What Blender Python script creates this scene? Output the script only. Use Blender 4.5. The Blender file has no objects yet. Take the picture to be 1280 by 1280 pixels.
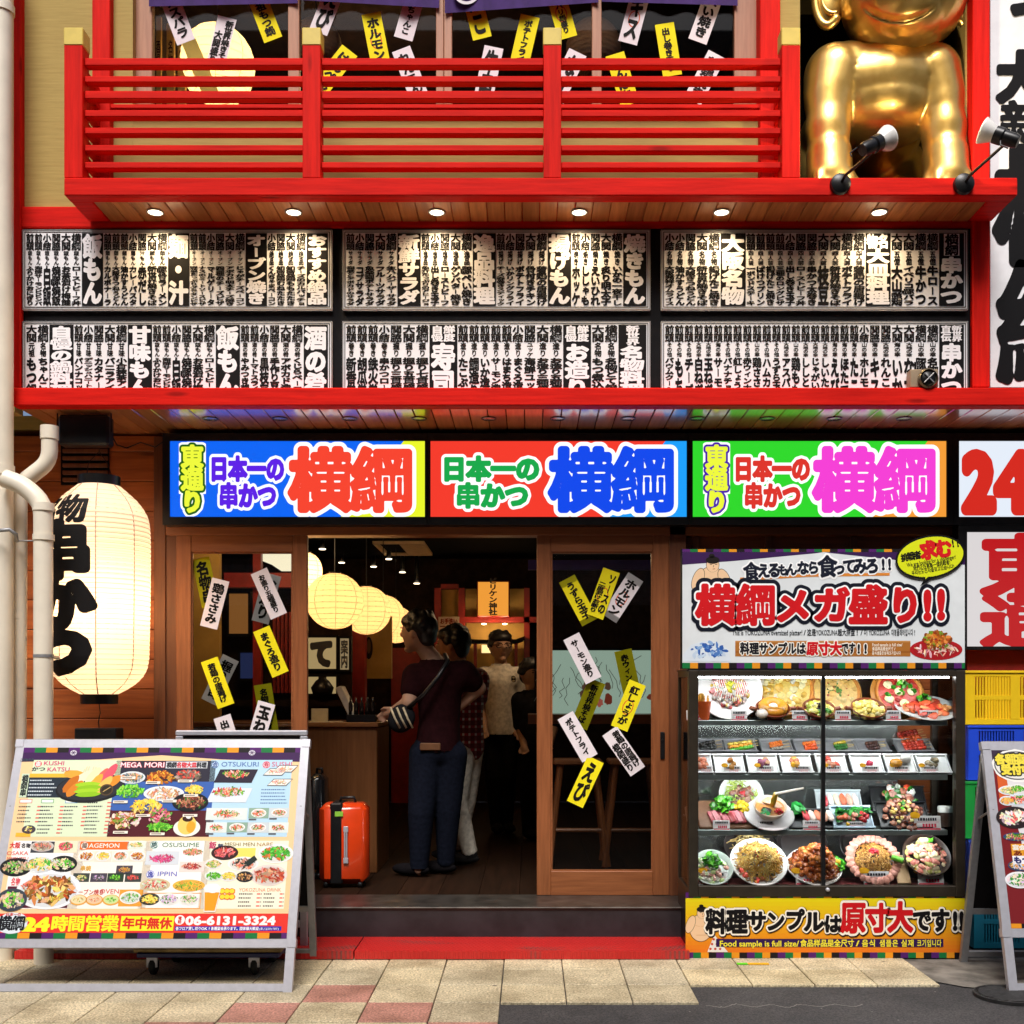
import bpy, math, random
import numpy as np
from mathutils import Vector, Matrix
R = math.radians
rnd = random.Random(7)
S = bpy.context.scene
COL = S.collection

# ---------------------------------------------------------------- camera, sky, sun, exposure
F, XV, YV, H = 1400.0, 662.0, 866.0, 1.4          # focal length in pixels, vanishing point, eye height
cam = bpy.data.objects.new('camera', bpy.data.cameras.new('camera'))
COL.objects.link(cam); S.camera = cam
cam.location = (0, 0, H); cam.rotation_euler = (R(90), 0, 0)
cam.data.sensor_width = 36; cam.data.lens = F / 1280 * 36
cam.data.shift_x = (640 - XV) / 1280; cam.data.shift_y = (YV - 640) / 1280
cam.data.clip_start = 0.05; cam.data.clip_end = 2000
W = bpy.data.worlds.new('World'); S.world = W; W.use_nodes = True
SUN_EL, SUN_AZ = 55.5, 186.0                       # a bright overcast street, the light from behind and above the camera
nt = W.node_tree
sky = nt.nodes.new('ShaderNodeTexSky'); sky.sky_type = 'NISHITA'; sky.sun_disc = False
sky.sun_elevation = R(SUN_EL); sky.sun_rotation = R(SUN_AZ); sky.air_density = 0.7; sky.dust_density = 4.0; sky.ozone_density = 0.6
nt.links.new(sky.outputs[0], nt.nodes['Background'].inputs[0]); nt.nodes['Background'].inputs[1].default_value = 0.125
sun = bpy.data.objects.new('sun', bpy.data.lights.new('sun', 'SUN')); COL.objects.link(sun)
sun.data.energy = 4.0; sun.data.angle = R(26); sun.data.color = (1.0, 0.98, 0.955)
az = R(SUN_AZ); el = R(SUN_EL)
sd = Vector((math.sin(az) * math.cos(el), math.cos(az) * math.cos(el), math.sin(el)))   # towards the sun
sun.rotation_euler = sd.to_track_quat('Z', 'Y').to_euler(); sun.location = sd * 30
S.view_settings.view_transform = 'Standard'; S.view_settings.look = 'None'
S.view_settings.exposure = 0.0; S.view_settings.gamma = 1.0; S.view_settings.use_curve_mapping = False
S.cycles.use_denoising = True
S.cycles.max_bounces = 8; S.cycles.transparent_max_bounces = 12; S.cycles.caustics_reflective = False; S.cycles.caustics_refractive = False
S.cycles.sample_clamp_indirect = 6.0

# ---------------------------------------------------------------- colours and materials
def lin(c): return tuple((x / 255 / 12.92 if x / 255 <= .04045 else ((x / 255 + .055) / 1.055) ** 2.4) for x in c)
def hexc(h): return lin(tuple(int(h[i:i + 2], 16) for i in (0, 2, 4)))
def col(c, k=1.0):
    c = hexc(c) if isinstance(c, str) else c
    return (c[0] * k, c[1] * k, c[2] * k, 1.0)
def newmat(name):
    m = bpy.data.materials.new(name); m.use_nodes = True
    return m, m.node_tree, m.node_tree.nodes['Principled BSDF']
def node(t, typ, **kw):
    n = t.nodes.new(typ)
    for k, v in kw.items(): setattr(n, k, v)
    return n
def ramp(t, src, c0, c1, p0=0.35, p1=0.65):
    r = node(t, 'ShaderNodeValToRGB'); e = r.color_ramp.elements
    e[0].position = p0; e[1].position = p1; e[0].color = c0; e[1].color = c1
    t.links.new(src, r.inputs[0]); return r.outputs[0]
def coords(t, scale=(1, 1, 1)):
    tc = node(t, 'ShaderNodeTexCoord'); mp = node(t, 'ShaderNodeMapping'); mp.inputs['Scale'].default_value = scale
    t.links.new(tc.outputs['Object'], mp.inputs[0]); return mp.outputs[0]
def bump(t, b, src, strength, dist=0.01):
    n = node(t, 'ShaderNodeBump'); n.inputs['Strength'].default_value = strength; n.inputs['Distance'].default_value = dist
    t.links.new(src, n.inputs['Height']); t.links.new(n.outputs[0], b.inputs['Normal'])
def noise(t, vec, scale, detail=4, rough=.55):
    n = node(t, 'ShaderNodeTexNoise'); n.inputs['Scale'].default_value = scale; n.inputs['Detail'].default_value = detail; n.inputs['Roughness'].default_value = rough
    t.links.new(vec, n.inputs['Vector']); return n.outputs[0]
def mixc(t, fac, a, b, mode='MIX'):
    n = node(t, 'ShaderNodeMix', data_type='RGBA', blend_type=mode)
    for sock, v in ((n.inputs[0], fac), (n.inputs[6], a), (n.inputs[7], b)):
        if hasattr(v, 'is_linked'): t.links.new(v, sock)
        else: sock.default_value = v
    return n.outputs[2]
def plain(name, c, rough=.5, metal=0.0, var=.12, nscale=14, bmp=.0, spec=.5, coat=0.0):
    m, t, b = newmat(name); c = col(c)
    n = noise(t, coords(t), nscale)
    t.links.new(ramp(t, n, col(c, 1 - var), col(c, 1 + var)), b.inputs['Base Color'])
    b.inputs['Roughness'].default_value = rough; b.inputs['Metallic'].default_value = metal
    b.inputs['Specular IOR Level'].default_value = spec; b.inputs['Coat Weight'].default_value = coat
    if bmp: bump(t, b, n, bmp)
    return m
def wood(name, c0, c1, grain='x', rough=.45, scale=1.0, knots=.5, bmp=.15, usecol=False, spec=.5, coat=0.0):
    m, t, b = newmat(name)
    st = {'x': (1.2, 18, 18), 'y': (18, 1.2, 18), 'z': (18, 18, 1.2)}[grain]
    v = coords(t, tuple(s * scale for s in st)); n = noise(t, v, 2.2, 6, .62)
    c = ramp(t, n, col(c0), col(c1), .3, .72)
    if knots:
        st2 = {'x': (1.6, 7, 7), 'y': (7, 1.6, 7), 'z': (7, 7, 1.6)}[grain]
        vo = node(t, 'ShaderNodeTexVoronoi'); vo.inputs['Scale'].default_value = 1.0
        t.links.new(coords(t, st2), vo.inputs['Vector'])
        c = mixc(t, ramp(t, vo.outputs['Distance'], (knots, knots, knots, 1), (0, 0, 0, 1), .05, .12), c, col(c0, .25))
    if usecol:
        a = node(t, 'ShaderNodeAttribute', attribute_name='Col'); c = mixc(t, 1.0, c, a.outputs['Color'], 'MULTIPLY')
    t.links.new(c, b.inputs['Base Color']); b.inputs['Roughness'].default_value = rough
    b.inputs['Specular IOR Level'].default_value = spec; b.inputs['Coat Weight'].default_value = coat; b.inputs['Coat Roughness'].default_value = .15
    bump(t, b, n, bmp, .004); return m
def printed(name, rough=.45, emit=0.0, var=0.0, k=1.0, spec=.4, nscale=20, bmp=0):
    """ink of many colours: the colour of each face comes from its own vertex colour"""
    m, t, b = newmat(name)
    a = node(t, 'ShaderNodeAttribute', attribute_name='Col'); c = a.outputs['Color']
    if var:
        c = mixc(t, 1.0, c, ramp(t, noise(t, coords(t), nscale), (1 - var,) * 3 + (1,), (1, 1, 1, 1)), 'MULTIPLY')
    if k != 1: c = mixc(t, 1.0, c, (k, k, k, 1), 'MULTIPLY')
    t.links.new(c, b.inputs['Base Color']); b.inputs['Roughness'].default_value = rough; b.inputs['Specular IOR Level'].default_value = spec
    if bmp: bump(t, b, noise(t, coords(t), nscale * 2), bmp, .01)
    if emit:
        t.links.new(c, b.inputs['Emission Color']); b.inputs['Emission Strength'].default_value = emit
        b.inputs['Base Color'].default_value = (.02, .02, .02, 1)
        for l in list(b.inputs['Base Color'].links): t.links.remove(l)
    return m
def glowing(name, c, strength):
    m, t, b = newmat(name)
    b.inputs['Base Color'].default_value = col(c, .5); b.inputs['Emission Color'].default_value = col(c); b.inputs['Emission Strength'].default_value = strength
    return m
def glass(name, tint=(.9, .95, .93), ior=1.5, boost=0.0):
    m, t, b = newmat(name); t.nodes.remove(b)
    tr = node(t, 'ShaderNodeBsdfTransparent'); tr.inputs[0].default_value = (*tint, 1)
    gl = node(t, 'ShaderNodeBsdfGlossy'); gl.inputs['Roughness'].default_value = .01
    fr = node(t, 'ShaderNodeFresnel'); fr.inputs['IOR'].default_value = ior
    mx = node(t, 'ShaderNodeMixShader'); t.links.new(fr.outputs[0], mx.inputs[0])
    t.links.new(tr.outputs[0], mx.inputs[1]); t.links.new(gl.outputs[0], mx.inputs[2])
    t.links.new(mx.outputs[0], t.nodes['Material Output'].inputs['Surface']); return m

# ---------------------------------------------------------------- mesh helpers
def P(px, py, d): return Vector(((px - XV) * d / F, d, H + (YV - py) * d / F))     # a point of the place at distance d
def X(px, d): return (px - XV) * d / F
def Z(py, d): return H + (YV - py) * d / F
WPOS = {}                                            # world position of each object's origin
class MB:
    def __init__(s): s.v = []; s.f = []; s.c = []; s.cur = (1, 1, 1); s.n = 0
    def add(s, vs, fs, c=None):
        o = s.n; s.v.extend(vs); s.n += len(vs); s.f.extend([tuple(i + o for i in f) for f in fs]); s.c.extend([c or s.cur] * len(fs)); return s
    def xf(s, rot, o):
        s.v = [tuple((rot @ Vector(v) if rot is not None else Vector(v)) + Vector(o)) for v in s.v]; return s
    def box(s, x0, x1, y0, y1, z0, z1, c=None, rot=None, piv=None):
        vs = [(x, y, z) for x in (x0, x1) for y in (y0, y1) for z in (z0, z1)]
        if rot is not None:
            p = Vector(piv) if piv is not None else Vector(((x0 + x1) / 2, (y0 + y1) / 2, (z0 + z1) / 2))
            vs = [tuple(rot @ (Vector(v) - p) + p) for v in vs]
        return s.add(vs, [(0, 1, 3, 2), (4, 6, 7, 5), (0, 4, 5, 1), (2, 3, 7, 6), (0, 2, 6, 4), (1, 5, 7, 3)], c)
    def bbox(s, x0, x1, y0, y1, z0, z1, b=.004, c=None):
        """a box with chamfered edges"""
        vs = []; idx = {}
        for i, x in enumerate((x0, x1)):
            for j, y in enumerate((y0, y1)):
                for k, z in enumerate((z0, z1)):
                    sx, sy, sz = (1, -1)[i], (1, -1)[j], (1, -1)[k]
                    for a, p in enumerate(((x, y + sy * b, z + sz * b), (x + sx * b, y, z + sz * b), (x + sx * b, y + sy * b, z))):
                        idx[i, j, k, a] = len(vs); vs.append(p)
        g = lambda i, j, k, a: idx[i, j, k, a]
        fs = []
        for i in (0, 1): fs.append((g(i, 0, 0, 0), g(i, 1, 0, 0), g(i, 1, 1, 0), g(i, 0, 1, 0)))
        for j in (0, 1): fs.append((g(0, j, 0, 1), g(1, j, 0, 1), g(1, j, 1, 1), g(0, j, 1, 1)))
        for k in (0, 1): fs.append((g(0, 0, k, 2), g(1, 0, k, 2), g(1, 1, k, 2), g(0, 1, k, 2)))
        for j in (0, 1):
            for k in (0, 1): fs.append((g(0, j, k, 1), g(1, j, k, 1), g(1, j, k, 2), g(0, j, k, 2)))
        for i in (0, 1):
            for k in (0, 1): fs.append((g(i, 0, k, 0), g(i, 1, k, 0), g(i, 1, k, 2), g(i, 0, k, 2)))
            for j in (0, 1): fs.append((g(i, j, 0, 0), g(i, j, 1, 0), g(i, j, 1, 1), g(i, j, 0, 1)))
        for i in (0, 1):
            for j in (0, 1):
                for k in (0, 1): fs.append((g(i, j, k, 0), g(i, j, k, 1), g(i, j, k, 2)))
        return s.add(vs, fs, c)
    def quad(s, a, b, c_, d, c=None): return s.add([tuple(a), tuple(b), tuple(c_), tuple(d)], [(0, 1, 2, 3)], c)
    def tube(s, pts, r, n=10, c=None, cap=True):
        pts = [Vector(p) for p in pts]; rs = r if isinstance(r, (list, tuple)) else [r] * len(pts); vs = []; up = None
        for i, p in enumerate(pts):
            t = (pts[min(i + 1, len(pts) - 1)] - pts[max(i - 1, 0)]).normalized()
            if up is None: up = t.orthogonal().normalized()
            up = (up - t * up.dot(t)).normalized(); w = t.cross(up)
            for k in range(n):
                a = 2 * math.pi * k / n; vs.append(tuple(p + (up * math.cos(a) + w * math.sin(a)) * rs[i]))
        fs = [(i * n + k, i * n + (k + 1) % n, (i + 1) * n + (k + 1) % n, (i + 1) * n + k) for i in range(len(pts) - 1) for k in range(n)]
        if cap: fs += [tuple(range(n))[::-1], tuple((len(pts) - 1) * n + k for k in range(n))]
        return s.add(vs, fs, c)
    def lathe(s, prof, o, n=32, c=None, axis='z', sx=1, sy=1, cap=False):
        vs = []
        for r, h in prof:
            for k in range(n):
                a = 2 * math.pi * k / n; u, v = r * math.cos(a) * sx, r * math.sin(a) * sy
                vs.append({'z': (o[0] + u, o[1] + v, o[2] + h), 'y': (o[0] + u, o[1] + h, o[2] + v), 'x': (o[0] + h, o[1] + u, o[2] + v)}[axis])
        fs = [(i * n + k, i * n + (k + 1) % n, (i + 1) * n + (k + 1) % n, (i + 1) * n + k) for i in range(len(prof) - 1) for k in range(n)]
        if cap: fs += [tuple(range(n))[::-1], tuple((len(prof) - 1) * n + k for k in range(n))]
        return s.add(vs, fs, c)
    def ball(s, o, r, nu=12, nv=8, c=None, rot=None, jit=0.0, rr=None):
        r = (r, r, r) if not isinstance(r, (tuple, list)) else r; vs = []; q = rr or rnd
        for i in range(nv + 1):
            th = math.pi * i / nv
            for k in range(nu):
                a = 2 * math.pi * k / nu; j = 1 + (q.uniform(-jit, jit) if 0 < i < nv and jit else 0)
                p = Vector((r[0] * math.sin(th) * math.cos(a) * j, r[1] * math.sin(th) * math.sin(a) * j, r[2] * math.cos(th) * j))
                if rot is not None: p = rot @ p
                vs.append((o[0] + p.x, o[1] + p.y, o[2] + p.z))
        fs = [(i * nu + k, (i + 1) * nu + k, (i + 1) * nu + (k + 1) % nu, i * nu + (k + 1) % nu) for i in range(nv) for k in range(nu)]
        return s.add(vs, fs, c)
    def build(s, name, mat, parent=None, smooth=False, at=None, angle=None):
        me = bpy.data.meshes.new(name)
        ob = bpy.data.objects.new(name, me)
        base = Vector(at) if at is not None else (WPOS[parent.name] if parent is not None else Vector((0, 0, 0)))
        v = np.array(s.v, dtype=np.float32).reshape(-1, 3) - np.array(base, dtype=np.float32)
        me.from_pydata(v.tolist(), [], s.f)
        if any(c != (1, 1, 1) for c in s.c):
            cnt = np.array([len(f) for f in s.f]); cc = np.ones((len(s.c), 4), np.float32); cc[:, :3] = np.array([c[:3] for c in s.c])
            at_ = me.color_attributes.new('Col', 'FLOAT_COLOR', 'CORNER'); at_.data.foreach_set('color', np.repeat(cc, cnt, 0).ravel())
        if smooth:
            me.polygons.foreach_set('use_smooth', [True] * len(me.polygons))
            if angle: me.set_sharp_from_angle(angle=R(angle))
        me.materials.append(mat); COL.objects.link(ob)
        ob.parent = parent
        ob.location = base - (WPOS[parent.name] if parent is not None else Vector((0, 0, 0)))
        WPOS[ob.name] = base; me.update(); return ob
def thing(name, label, cat, loc, group=None):
    o = bpy.data.objects.new(name, None); COL.objects.link(o); o.location = loc; o.empty_display_size = .1; WPOS[o.name] = Vector(loc)
    return tag(o, label, cat, group)
def tag(o, label, cat, group=None):
    o['label'] = label; o['category'] = cat
    if group: o['group'] = group
    return o
def struct(o): o['kind'] = 'structure'; return o
def dup(root, loc, label=None):
    """a copy of a thing with its parts and their sub-parts"""
    r = root.copy(); COL.objects.link(r); r.location = loc; WPOS[r.name] = Vector(loc)
    if label: r['label'] = label
    for ch in list(root.children):
        c = ch.copy(); COL.objects.link(c); c.parent = r
        for g in list(ch.children):
            d = g.copy(); COL.objects.link(d); d.parent = c
    return r
def lamp(name, loc, energy, c, radius, parent=None, typ='POINT', spot=None, rot=None, blend=.5):
    l = bpy.data.lights.new(name, typ); l.energy = energy; l.color = c; l.shadow_soft_size = radius
    if spot: l.spot_size = R(spot); l.spot_blend = blend
    o = bpy.data.objects.new(name, l); COL.objects.link(o); o.parent = parent
    o.location = Vector(loc) - (WPOS[parent.name] if parent is not None else Vector((0, 0, 0)))
    if rot: o.rotation_euler = rot
    return o

# ---------------------------------------------------------------- lettering: glyph outlines, thickened and filled
TX = bpy.data.objects.new('lettering_source', bpy.data.curves.new('lettering_source', 'FONT')); COL.objects.link(TX)
_sdf, _gm = {}, {}
def sdf(s, G):
    if (s, G) in _sdf: return _sdf[s, G]
    TX.data.body = s; TX.data.fill_mode = 'FRONT'; TX.data.resolution_u = 3
    me = TX.to_mesh(); nv = len(me.vertices)
    v = np.zeros(nv * 3, np.float32); me.vertices.foreach_get('co', v); v = v.reshape(-1, 3)[:, :2]
    from collections import Counter
    ct = Counter(); tris = []
    for p in me.polygons:
        q = list(p.vertices)
        for a, b in zip(q, q[1:] + q[:1]): ct[(min(a, b), max(a, b))] += 1
        tris.append(q[:3])
    E = np.array([e for e, n in ct.items() if n == 1], int).reshape(-1, 2)
    TX.to_mesh_clear()
    x1 = max(1.0, float(v[:, 0].max()) + .06) if nv else 1.0
    if len(s) == 1 and ord(s) > 127: x1 = 1.0
    elif nv:
        x1 = float(v[:, 0].max()) + .06
        if len(s) == 1 and x1 < .55: v[:, 0] += .3 - (v[:, 0].min() + v[:, 0].max()) / 2; x1 = .6
    x0, y0, y1 = -.12, -.27, 1.03
    xs = np.arange(x0, x1 + .12 + 1 / G, 1 / G, dtype=np.float32); ys = np.arange(y0, y1 + 1 / G, 1 / G, dtype=np.float32)
    gx, gy = np.meshgrid(xs, ys); pts = np.stack([gx.ravel(), gy.ravel()], 1)
    D = np.full(len(pts), 9., np.float32); ins = np.zeros(len(pts), bool)
    if len(E):
        A = v[E[:, 0]]; B = v[E[:, 1]]; d = B - A; L = (d ** 2).sum(1) + 1e-12
        for k in range(0, len(E), 400):
            a, dd, l, b = A[k:k + 400], d[k:k + 400], L[k:k + 400], B[k:k + 400]
            t = np.clip(((pts[:, 0, None] - a[:, 0]) * dd[:, 0] + (pts[:, 1, None] - a[:, 1]) * dd[:, 1]) / l, 0, 1)
            D = np.minimum(D, ((pts[:, 0, None] - a[:, 0] - t * dd[:, 0]) ** 2 + (pts[:, 1, None] - a[:, 1] - t * dd[:, 1]) ** 2).min(1))
            cr = (a[:, 1] > pts[:, 1, None]) != (b[:, 1] > pts[:, 1, None])
            xi = a[:, 0] + (pts[:, 1, None] - a[:, 1]) * dd[:, 0] / np.where(dd[:, 1] == 0, 1e-9, dd[:, 1])
            ins ^= ((cr & (pts[:, 0, None] < xi)).sum(1) % 2).astype(bool)
        D = np.sqrt(D)
    D = np.where(ins, -D, D).reshape(gx.shape)
    _sdf[s, G] = (xs, ys, D, x1); return _sdf[s, G]
def glyph(s, bold=.0, G=40, gap=.016, fine=False):
    key = (s, round(bold, 4), G, gap, fine)
    if key in _gm: return _gm[key]
    xs, ys, D, adv = sdf(s, G)
    if bold > 0 and gap > 0:
        M = np.maximum(D, 0); k = max(1, int(round(bold * G)))
        for ax in (0, 1):
            acc = M.copy()
            for j in range(1, k + 1):
                r = np.roll(M, j, ax); l = np.roll(M, -j, ax); acc = np.maximum(acc, np.maximum(r, l))
            M = acc
        Fd = np.where(D <= 0, bold - D, np.minimum(bold, np.maximum(M - gap, 0)) - D)
    else: Fd = bold - D
    I = Fd > 0; h, w = I.shape; V = []; FC = []; vid = {}
    def gv(i, j):
        k = (i, j)
        if k not in vid: vid[k] = len(V); V.append((xs[j], ys[i]))
        return vid[k]
    def ev(i0, j0, i1, j1):
        k = (i0, j0, i1, j1)
        if k not in vid:
            a, b = Fd[i0, j0], Fd[i1, j1]; t = a / (a - b); vid[k] = len(V)
            V.append((xs[j0] + (xs[j1] - xs[j0]) * t, ys[i0] + (ys[i1] - ys[i0]) * t))
        return vid[k]
    n4 = I[:-1, :-1].astype(int) + I[:-1, 1:] + I[1:, 1:] + I[1:, :-1]
    for i in range(h - 1):
        row = n4[i]
        if not row.any(): continue
        j = 0
        while j < w - 1:
            q = row[j]
            if q == 4:
                k = j
                while k < w - 1 and row[k] == 4 and not (fine and k > j): k += 1
                FC.append((gv(i, j), gv(i, k), gv(i + 1, k), gv(i + 1, j))); j = k; continue
            if q:
                cs = ((i, j), (i, j + 1), (i + 1, j + 1), (i + 1, j)); poly = []
                for a in range(4):
                    p, r = cs[a], cs[(a + 1) % 4]
                    if I[p]: poly.append(gv(*p))
                    if I[p] != I[r]: poly.append(ev(*min(p, r), *max(p, r)))
                FC.append(tuple(poly))
            j += 1
    _gm[key] = (np.array(V, np.float32).reshape(-1, 2), FC, adv); return _gm[key]
class Canvas:
    """flat print on a board: 2-D shapes in layers, each layer a millimetre above the one below"""
    def __init__(s, o, ux, uy, step=.0012):
        s.o = Vector(o); s.ux = Vector(ux); s.uy = Vector(uy); s.n = s.ux.cross(-s.uy).normalized(); s.step = step; s.m = MB()
    def pt(s, x, y, L): return tuple(s.o + s.ux * x + s.uy * y + s.n * (s.step * L))
    def poly(s, pts, c, L=0): s.m.add([s.pt(x, y, L) for x, y in pts], [tuple(range(len(pts)))], col(c)[:3])
    def rect(s, x0, y0, x1, y1, c, L=0): s.poly([(x0, y0), (x0, y1), (x1, y1), (x1, y0)], c, L)
    def ell(s, x, y, rx, ry, c, L=0, n=24, wob=0.0, rot=0, rr=None):
        pts = []
        for k in range(n):
            a = 2 * math.pi * k / n; q = 1 + ((rr or rnd).uniform(-wob, wob) if wob else 0); u, w = rx * q * math.cos(a), ry * q * math.sin(a)
            pts.append((x + u * math.cos(rot) - w * math.sin(rot), y + u * math.sin(rot) + w * math.cos(rot)))
        s.poly(pts, c, L)
    def line(s, x0, y0, x1, y1, w, c, L=0):
        dx, dy = x1 - x0, y1 - y0; l = math.hypot(dx, dy) or 1; nx, ny = -dy / l * w / 2, dx / l * w / 2
        s.poly([(x0 + nx, y0 + ny), (x1 + nx, y1 + ny), (x1 - nx, y1 - ny), (x0 - nx, y0 - ny)], c, L)
    def frame(s, x0, y0, x1, y1, w, c, L=0):
        s.rect(x0, y0, x1, y0 + w, c, L); s.rect(x0, y1 - w, x1, y1, c, L); s.rect(x0, y0 + w, x0 + w, y1 - w, c, L); s.rect(x1 - w, y0 + w, x1, y1 - w, c, L)
    def glyph(s, ch, x, y, w, h, c, L=1, bold=.03, G=40, gap=.016, rot=0, fine=False):
        """one character (or a run of Latin letters) filling the cell x, y, w, h (y grows downwards)"""
        v, f, adv = glyph(ch, bold, G, gap, fine)
        if not len(v): return
        u = v[:, 0] / adv; t = (v[:, 1] + .11) / .98
        px = (u - .5) * w; py = (.5 - t) * h; cx, cy = x + w / 2, y + h / 2
        if rot: px, py = px * math.cos(rot) - py * math.sin(rot), px * math.sin(rot) + py * math.cos(rot)
        px = px + cx; py = py + cy
        o = np.array(s.o + s.n * (s.step * L)); W3 = o + np.outer(px, np.array(s.ux)) + np.outer(py, np.array(s.uy))
        s.m.add([tuple(p) for p in W3.tolist()], f, col(c)[:3])
    def vert(s, txt, x, y, w, h, c, L=1, bold=.03, G=40, gap=.016):
        """a column of characters written downwards"""
        n = len(txt); hh = h / n
        for i, ch in enumerate(txt):
            if ch in 'ー一―-()（）〜…' and ch != '一':
                s.glyph(ch if ch not in '（）' else '()'[ch == '）'], x, y + i * hh, hh if ch in 'ー―-' else w, w, c, L, bold, G, gap, rot=math.pi / 2) if False else s.bar(ch, x, y + i * hh, w, hh, c, L, bold)
            elif ch in 'っゃゅょァィゥェォッャュョぁぃぅぇぉ': s.glyph(ch, x + w * .12, y + i * hh - hh * .06, w * .9, hh * .95, c, L, bold, G, gap)
            else: s.glyph(ch, x, y + i * hh, w, hh, c, L, bold, G, gap)
    def bar(s, ch, x, y, w, h, c, L, bold):
        t = max(.1, .05 + bold * 1.6) * w
        s.poly([(x + w * .5 - t * .55, y + h * .1), (x + w * .5 - t * .4, y + h * .92), (x + w * .5 + t * .55, y + h * .9), (x + w * .5 + t * .5, y + h * .16)], c, L)
    def hor(s, txt, x, y, w, h, c, L=1, bold=.03, G=40, gap=.016):
        n = len(txt); ww = w / n
        for i, ch in enumerate(txt): s.glyph(ch, x + i * ww, y, ww, h, c, L, bold, G, gap)
    def build(s, name, mat, parent): return s.m.build(name, mat, parent)
def canvas(d, step=.0012):
    """a canvas on an upright board facing the street at distance d, laid out in the photograph's units"""
    k = d / F; return Canvas((-XV * k, d, H + YV * k), (k, 0, 0), (0, 0, -k), step)
# ---------------------------------------------------------------- materials of the place
M = {}
M['red'] = wood('red_painted_timber', (.50, .006, .003), (.78, .013, .006), 'x', .6, 1, .6, .3, spec=.10)
M['red_v'] = wood('red_painted_post', (.50, .006, .003), (.78, .013, .006), 'z', .6, 1, .65, .3, spec=.10)
M['ochre'] = wood('ochre_render', (.36, .25, .07), (.45, .32, .095), 'x', .85, 2.2, 0, .25)
M['yellow_cap'] = plain('yellow_cap_paint', (.68, .50, .09), .45, var=.06)
M['soffit'] = wood('varnished_soffit_board', (.38, .14, .042), (.66, .29, .10), 'y', .3, 1, .35, .08, True, .5, .3)
M['canopy_wood'] = wood('glossy_canopy_board', (.42, .15, .05), (.70, .30, .11), 'y', .3, 1, .35, .05, True, .6, 1.0)
M['canopy_wood'].node_tree.nodes['Principled BSDF'].inputs['Coat IOR'].default_value = 1.9
M['canopy_wood'].node_tree.nodes['Principled BSDF'].inputs['Coat Roughness'].default_value = .13
M['clad'] = wood('cedar_cladding', (.22, .052, .011), (.46, .125, .028), 'x', .42, .8, .6, .14, True)
M['post'] = wood('dark_timber_post', (.10, .03, .012), (.20, .066, .024), 'z', .42, 1, .5, .12)
M['door'] = wood('door_timber', (.20, .062, .020), (.34, .115, .04), 'z', .38, 1.2, .12, .08)
M['door_x'] = wood('door_rail_timber', (.20, .062, .020), (.34, .115, .04), 'x', .38, 1.2, .12, .08)
M['winwood'] = wood('window_timber', (.34, .15, .085), (.48, .23, .13), 'z', .5, 1.2, .1, .08)
M['black'] = plain('black_painted_board', (.006, .005, .006), .6, var=.2, spec=.12)
M['blackmetal'] = plain('black_metal', (.012, .012, .013), .35, .3, .2)
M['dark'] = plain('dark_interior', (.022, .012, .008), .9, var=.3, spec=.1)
M['redwall'] = plain('interior_red_paint', (.30, .012, .008), .5, var=.15)
M['ochre_in'] = plain('interior_ochre_plaster', (.42, .25, .06), .8, var=.15, nscale=5)
M['glass'] = glass('door_glass', (.93, .95, .93), 1.3)
M['shopglass'] = glass('showcase_glass', (.97, .985, .98), 1.22)
M['alu'] = plain('brushed_aluminium', (.52, .52, .57), .4, .35, .05, 30)
M['alu_grey'] = plain('weathered_aluminium', (.30, .30, .31), .45, .4, .08, 30)
M['steel'] = plain('dark_steel_sill', (.10, .09, .08), .35, .7, .35, 9, .1)
M['pipe'] = plain('cream_pvc_pipe', (.80, .73, .60), .38, var=.07, nscale=5)
M['print'] = printed('printed_board', .55, spec=.2)
M['printw'] = printed('printed_board_weathered', .5, var=.10, spec=.25, nscale=6)
M['sign'] = printed('backlit_print', .3, emit=1.08, spec=.08)
M['paperprint'] = printed('printed_paper', .7, var=.06, spec=.15)
M['lettering'] = printed('ink', .65, spec=.15)
M['paint'] = printed('coloured_things', .45, var=.18, spec=.4, nscale=60)
M['gloss'] = printed('glazed_food', .22, var=.2, spec=.5, nscale=80, bmp=.25)
M['plastic'] = printed('moulded_plastic', .38, var=.06, spec=.5)

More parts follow.
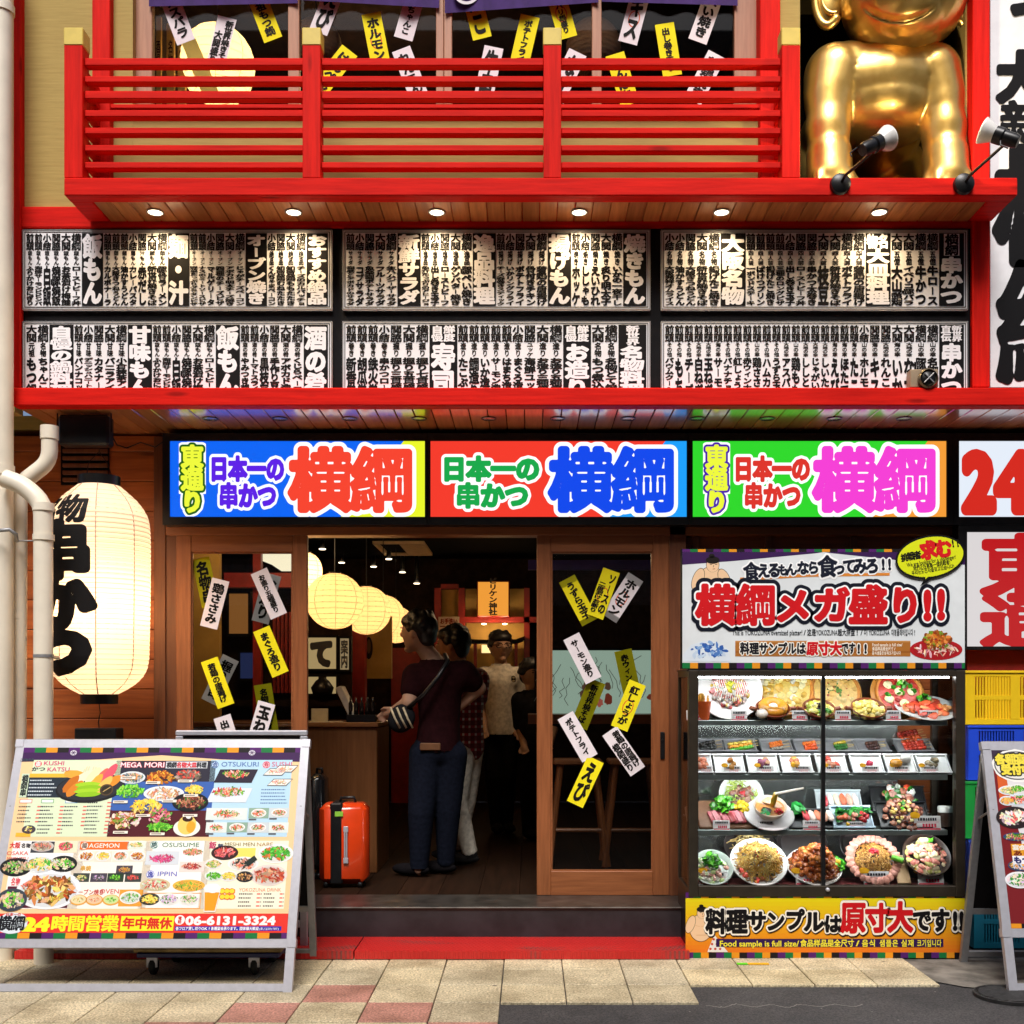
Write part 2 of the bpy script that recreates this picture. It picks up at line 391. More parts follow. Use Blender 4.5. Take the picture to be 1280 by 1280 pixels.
# ---------------------------------------------------------------- ground
def tiled_ground():
    c = MB(); W0 = .3005; x0 = -.133; rows = [5.975 - .303 * i for i in range(0, 24)]
    q = random.Random(3)
    for r in range(len(rows) - 1):
        za, zb = rows[r + 1] + .0025, rows[r] - .0025
        rr = r - 1 + 0
        for k in range(-26, 30):
            xa, xb = x0 + W0 * k + .0025, x0 + W0 * (k + 1) - .0025
            y0 = rows[r]
            if r == 0 and False: continue
            # the asphalt patch on the right
            if r >= 3 and xa > -.14: continue
            if r == 2 and xa > .76: continue
            if xa > 1.95: continue
            j = (r - 2)                                   # first pink row
            m = abs(k + 3) % 8
            jj = (j % 8); pink = j >= 0 and (m == jj if jj <= 4 else m == 8 - jj)
            v = q.uniform(.86, 1.1); w = q.uniform(-.02, .02)
            cc = (.58 * v, .29 * v, .24 * v) if pink else ((.72 + w) * v, (.635 + w * .3) * v, (.45 - w) * v)
            c.bbox(xa, xb, za, zb, -.04, q.uniform(-.001, .0015), .003, cc)
    m, t, b = newmat('stone_paving_tile')
    a = node(t, 'ShaderNodeAttribute', attribute_name='Col'); v = coords(t)
    n1 = noise(t, v, 95, 4, .75); n2 = noise(t, v, 3.5, 6, .65)
    cc = mixc(t, 1.0, a.outputs['Color'], ramp(t, n1, (.34, .33, .30, 1), (1.2, 1.17, 1.1, 1), .36, .62), 'MULTIPLY')
    cc = mixc(t, 1.0, cc, ramp(t, n2, (.62, .6, .56, 1), (1.08, 1.08, 1.08, 1), .34, .6), 'MULTIPLY')
    vo = node(t, 'ShaderNodeTexVoronoi'); vo.inputs['Scale'].default_value = 5.3; vo.inputs['Randomness'].default_value = 1
    t.links.new(v, vo.inputs['Vector'])
    cc = mixc(t, ramp(t, vo.outputs['Distance'], (.85, .85, .85, 1), (0, 0, 0, 1), .045, .075), cc, (.09, .07, .055, 1))
    t.links.new(cc, b.inputs['Base Color']); b.inputs['Roughness'].default_value = .62; bump(t, b, n1, .25, .003)
    struct(c.build('pavement', m, None))
    m, t, b = newmat('asphalt'); v = coords(t)
    n1 = noise(t, v, 110, 3, .8); n2 = noise(t, v, 2.2, 6, .65)
    cc = mixc(t, 1.0, ramp(t, n1, (.012, .012, .014, 1), (.10, .097, .10, 1), .36, .70), ramp(t, n2, (.6, .6, .62, 1), (1.35, 1.3, 1.25, 1), .35, .68), 'MULTIPLY')
    vo = node(t, 'ShaderNodeTexVoronoi'); vo.inputs['Scale'].default_value = 9; t.links.new(v, vo.inputs['Vector'])
    cc = mixc(t, ramp(t, vo.outputs['Distance'], (.7, .7, .7, 1), (0, 0, 0, 1), .03, .05), cc, (.32, .3, .28, 1))
    sc = noise(t, coords(t, (3, 40, 1)), 3.0, 3, .6)
    cc = mixc(t, ramp(t, sc, (0, 0, 0, 1), (.35, .35, .35, 1), .66, .74), cc, (.2, .19, .19, 1))
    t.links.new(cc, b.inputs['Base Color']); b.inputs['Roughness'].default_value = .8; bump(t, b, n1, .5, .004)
    g = MB(); g.quad((-400, -400, -.012), (400, -400, -.012), (400, 6.0, -.012), (-400, 6.0, -.012))
    g.quad((-400, 6.0, -.012), (400, 6.0, -.012), (400, 400, -.012), (-400, 400, -.012))
    struct(g.build('road', m, None))
    # grey concrete edge in front of the crates
    m2 = plain('stained_concrete', (.17, .155, .135), .85, var=.5, nscale=7, bmp=.3)
    g = MB(); q = random.Random(5); pts = [(1.96, 5.95), (1.96, 5.47)] + [(1.96 - .0 + .12 * i, 5.40 - .05 * i + q.uniform(-.03, .03)) for i in range(1, 9)] + [(3.6, 4.95), (3.6, 5.95)]
    g.add([(x, y, -.006) for x, y in pts], [tuple(range(len(pts)))]); struct(g.build('concrete_strip', m2, None))
    m3 = plain('fresh_white_paint', (.30, .28, .27), .9, var=.3)
tiled_ground()

# ---------------------------------------------------------------- the restaurant
D_WALL, D_UP, D_BOARD, D_SIGN, D_DOOR = 6.62, 6.07, 6.03, 6.48, 6.58
FL = .2115                                              # floor of the shop above the street
bld = thing('restaurant_building', 'red timber fronted restaurant with ochre upper wall and dark wood ground floor', 'building', (0, 6.6, 0))
def pxbox(m, x0, x1, y0, y1, d0, d1, c=None, b=None):
    """a box whose front face at distance d0 spans x0..x1, y0..y1 of the photograph"""
    a = (X(x0, d0), X(x1, d0), d0, d1, Z(y1, d0), Z(y0, d0))
    return m.bbox(*a, b, c) if b else m.box(*a, c)
m = MB()
pxbox(m, 20, 116, -90, 262, D_UP, 6.2); pxbox(m, 134, 166, -90, 262, D_UP + .002, 6.2)
pxbox(m, 166, 948, 134.5, 262, D_UP + .004, 6.2); pxbox(m, 948, 1000, -90, 262, D_UP + .002, 6.2)
m.build('upper_wall', M['ochre'], bld)
m = MB(); m.box(X(1237, 6.07) - .12, X(1237, 6.07) - .05, 6.10, 7.1, 3.95, 5.6); m.build('niche_side_wall', M['ochre'], bld)
m = MB(); m.box(X(1000, 6.07), X(1237, 6.07), 7.1, 7.2, 3.9, 5.7); m.box(X(1000, 6.07) - .06, X(1000, 6.07) - .002, 6.21, 7.1, 3.9, 5.7); m.build('niche_back_wall', M['dark'], bld)
for x0, x1, y1 in ((10, 25.5, 484), (115, 137.5, 258), (950, 975.5, 240), (1216, 1237.5, 484)):
    m = MB(); pxbox(m, x0, x1, -90, y1, 6.02, 6.13, None, .004); m.build('post', M['red_v'], bld)
m = MB(); pxbox(m, 25.5, 1216, 258, 284, 6.035, 6.13, None, .004); m.build('cross_beam', M['red'], bld)
m = MB(); pxbox(m, 137, 952, 130, 135.2, 6.03, 6.14, None, .003); m.build('window_sill', M['red'], bld)
for x0, x1 in ((163, 190), (360, 374), (545, 554.5), (555, 565), (740, 752), (918, 948)):
    m = MB(); pxbox(m, x0, x1, -90, 130.5, 6.12, 6.17, None, .003); m.build('window_mullion', M['winwood'], bld)
for x0, x1 in ((190, 360), (374, 545), (565, 740), (752, 918)):
    m = MB(); pxbox(m, x0 - 1, x1 + 1, -90, 130, 6.145, 6.151); m.build('window_pane', M['glass'], bld)
m = MB(); m.box(-2.3, 1.4, 6.2, 9.5, 4.28, 4.33); m.box(-2.3, 1.4, 6.2, 9.5, 5.9, 5.95); m.box(-2.3, 1.4, 9.5, 9.55, 4.3, 5.9); m.box(-2.35, -2.3, 6.2, 9.5, 4.3, 5.9); m.box(1.4, 1.45, 6.2, 9.5, 4.3, 5.9)
m.build('upper_room', M['dark'], bld)
m = MB(); pxbox(m, 25.5, 1216, 284, 484, 6.055, 6.12); m.build('menu_backing', M['black'], bld)
# body of the building behind, so that it is solid from the side
m = MB(); m.box(-7, X(10, 6.02), 6.1, 6.2, 2.93, 6.4); m.box(-7, 7, 6.05, 9.6, 5.96, 6.5); m.box(-7, 7, 6.63, 12, 2.96, 3.04); m.box(X(1330, 6.1), 7, 6.15, 6.25, 2.93, 6.4); m.build('outer_wall', M['ochre'], bld)
# the lower canopy
CZ = 2.925
m = MB(); m.bbox(X(14, 5.94), 5, 5.94, 6.03, CZ, Z(484.5, 5.94), .004); m.build('canopy_beam', M['red'], bld)
m = MB(); q = random.Random(11); x = X(14, 5.94)
while x < 5:
    v = q.uniform(.75, 1.15); m.bbox(x + .002, x + .0985, 6.03, D_WALL, CZ + .004, CZ + .02, .003, (v, v * q.uniform(.92, 1.03), v)); x += .1008
m.build('canopy_soffit', M['canopy_wood'], bld)
m = MB(); m.box(X(14, 5.94), 5, 6.03, D_WALL, CZ + .021, CZ + .03); m.build('canopy_deck', M['dark'], bld)
# ground floor walls
m = MB(); q = random.Random(2); z = 0.02
while z < 2.9:
    v = q.uniform(.7, 1.15); m.bbox(-7, X(206, D_WALL), D_WALL, D_WALL + .03, z, min(z + .172, 2.92), .004, (v, v, v)); z += .1755
m.build('timber_cladding', M['clad'], bld)
for x0, x1, y0, y1, d in ((192, 207, 545, 1165, 6.57), (836.5, 858, 655, 1120, 6.56), (207, 221, 655, 1140, 6.58)):
    m = MB(); pxbox(m, x0, x1, y0, y1, d, d + .1, None, .004); m.build('timber_post', M['post'], bld)
m = MB(); pxbox(m, 207, 1192, 655.5, 669, 6.56, 6.68, None, .003); m.build('lintel', M['door_x'], bld)
m = MB(); m.box(X(203, 6.62), 7, 6.621, 6.70, Z(655.5, 6.62), 2.924); m.build('header_wall', M['dark'], bld)
m = MB(); q = random.Random(4)
for i in range(17):
    z = .05 + i * .152; v = q.uniform(.6, .95); m.bbox(X(858, 6.62), 7, 6.625, 6.655, z, z + .15, .003, (v, v, v))
m.build('panelled_wall', M['clad'], bld)
for x in (870, 960, 1067, 1180):
    m = MB(); pxbox(m, x - 4, x + 4, 660, 1100, 6.6, 6.63, None, .002); m.build('batten', M['post'], bld)
# step and sill
m = MB(); m.box(X(18, 6.22), X(862, 6.22), 6.22, 6.5, 0, FL - .012); m.build('step_riser', plain('black_step_rubber', (.022, .021, .024), .45, var=.3, nscale=9), bld)
m = MB(); m.bbox(X(18, 6.22), X(862, 6.22), 6.21, 6.60, FL - .0115, FL, .003); m.build('door_sill', M['steel'], bld)
m = MB(); q = random.Random(8)
for i in range(30):
    x0 = -3.9 + i * .24; v = q.uniform(.7, 1.1); m.box(x0 + .0015, x0 + .2385, 6.60, 12.2, FL - .05, FL - .001, (v, v, v))
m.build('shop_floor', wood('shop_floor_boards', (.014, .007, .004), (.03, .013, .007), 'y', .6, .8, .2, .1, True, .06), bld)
# interior shell
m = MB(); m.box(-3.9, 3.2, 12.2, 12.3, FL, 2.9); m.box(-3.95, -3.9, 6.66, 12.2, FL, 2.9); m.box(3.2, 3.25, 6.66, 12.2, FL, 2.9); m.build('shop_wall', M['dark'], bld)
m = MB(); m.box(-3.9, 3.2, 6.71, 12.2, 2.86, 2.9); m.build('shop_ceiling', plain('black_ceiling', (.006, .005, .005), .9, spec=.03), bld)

# ---------------------------------------------------------------- balcony
DZ = 3.932
bal = thing('balcony', 'red timber balcony with slatted railing and yellow post caps', 'balcony', (X(660, 5.9), 5.9, DZ))
XL, XR = X(80, 5.70), X(1272, 5.70)
m = MB(); m.bbox(XL, XR, 5.70, 5.785, DZ, Z(222, 5.70), .004); m.build('deck_beam', M['red'], bal)
for a, b_ in ((XL, XL + .11), (XR - .12, XR)): m = MB(); m.bbox(a, b_, 5.785, 6.02, DZ + .002, Z(222, 5.70), .004); m.build('side_beam', M['red'], bal)
m = MB(); q = random.Random(21); x = XL + .11
while x < XR - .125:
    v = q.uniform(.8, 1.2); x2 = min(x + .0905, XR - .122); m.bbox(x + .002, x2, 5.786, 6.05, DZ + .008, DZ + .024, .003, (v, v * q.uniform(.95, 1.02), v)); x += .0925
m.build('soffit_boards', M['soffit'], bal)
m = MB(); m.box(XL + .112, XR - .122, 5.786, 6.06, DZ + .03, DZ + .075); m.build('deck_floor', M['red'], bal)
m = MB(); m.box(X(1000, 6.07), X(1230, 6.07), 5.79, 7.1, DZ + .0752, DZ + .079); m.build('niche_floor', M['dark'], bal)
posts = [(80, 103), (378, 400.5), (679.5, 701.5), (977.5, 1000)]
for x0, x1 in posts:
    m = MB(); pxbox(m, x0, x1, 56, 222, 5.705, 5.795, None, .003); p = m.build('railing_post', M['red_v'], bal)
    m = MB(); pxbox(m, x0 - .6, x1 + .6, 34, 56, 5.702, 5.798, None, .004); m.build('post_cap', M['yellow_cap'], p)
railsy = [(72.3, 81.5), (94.8, 102.5), (113.3, 123), (137.3, 145.5), (159.3, 167), (181, 188.6), (202.3, 210)]
for (a0, a1), (b0, b1) in zip(posts[:-1], posts[1:]):
    for y0, y1 in railsy:
        m = MB(); m.bbox(X(a1, 5.705) + .001, X(b0, 5.705) - .001, 5.73, 5.782, Z(y1, 5.73), Z(y0, 5.73), .003); m.build('rail', M['red'], bal)
for xs in (X(84, 5.7), X(984, 5.7)):
    for y0, y1 in railsy:
        m = MB(); m.bbox(xs, xs + .045, 5.797, 6.018, Z(y1, 5.73), Z(y0, 5.73), .003); m.build('side_rail', M['red'], bal)

# ---------------------------------------------------------------- downlights
def downlight(px, py, z, lit, label, group, r=.037):
    d = (z - H) * F / (YV - py); o = P(px, py, d); o.z = z
    t = thing('downlight', label, 'ceiling light', o, group)
    m = MB(); m.lathe([(r + .007, 0.006), (r + .008, -.004), (r, -.005), (r, .004)], o, 28); m.build('ring', M['blackmetal'] if not lit else M['alu_grey'], t, True, angle=40)
    m = MB(); m.lathe([(r, -.002), (r * .7, -.003), (0.0001, -.0032)], o, 28)
    m.build('lens', glow_on if lit else lens_off, t, True)
    if lit: lamp('downlight_lamp', o + Vector((0, 0, -.02)), 16, (1.0, .74, .42), .03, t, 'SPOT', 150, (0, 0, 0), .9)
    return t, o
glow_on = glowing('lit_downlight', (1.0, .86, .60), 6.0); lens_off = plain('unlit_reflector', (.55, .5, .42), .2, .6)
t0, o0 = downlight(194, 265, DZ + .006, True, 'lit round downlight leftmost in the balcony soffit', 'lit downlights under the balcony')
for px, lab in ((367, 'lit round downlight in the balcony soffit above オーブン焼き menu heading'), (546, 'lit round downlight in the balcony soffit, third from left'), (724, 'lit round downlight in the balcony soffit above 揚げもん menu heading'), (902, 'lit round downlight in the balcony soffit above 大阪名物 menu heading'), (1099, 'lit round downlight rightmost in the balcony soffit')):
    o = Vector((X(px, o0.y), o0.y, o0.z)); t = dup(t0, o, lab)
t0, o0 = downlight(263, 523, CZ + .004, False, 'unlit round downlight leftmost in the lower canopy soffit', 'unlit downlights under the lower canopy', .036)
lowl = [(350, 'second from left, over the blue sign'), (437, 'third from left, over the blue sign'), (524, 'fourth from left, above yellow corner of the blue sign'), (611, 'fifth from left, over the red sign'), (697, 'middle one of the row, over the red sign'), (785, 'seventh from left, over the red sign'), (871, 'above the left end of the green sign'), (959, 'second from left over the green sign'), (1043, 'second from right, over pink letters'), (1130, 'rightmost, over the end of the green sign')]
for px, lab in lowl: dup(t0, Vector((X(px, o0.y), o0.y, o0.z)), 'unlit downlight in the lower canopy, ' + lab)

# ---------------------------------------------------------------- red tread plates
def tread():
    m_, t, b = newmat('red_checker_plate'); v = coords(t)
    hs = []
    for a in (1, -1):
        mp = node(t, 'ShaderNodeMapping'); mp.inputs['Rotation'].default_value = (0, 0, a * .785); mp.inputs['Scale'].default_value = (60, 22, 1)
        t.links.new(v, mp.inputs[0]); vo = node(t, 'ShaderNodeTexVoronoi', feature='F1'); vo.inputs['Randomness'].default_value = 0.0; vo.inputs['Scale'].default_value = 1
        t.links.new(mp.outputs[0], vo.inputs['Vector']); hs.append(ramp(t, vo.outputs['Distance'], (1, 1, 1, 1), (0, 0, 0, 1), .22, .34))
    h = mixc(t, 1.0, hs[0], hs[1], 'LIGHTEN')
    w = noise(t, coords(t, (1.2, 5, 1)), 1.4, 4, .6)
    worn = mixc(t, 1.0, ramp(t, w, (0, 0, 0, 1), (1, 1, 1, 1), .56, .68), ramp(t, h, (.35, .35, .35, 1), (1, 1, 1, 1), .2, .8), 'MULTIPLY')
    t.links.new(mixc(t, worn, (.55, .018, .016, 1), (.10, .07, .06, 1)), b.inputs['Base Color'])
    b.inputs['Roughness'].default_value = .35; bump(t, b, h, .8, .004); return m_
M['tread'] = tread()
xs = [(18, 441.5, 'short red checker plate ramp at left, partly behind the menu sign'), (443, 862, 'long red checker plate ramp below the open doorway')]
for x0, x1, lab in xs:
    m = MB(); a, b_ = X(x0, 5.87), X(x1, 5.87); m.box(a, b_, 5.875, 6.218, .030, .045); m.box(a, b_, 5.870, 5.885, .004, .0455)
    tag(m.build('ramp_plate', M['tread'], None, at=((a + b_) / 2, 6.0, 0)), lab, 'ramp', 'red ramp plates at the doorstep')

# ---------------------------------------------------------------- the other side of the street (behind the camera: shades and reflects)
t = thing('opposite_building', 'plain grey building across the street, behind the viewer', 'building', (0, -3.5, 0))
m = MB(); m.box(-45, 45, -9, -3.5, 0, 10.2); m.build('wall', plain('grey_concrete_wall', (.20, .19, .18), .9, var=.3, nscale=2), t)
m = MB(); m.bbox(-45.2, 45.2, -9.2, -3.2, 10.2, 10.6, .05); m.build('parapet', plain('parapet_concrete', (.26, .25, .24), .9), t)
for i in range(-9, 10):
    for zz in (4.2, 7.2):
        m = MB(); m.bbox(i * 3.2 - .8, i * 3.2 + .8, -3.53, -3.45, zz, zz + 1.7, .02); m.build('window', M['blackmetal'], t)
m = MB(); m.box(-45, 45, -3.49, -3.44, 2.7, 3.3); m.build('shop_fascia', plain('pale_fascia', (.5, .5, .52), .6), t)
m = MB(); m.box(-45, 45, -3.49, -3.45, .1, 2.6); m.build('shutter', plain('dark_shutter', (.06, .06, .065), .5, .3), t)
# ---------------------------------------------------------------- menu boards
RK = {'横': ('横綱', 11.8), '大': ('大関', 11.8), '関': ('関脇', 11.0), '小': ('小結', 10.2), '前': ('前頭', 9.7)}
def menu(x0, x1, y0, y1, cut, cols, label):
    """cols: 'H heading' or 'rank tag item', left to right"""
    d = D_BOARD; o = P((x0 + x1) / 2, y1, d)
    t = thing('menu_board', label, 'menu board', o, 'printed menu boards over the canopy')
    m = MB(); pxbox(m, x0, x1, y0, y1, d, d + .022); m.build('panel', plain('white_menu_panel', (.84, .83, .85), .5, var=.04, nscale=5), t)
    c = canvas(d - .001, .0009); ink = '0d0b0d'
    c.frame(x0 + .2, y0 + .2, x1 - .2, y1 - .2, 1.1, '777777', 1); c.frame(x0 + 2.6, y0 + 2.6, x1 - 2.6, y1 - 2.6, 1.0, ink, 1)
    ws = [25.5 if e[0] == 'H' else RK[e[0]][1] for e in cols]; k = (x1 - x0 - 9) / sum(ws); x = x0 + 4.5; ya, yb = y0 + 4.5, y1 - 4.5; hh = yb - ya
    for e, w in zip(cols, ws):
        w *= k
        if e[0] == 'H':
            s = e[2:]; c.rect(x + .4, ya, x + w - .6, yb, ink, 1)
            if s[:4] in ('鮮度自慢', '新世界名', '新世界直'):
                n = 4 if s[0] == '鮮' else (3 if s[3] == '名' else 5); q = s[:n]; r = s[n:]
                if n == 3: c.vert(q, x + w * .28, ya + 1, w * .46, hh * .27, 'f2eff2', 2, .05, 26); c.vert(r, x + w * .08, ya + hh * .29, w * .82, hh * .69, 'f2eff2', 2, .062, 36)
                else:
                    a, b = (q[2:], q[:2]) if n == 4 else (q[3:], q[:3])
                    c.vert(a, x + w * .08, ya + 1, w * .4, hh * .22, 'f2eff2', 2, .05, 26); c.vert(b, x + w * .5, ya + 1, w * .4, hh * .22, 'f2eff2', 2, .05, 26)
                    c.vert(r, x + w * .08, ya + hh * .26, w * .82, hh * .72, 'f2eff2', 2, .062, 36)
            elif s[:2] == '横綱':
                c.rect(x + w * .2, ya + 1, x + w * .8, ya + hh * .31, 'f2eff2', 2); c.vert('横綱', x + w * .24, ya + 1.5, w * .52, hh * .29, ink, 3, .05, 30)
                c.vert(s[2:], x + w * .06, ya + hh * .33, w * .86, hh * .65, 'f2eff2', 2, .062, 36)
            elif s[:2] == '名物':
                c.hor('物名', x + w * .05, ya + 1, w * .86, hh * .2, 'f2eff2', 2, .05, 28); c.vert(s[2:], x + w * .06, ya + hh * .22, w * .86, hh * .76, 'f2eff2', 2, .062, 36)
            else: c.vert(s, x + w * .06, ya + 2, w * .86, hh - 4, 'f2eff2', 2, .062, 36)
        else:
            r, tg, it = e.split(); r = RK[r[0]][0]
            c.vert(r, x + w * .02, ya + .5, w * .92, 21, ink, 1, .05, 28, .022); c.vert(tg, x + w * .22, ya + 22, w * .54, 18, ink, 1, .036, 20)
            sc = 1.0
            c.vert(it, x + w * .02, ya + 41, w * .92, hh - 41.5, ink, 1, .054, 28, .02)
        x += w
    c.build('lettering', M['lettering'], t)
A = 'ローストビーフ丼'
menu(28, 415, 287, 387, 0, ['前 飯もん ふりかけおにぎり', '前 飯もん 海鮮サーモンビビンバ', '小 飯もん 白飯', '関 飯もん 焼豚焼飯', '大 飯もん お茶漬け梅鮭', '横 飯もん ' + A, 'H 飯もん', '前 麺もん カルボナーラ', '前 麺もん 大阪きつねうどん', '前 麺もん 油かすうどん', '小 麺もん カレーパスタ', '関 汁もん 赤だし', '大 麺もん 新世界焼きそば', '横 麺もん 豚骨ラーメン', 'H 麺・汁', '前 オーブン 野菜たっぷりグラタンピザ', '前 オーブン ナスのミートソースピザ', '小 オーブン マルゲリータ', '関 オーブン 四種のチーズピザ', '大 オーブン アボカド明太チーズ焼き', '横 オーブン じゃがチーズベーコン', 'H オーブン焼き', '小 絶品 くんちゃまベーコン', '関 絶品 知覧鶏むねたたき', '大 絶品 知覧鶏ももたたき', '横 絶品 チーズのカルパッチョ', 'H おすすめ絶品'],
     'white menu board at upper left with black headings 飯もん, 麺・汁 and おすすめ絶品')
menu(28, 415, 401.5, 501.5, 487, ['大 元祖 もつ鍋', '横 名物 ちゃんこ鍋', 'H 自慢の鍋料理', '前 甘味 パンナコッタ', '小 甘味 デニッシュハニートースト', '関 甘味 カタナーラ', '大 甘味 バニラアイス', '横 甘味 小倉抹茶アイス', 'H 甘味もん', '前 飯もん ふりかけおにぎり', '前 飯もん 海鮮サーモンビビンバ', '小 飯もん 白飯', '関 飯もん 焼豚焼飯', '大 飯もん お茶漬け梅鮭', '横 飯もん ' + A, 'H 飯もん', '前 酒の肴 やみつき胡瓜', '前 酒の肴 トマトスライス', '小 酒の肴 黒枝豆', '関 酒の肴 手作り豆腐', '大 酒の肴 アボカド造り', '横 酒の肴 くじらベーコン', 'H 酒の肴'],
     'lower left menu board with black headings 甘味もん and 酒の肴, foot hidden by the red beam')
menu(428, 813, 287, 387, 0, ['前 サラダ 海老とアボカドのサラダ', '小 サラダ コブサラダ', '関 サラダ 魚楽園ポテトサラダ', '大 サラダ フルーツサラダ', '横 サラダ 生ハムシーザーサラダ', 'H 新鮮サラダ', '前 逸品 魚介たっぷりのアヒージョ', '小 逸品 出し巻き玉子', '関 逸品 ローストビーフ', '大 逸品 ゲソバター焼き', '横 逸品 豚ぺい焼き', 'H 逸品料理', '前 揚げ チーズ春巻きスティック', '小 揚げ いかリングフライ', '関 揚げ ポテトフライ', '大 揚げ 骨付きチキン', '横 揚げ 若鶏の唐揚げ', 'H 揚げもん', '前 焼き ホッケ', '小 焼き ししゃも', '関 焼き えいひれ', '大 焼き 炙り明太子', '横 焼き いかの一夜干し', 'H 焼きもん'],
     'upper middle menu board with black headings 新鮮サラダ, 逸品料理 and 焼きもん')
menu(428, 813, 401.5, 501.5, 487, ['前 巻き 新香巻', '前 巻き 胡瓜巻', '前 巻き 鉄火巻', '小 巻き 串かつロール', '関 握り 握り三貫盛り', '大 握り 握り五貫盛り', '横 握り 握り七貫盛り', 'H 鮮度自慢寿司', '前 造り たこぶつ', '前 造り 鯛造り', '前 造り いか造り', '前 造り サーモン造り', '前 造り はまち造り', '小 造り まぐろ造り', '関 ユッケ 海鮮ユッケ', '大 造り お造り三種盛り', '横 造り お造り五種盛り', 'H 鮮度自慢お造り', '大 名物 もつ煮込み', '横 名物 名物どて焼き', 'H 新世界名物料理'],
     'lower middle menu board with black headings 寿司 and お造り, foot hidden by the red beam')
menu(826.5, 1210, 287, 387, 0, ['小 名物 大阪発祥オムライス', '小 名物 油かすうどん', '関 名物 大阪きつねうどん', '大 名物 新世界焼きそば', '横 名物 揚げたこ焼き', 'H 大阪名物', '前 四人前 一ポンドステーキ', '前 四人前 ばけつプリン', '前 四人前 揚げたこ焼き', '前 四人前 三種のロングピザ', '小 四人前 出し巻き玉子', '関 四人前 ' + A, '関 四人前 串かつ太巻き', '大 四人前 枝豆', '大 四人前 新世界焼きそば', '横 四人前 ポテトフライ', '横 四人前 若鶏の唐揚げ', 'H 名物大皿料理', '大 五億 大山鶏', '大 五億 イベリコ豚バラ', '横 五億 牛かつ', '横 五億 牛ロース', 'H 横綱串かつ'],
     'upper right menu board with black headings 大阪名物, 大皿料理 and 串かつ')
menu(826.5, 1210, 401.5, 501.5, 487, ['前 その他 バウムクーヘン', '前 その他 もち', '前 その他 チーズ', '前 大地の幸 白ねぎ', '前 大地の幸 玉ねぎ', '前 海の幸 サーモン', '前 その他 バナナチョコ', '前 その他 紅しょうが', '前 その他 赤ウィンナー', '前 山の幸 鶏ささみ', '前 その他 ハムカツ', '前 その他 うずら玉子', '前 大地の幸 アスパラ', '前 山の幸 鶏もも', '前 大地の幸 ししとう', '前 大地の幸 じゃがいも', '前 大地の幸 しいたけ', '前 海の幸 えび', '前 海の幸 ほたて', '前 海の幸 たこ', '小 山の幸 ホルモン', '関 海の幸 キス', '関 大地の幸 れんこん', '大 海の幸 いか', '大 大地の幸 なす', '横 山の幸 豚かつ', '横 山の幸 名物串かつ', 'H 新世界直伝串かつ'],
     'lower right menu board of many narrow columns with one heading 串かつ, security camera at its foot')

# ---------------------------------------------------------------- light boxes
def outlined(c, txt, x, y, w, h, fill, line, L, b=.06, o=.13, G=64, gap=.012, o2=0, line2=None, vert=False):
    """heavy lettering with one or two rims round it"""
    n = len(txt); ww, hh = (w, h / n) if vert else (w / n, h)
    for i, ch in enumerate(txt):
        gx, gy = (x, y + i * hh) if vert else (x + i * ww, y)
        if line2: c.glyph(ch, gx, gy, ww, hh, line2, L + (i % 2) * .4, o2, 40, 0)
        c.glyph(ch, gx, gy, ww, hh, line, L + 1 + (i % 2) * .4, o, 40, 0); c.glyph(ch, gx, gy, ww, hh, fill, L + 2 + (i % 2) * .4, b, G, gap)
def lightbox(x0, x1, y0, y1, fx0, fx1, fy0, fy1, label, draw, mat=None, dim=1):
    d = D_SIGN; t = thing('lightbox_sign', label, 'sign', P((x0 + x1) / 2, y1, d), 'backlit signs over the entrance')
    m = MB()
    for a in ((x0, x1, y0, fy0), (x0, x1, fy1, y1), (x0, fx0, fy0, fy1), (fx1, x1, fy0, fy1)): pxbox(m, *a, d - .012, d + .13)
    m.build('case', M['blackmetal'], t)
    c = canvas(d - .001, .0009); draw(c, fx0, fx1, fy0, fy1); c.build('lit_face', mat or M['sign'], t)
def badge(c, x, rim, L=1):
    for k in range(3):
        outlined(c, '東通り'[k], x, 557 + k * 28, 27, 28, 'e8f23c', rim, L + 2, .075, .17, 64, .012, .27, 'ffffff')
def sg(bg, cor, cx0, cx1, c1, c2, c3, rim, xs):
    def f(c, a, b, y0, y1):
        c.rect(a, y0, b, y1, bg, 0); c.poly([(cx0, y0), (cx1, y1), (b, y1), (b, y0)], cor, .5)
        if rim: badge(c, xs[0], rim)
        outlined(c, '日本一の', xs[1], 570.5, xs[2] - xs[1], 31, c1, 'ffffff', 1, .072, .19); outlined(c, '串かつ', xs[3], 604, xs[4] - xs[3], 31, c2, 'ffffff', 4, .072, .19)
        outlined(c, '横綱', xs[5], 560, xs[6] - xs[5], 79, c3, 'ffffff', 1, .062, .125, 90, .012)
    return f
lightbox(203, 534.6, 541.5, 656, 212, 531, 551, 646, 'blue backlit sign with red letters 横綱 and a yellow corner', sg('0a63ee', 'e4f02a', 505, 426, '5a1fe0', '5a1fe0', 'f0432f', '175c14', (227, 262, 356, 274, 346, 362, 516)))
lightbox(535, 861.8, 541.5, 656, 538, 858.5, 551, 646, 'red backlit sign with blue letters 横綱 and a light blue corner', sg('ee3a2b', '1d9cf5', 832, 754, '17a349', '17a349', '1248e6', None, (0, 552, 675, 570, 661, 687, 843)))
lightbox(862, 1192, 541.5, 656, 866, 1183.5, 551, 646, 'green backlit sign with pink letters 横綱 and an orange corner', sg('2fd22c', 'f09a38', 1160, 1081, 'd8352c', 'd8352c', 'ee3fd0', '4a1ea8', (882, 917, 1013, 930, 1001, 1017, 1170)))
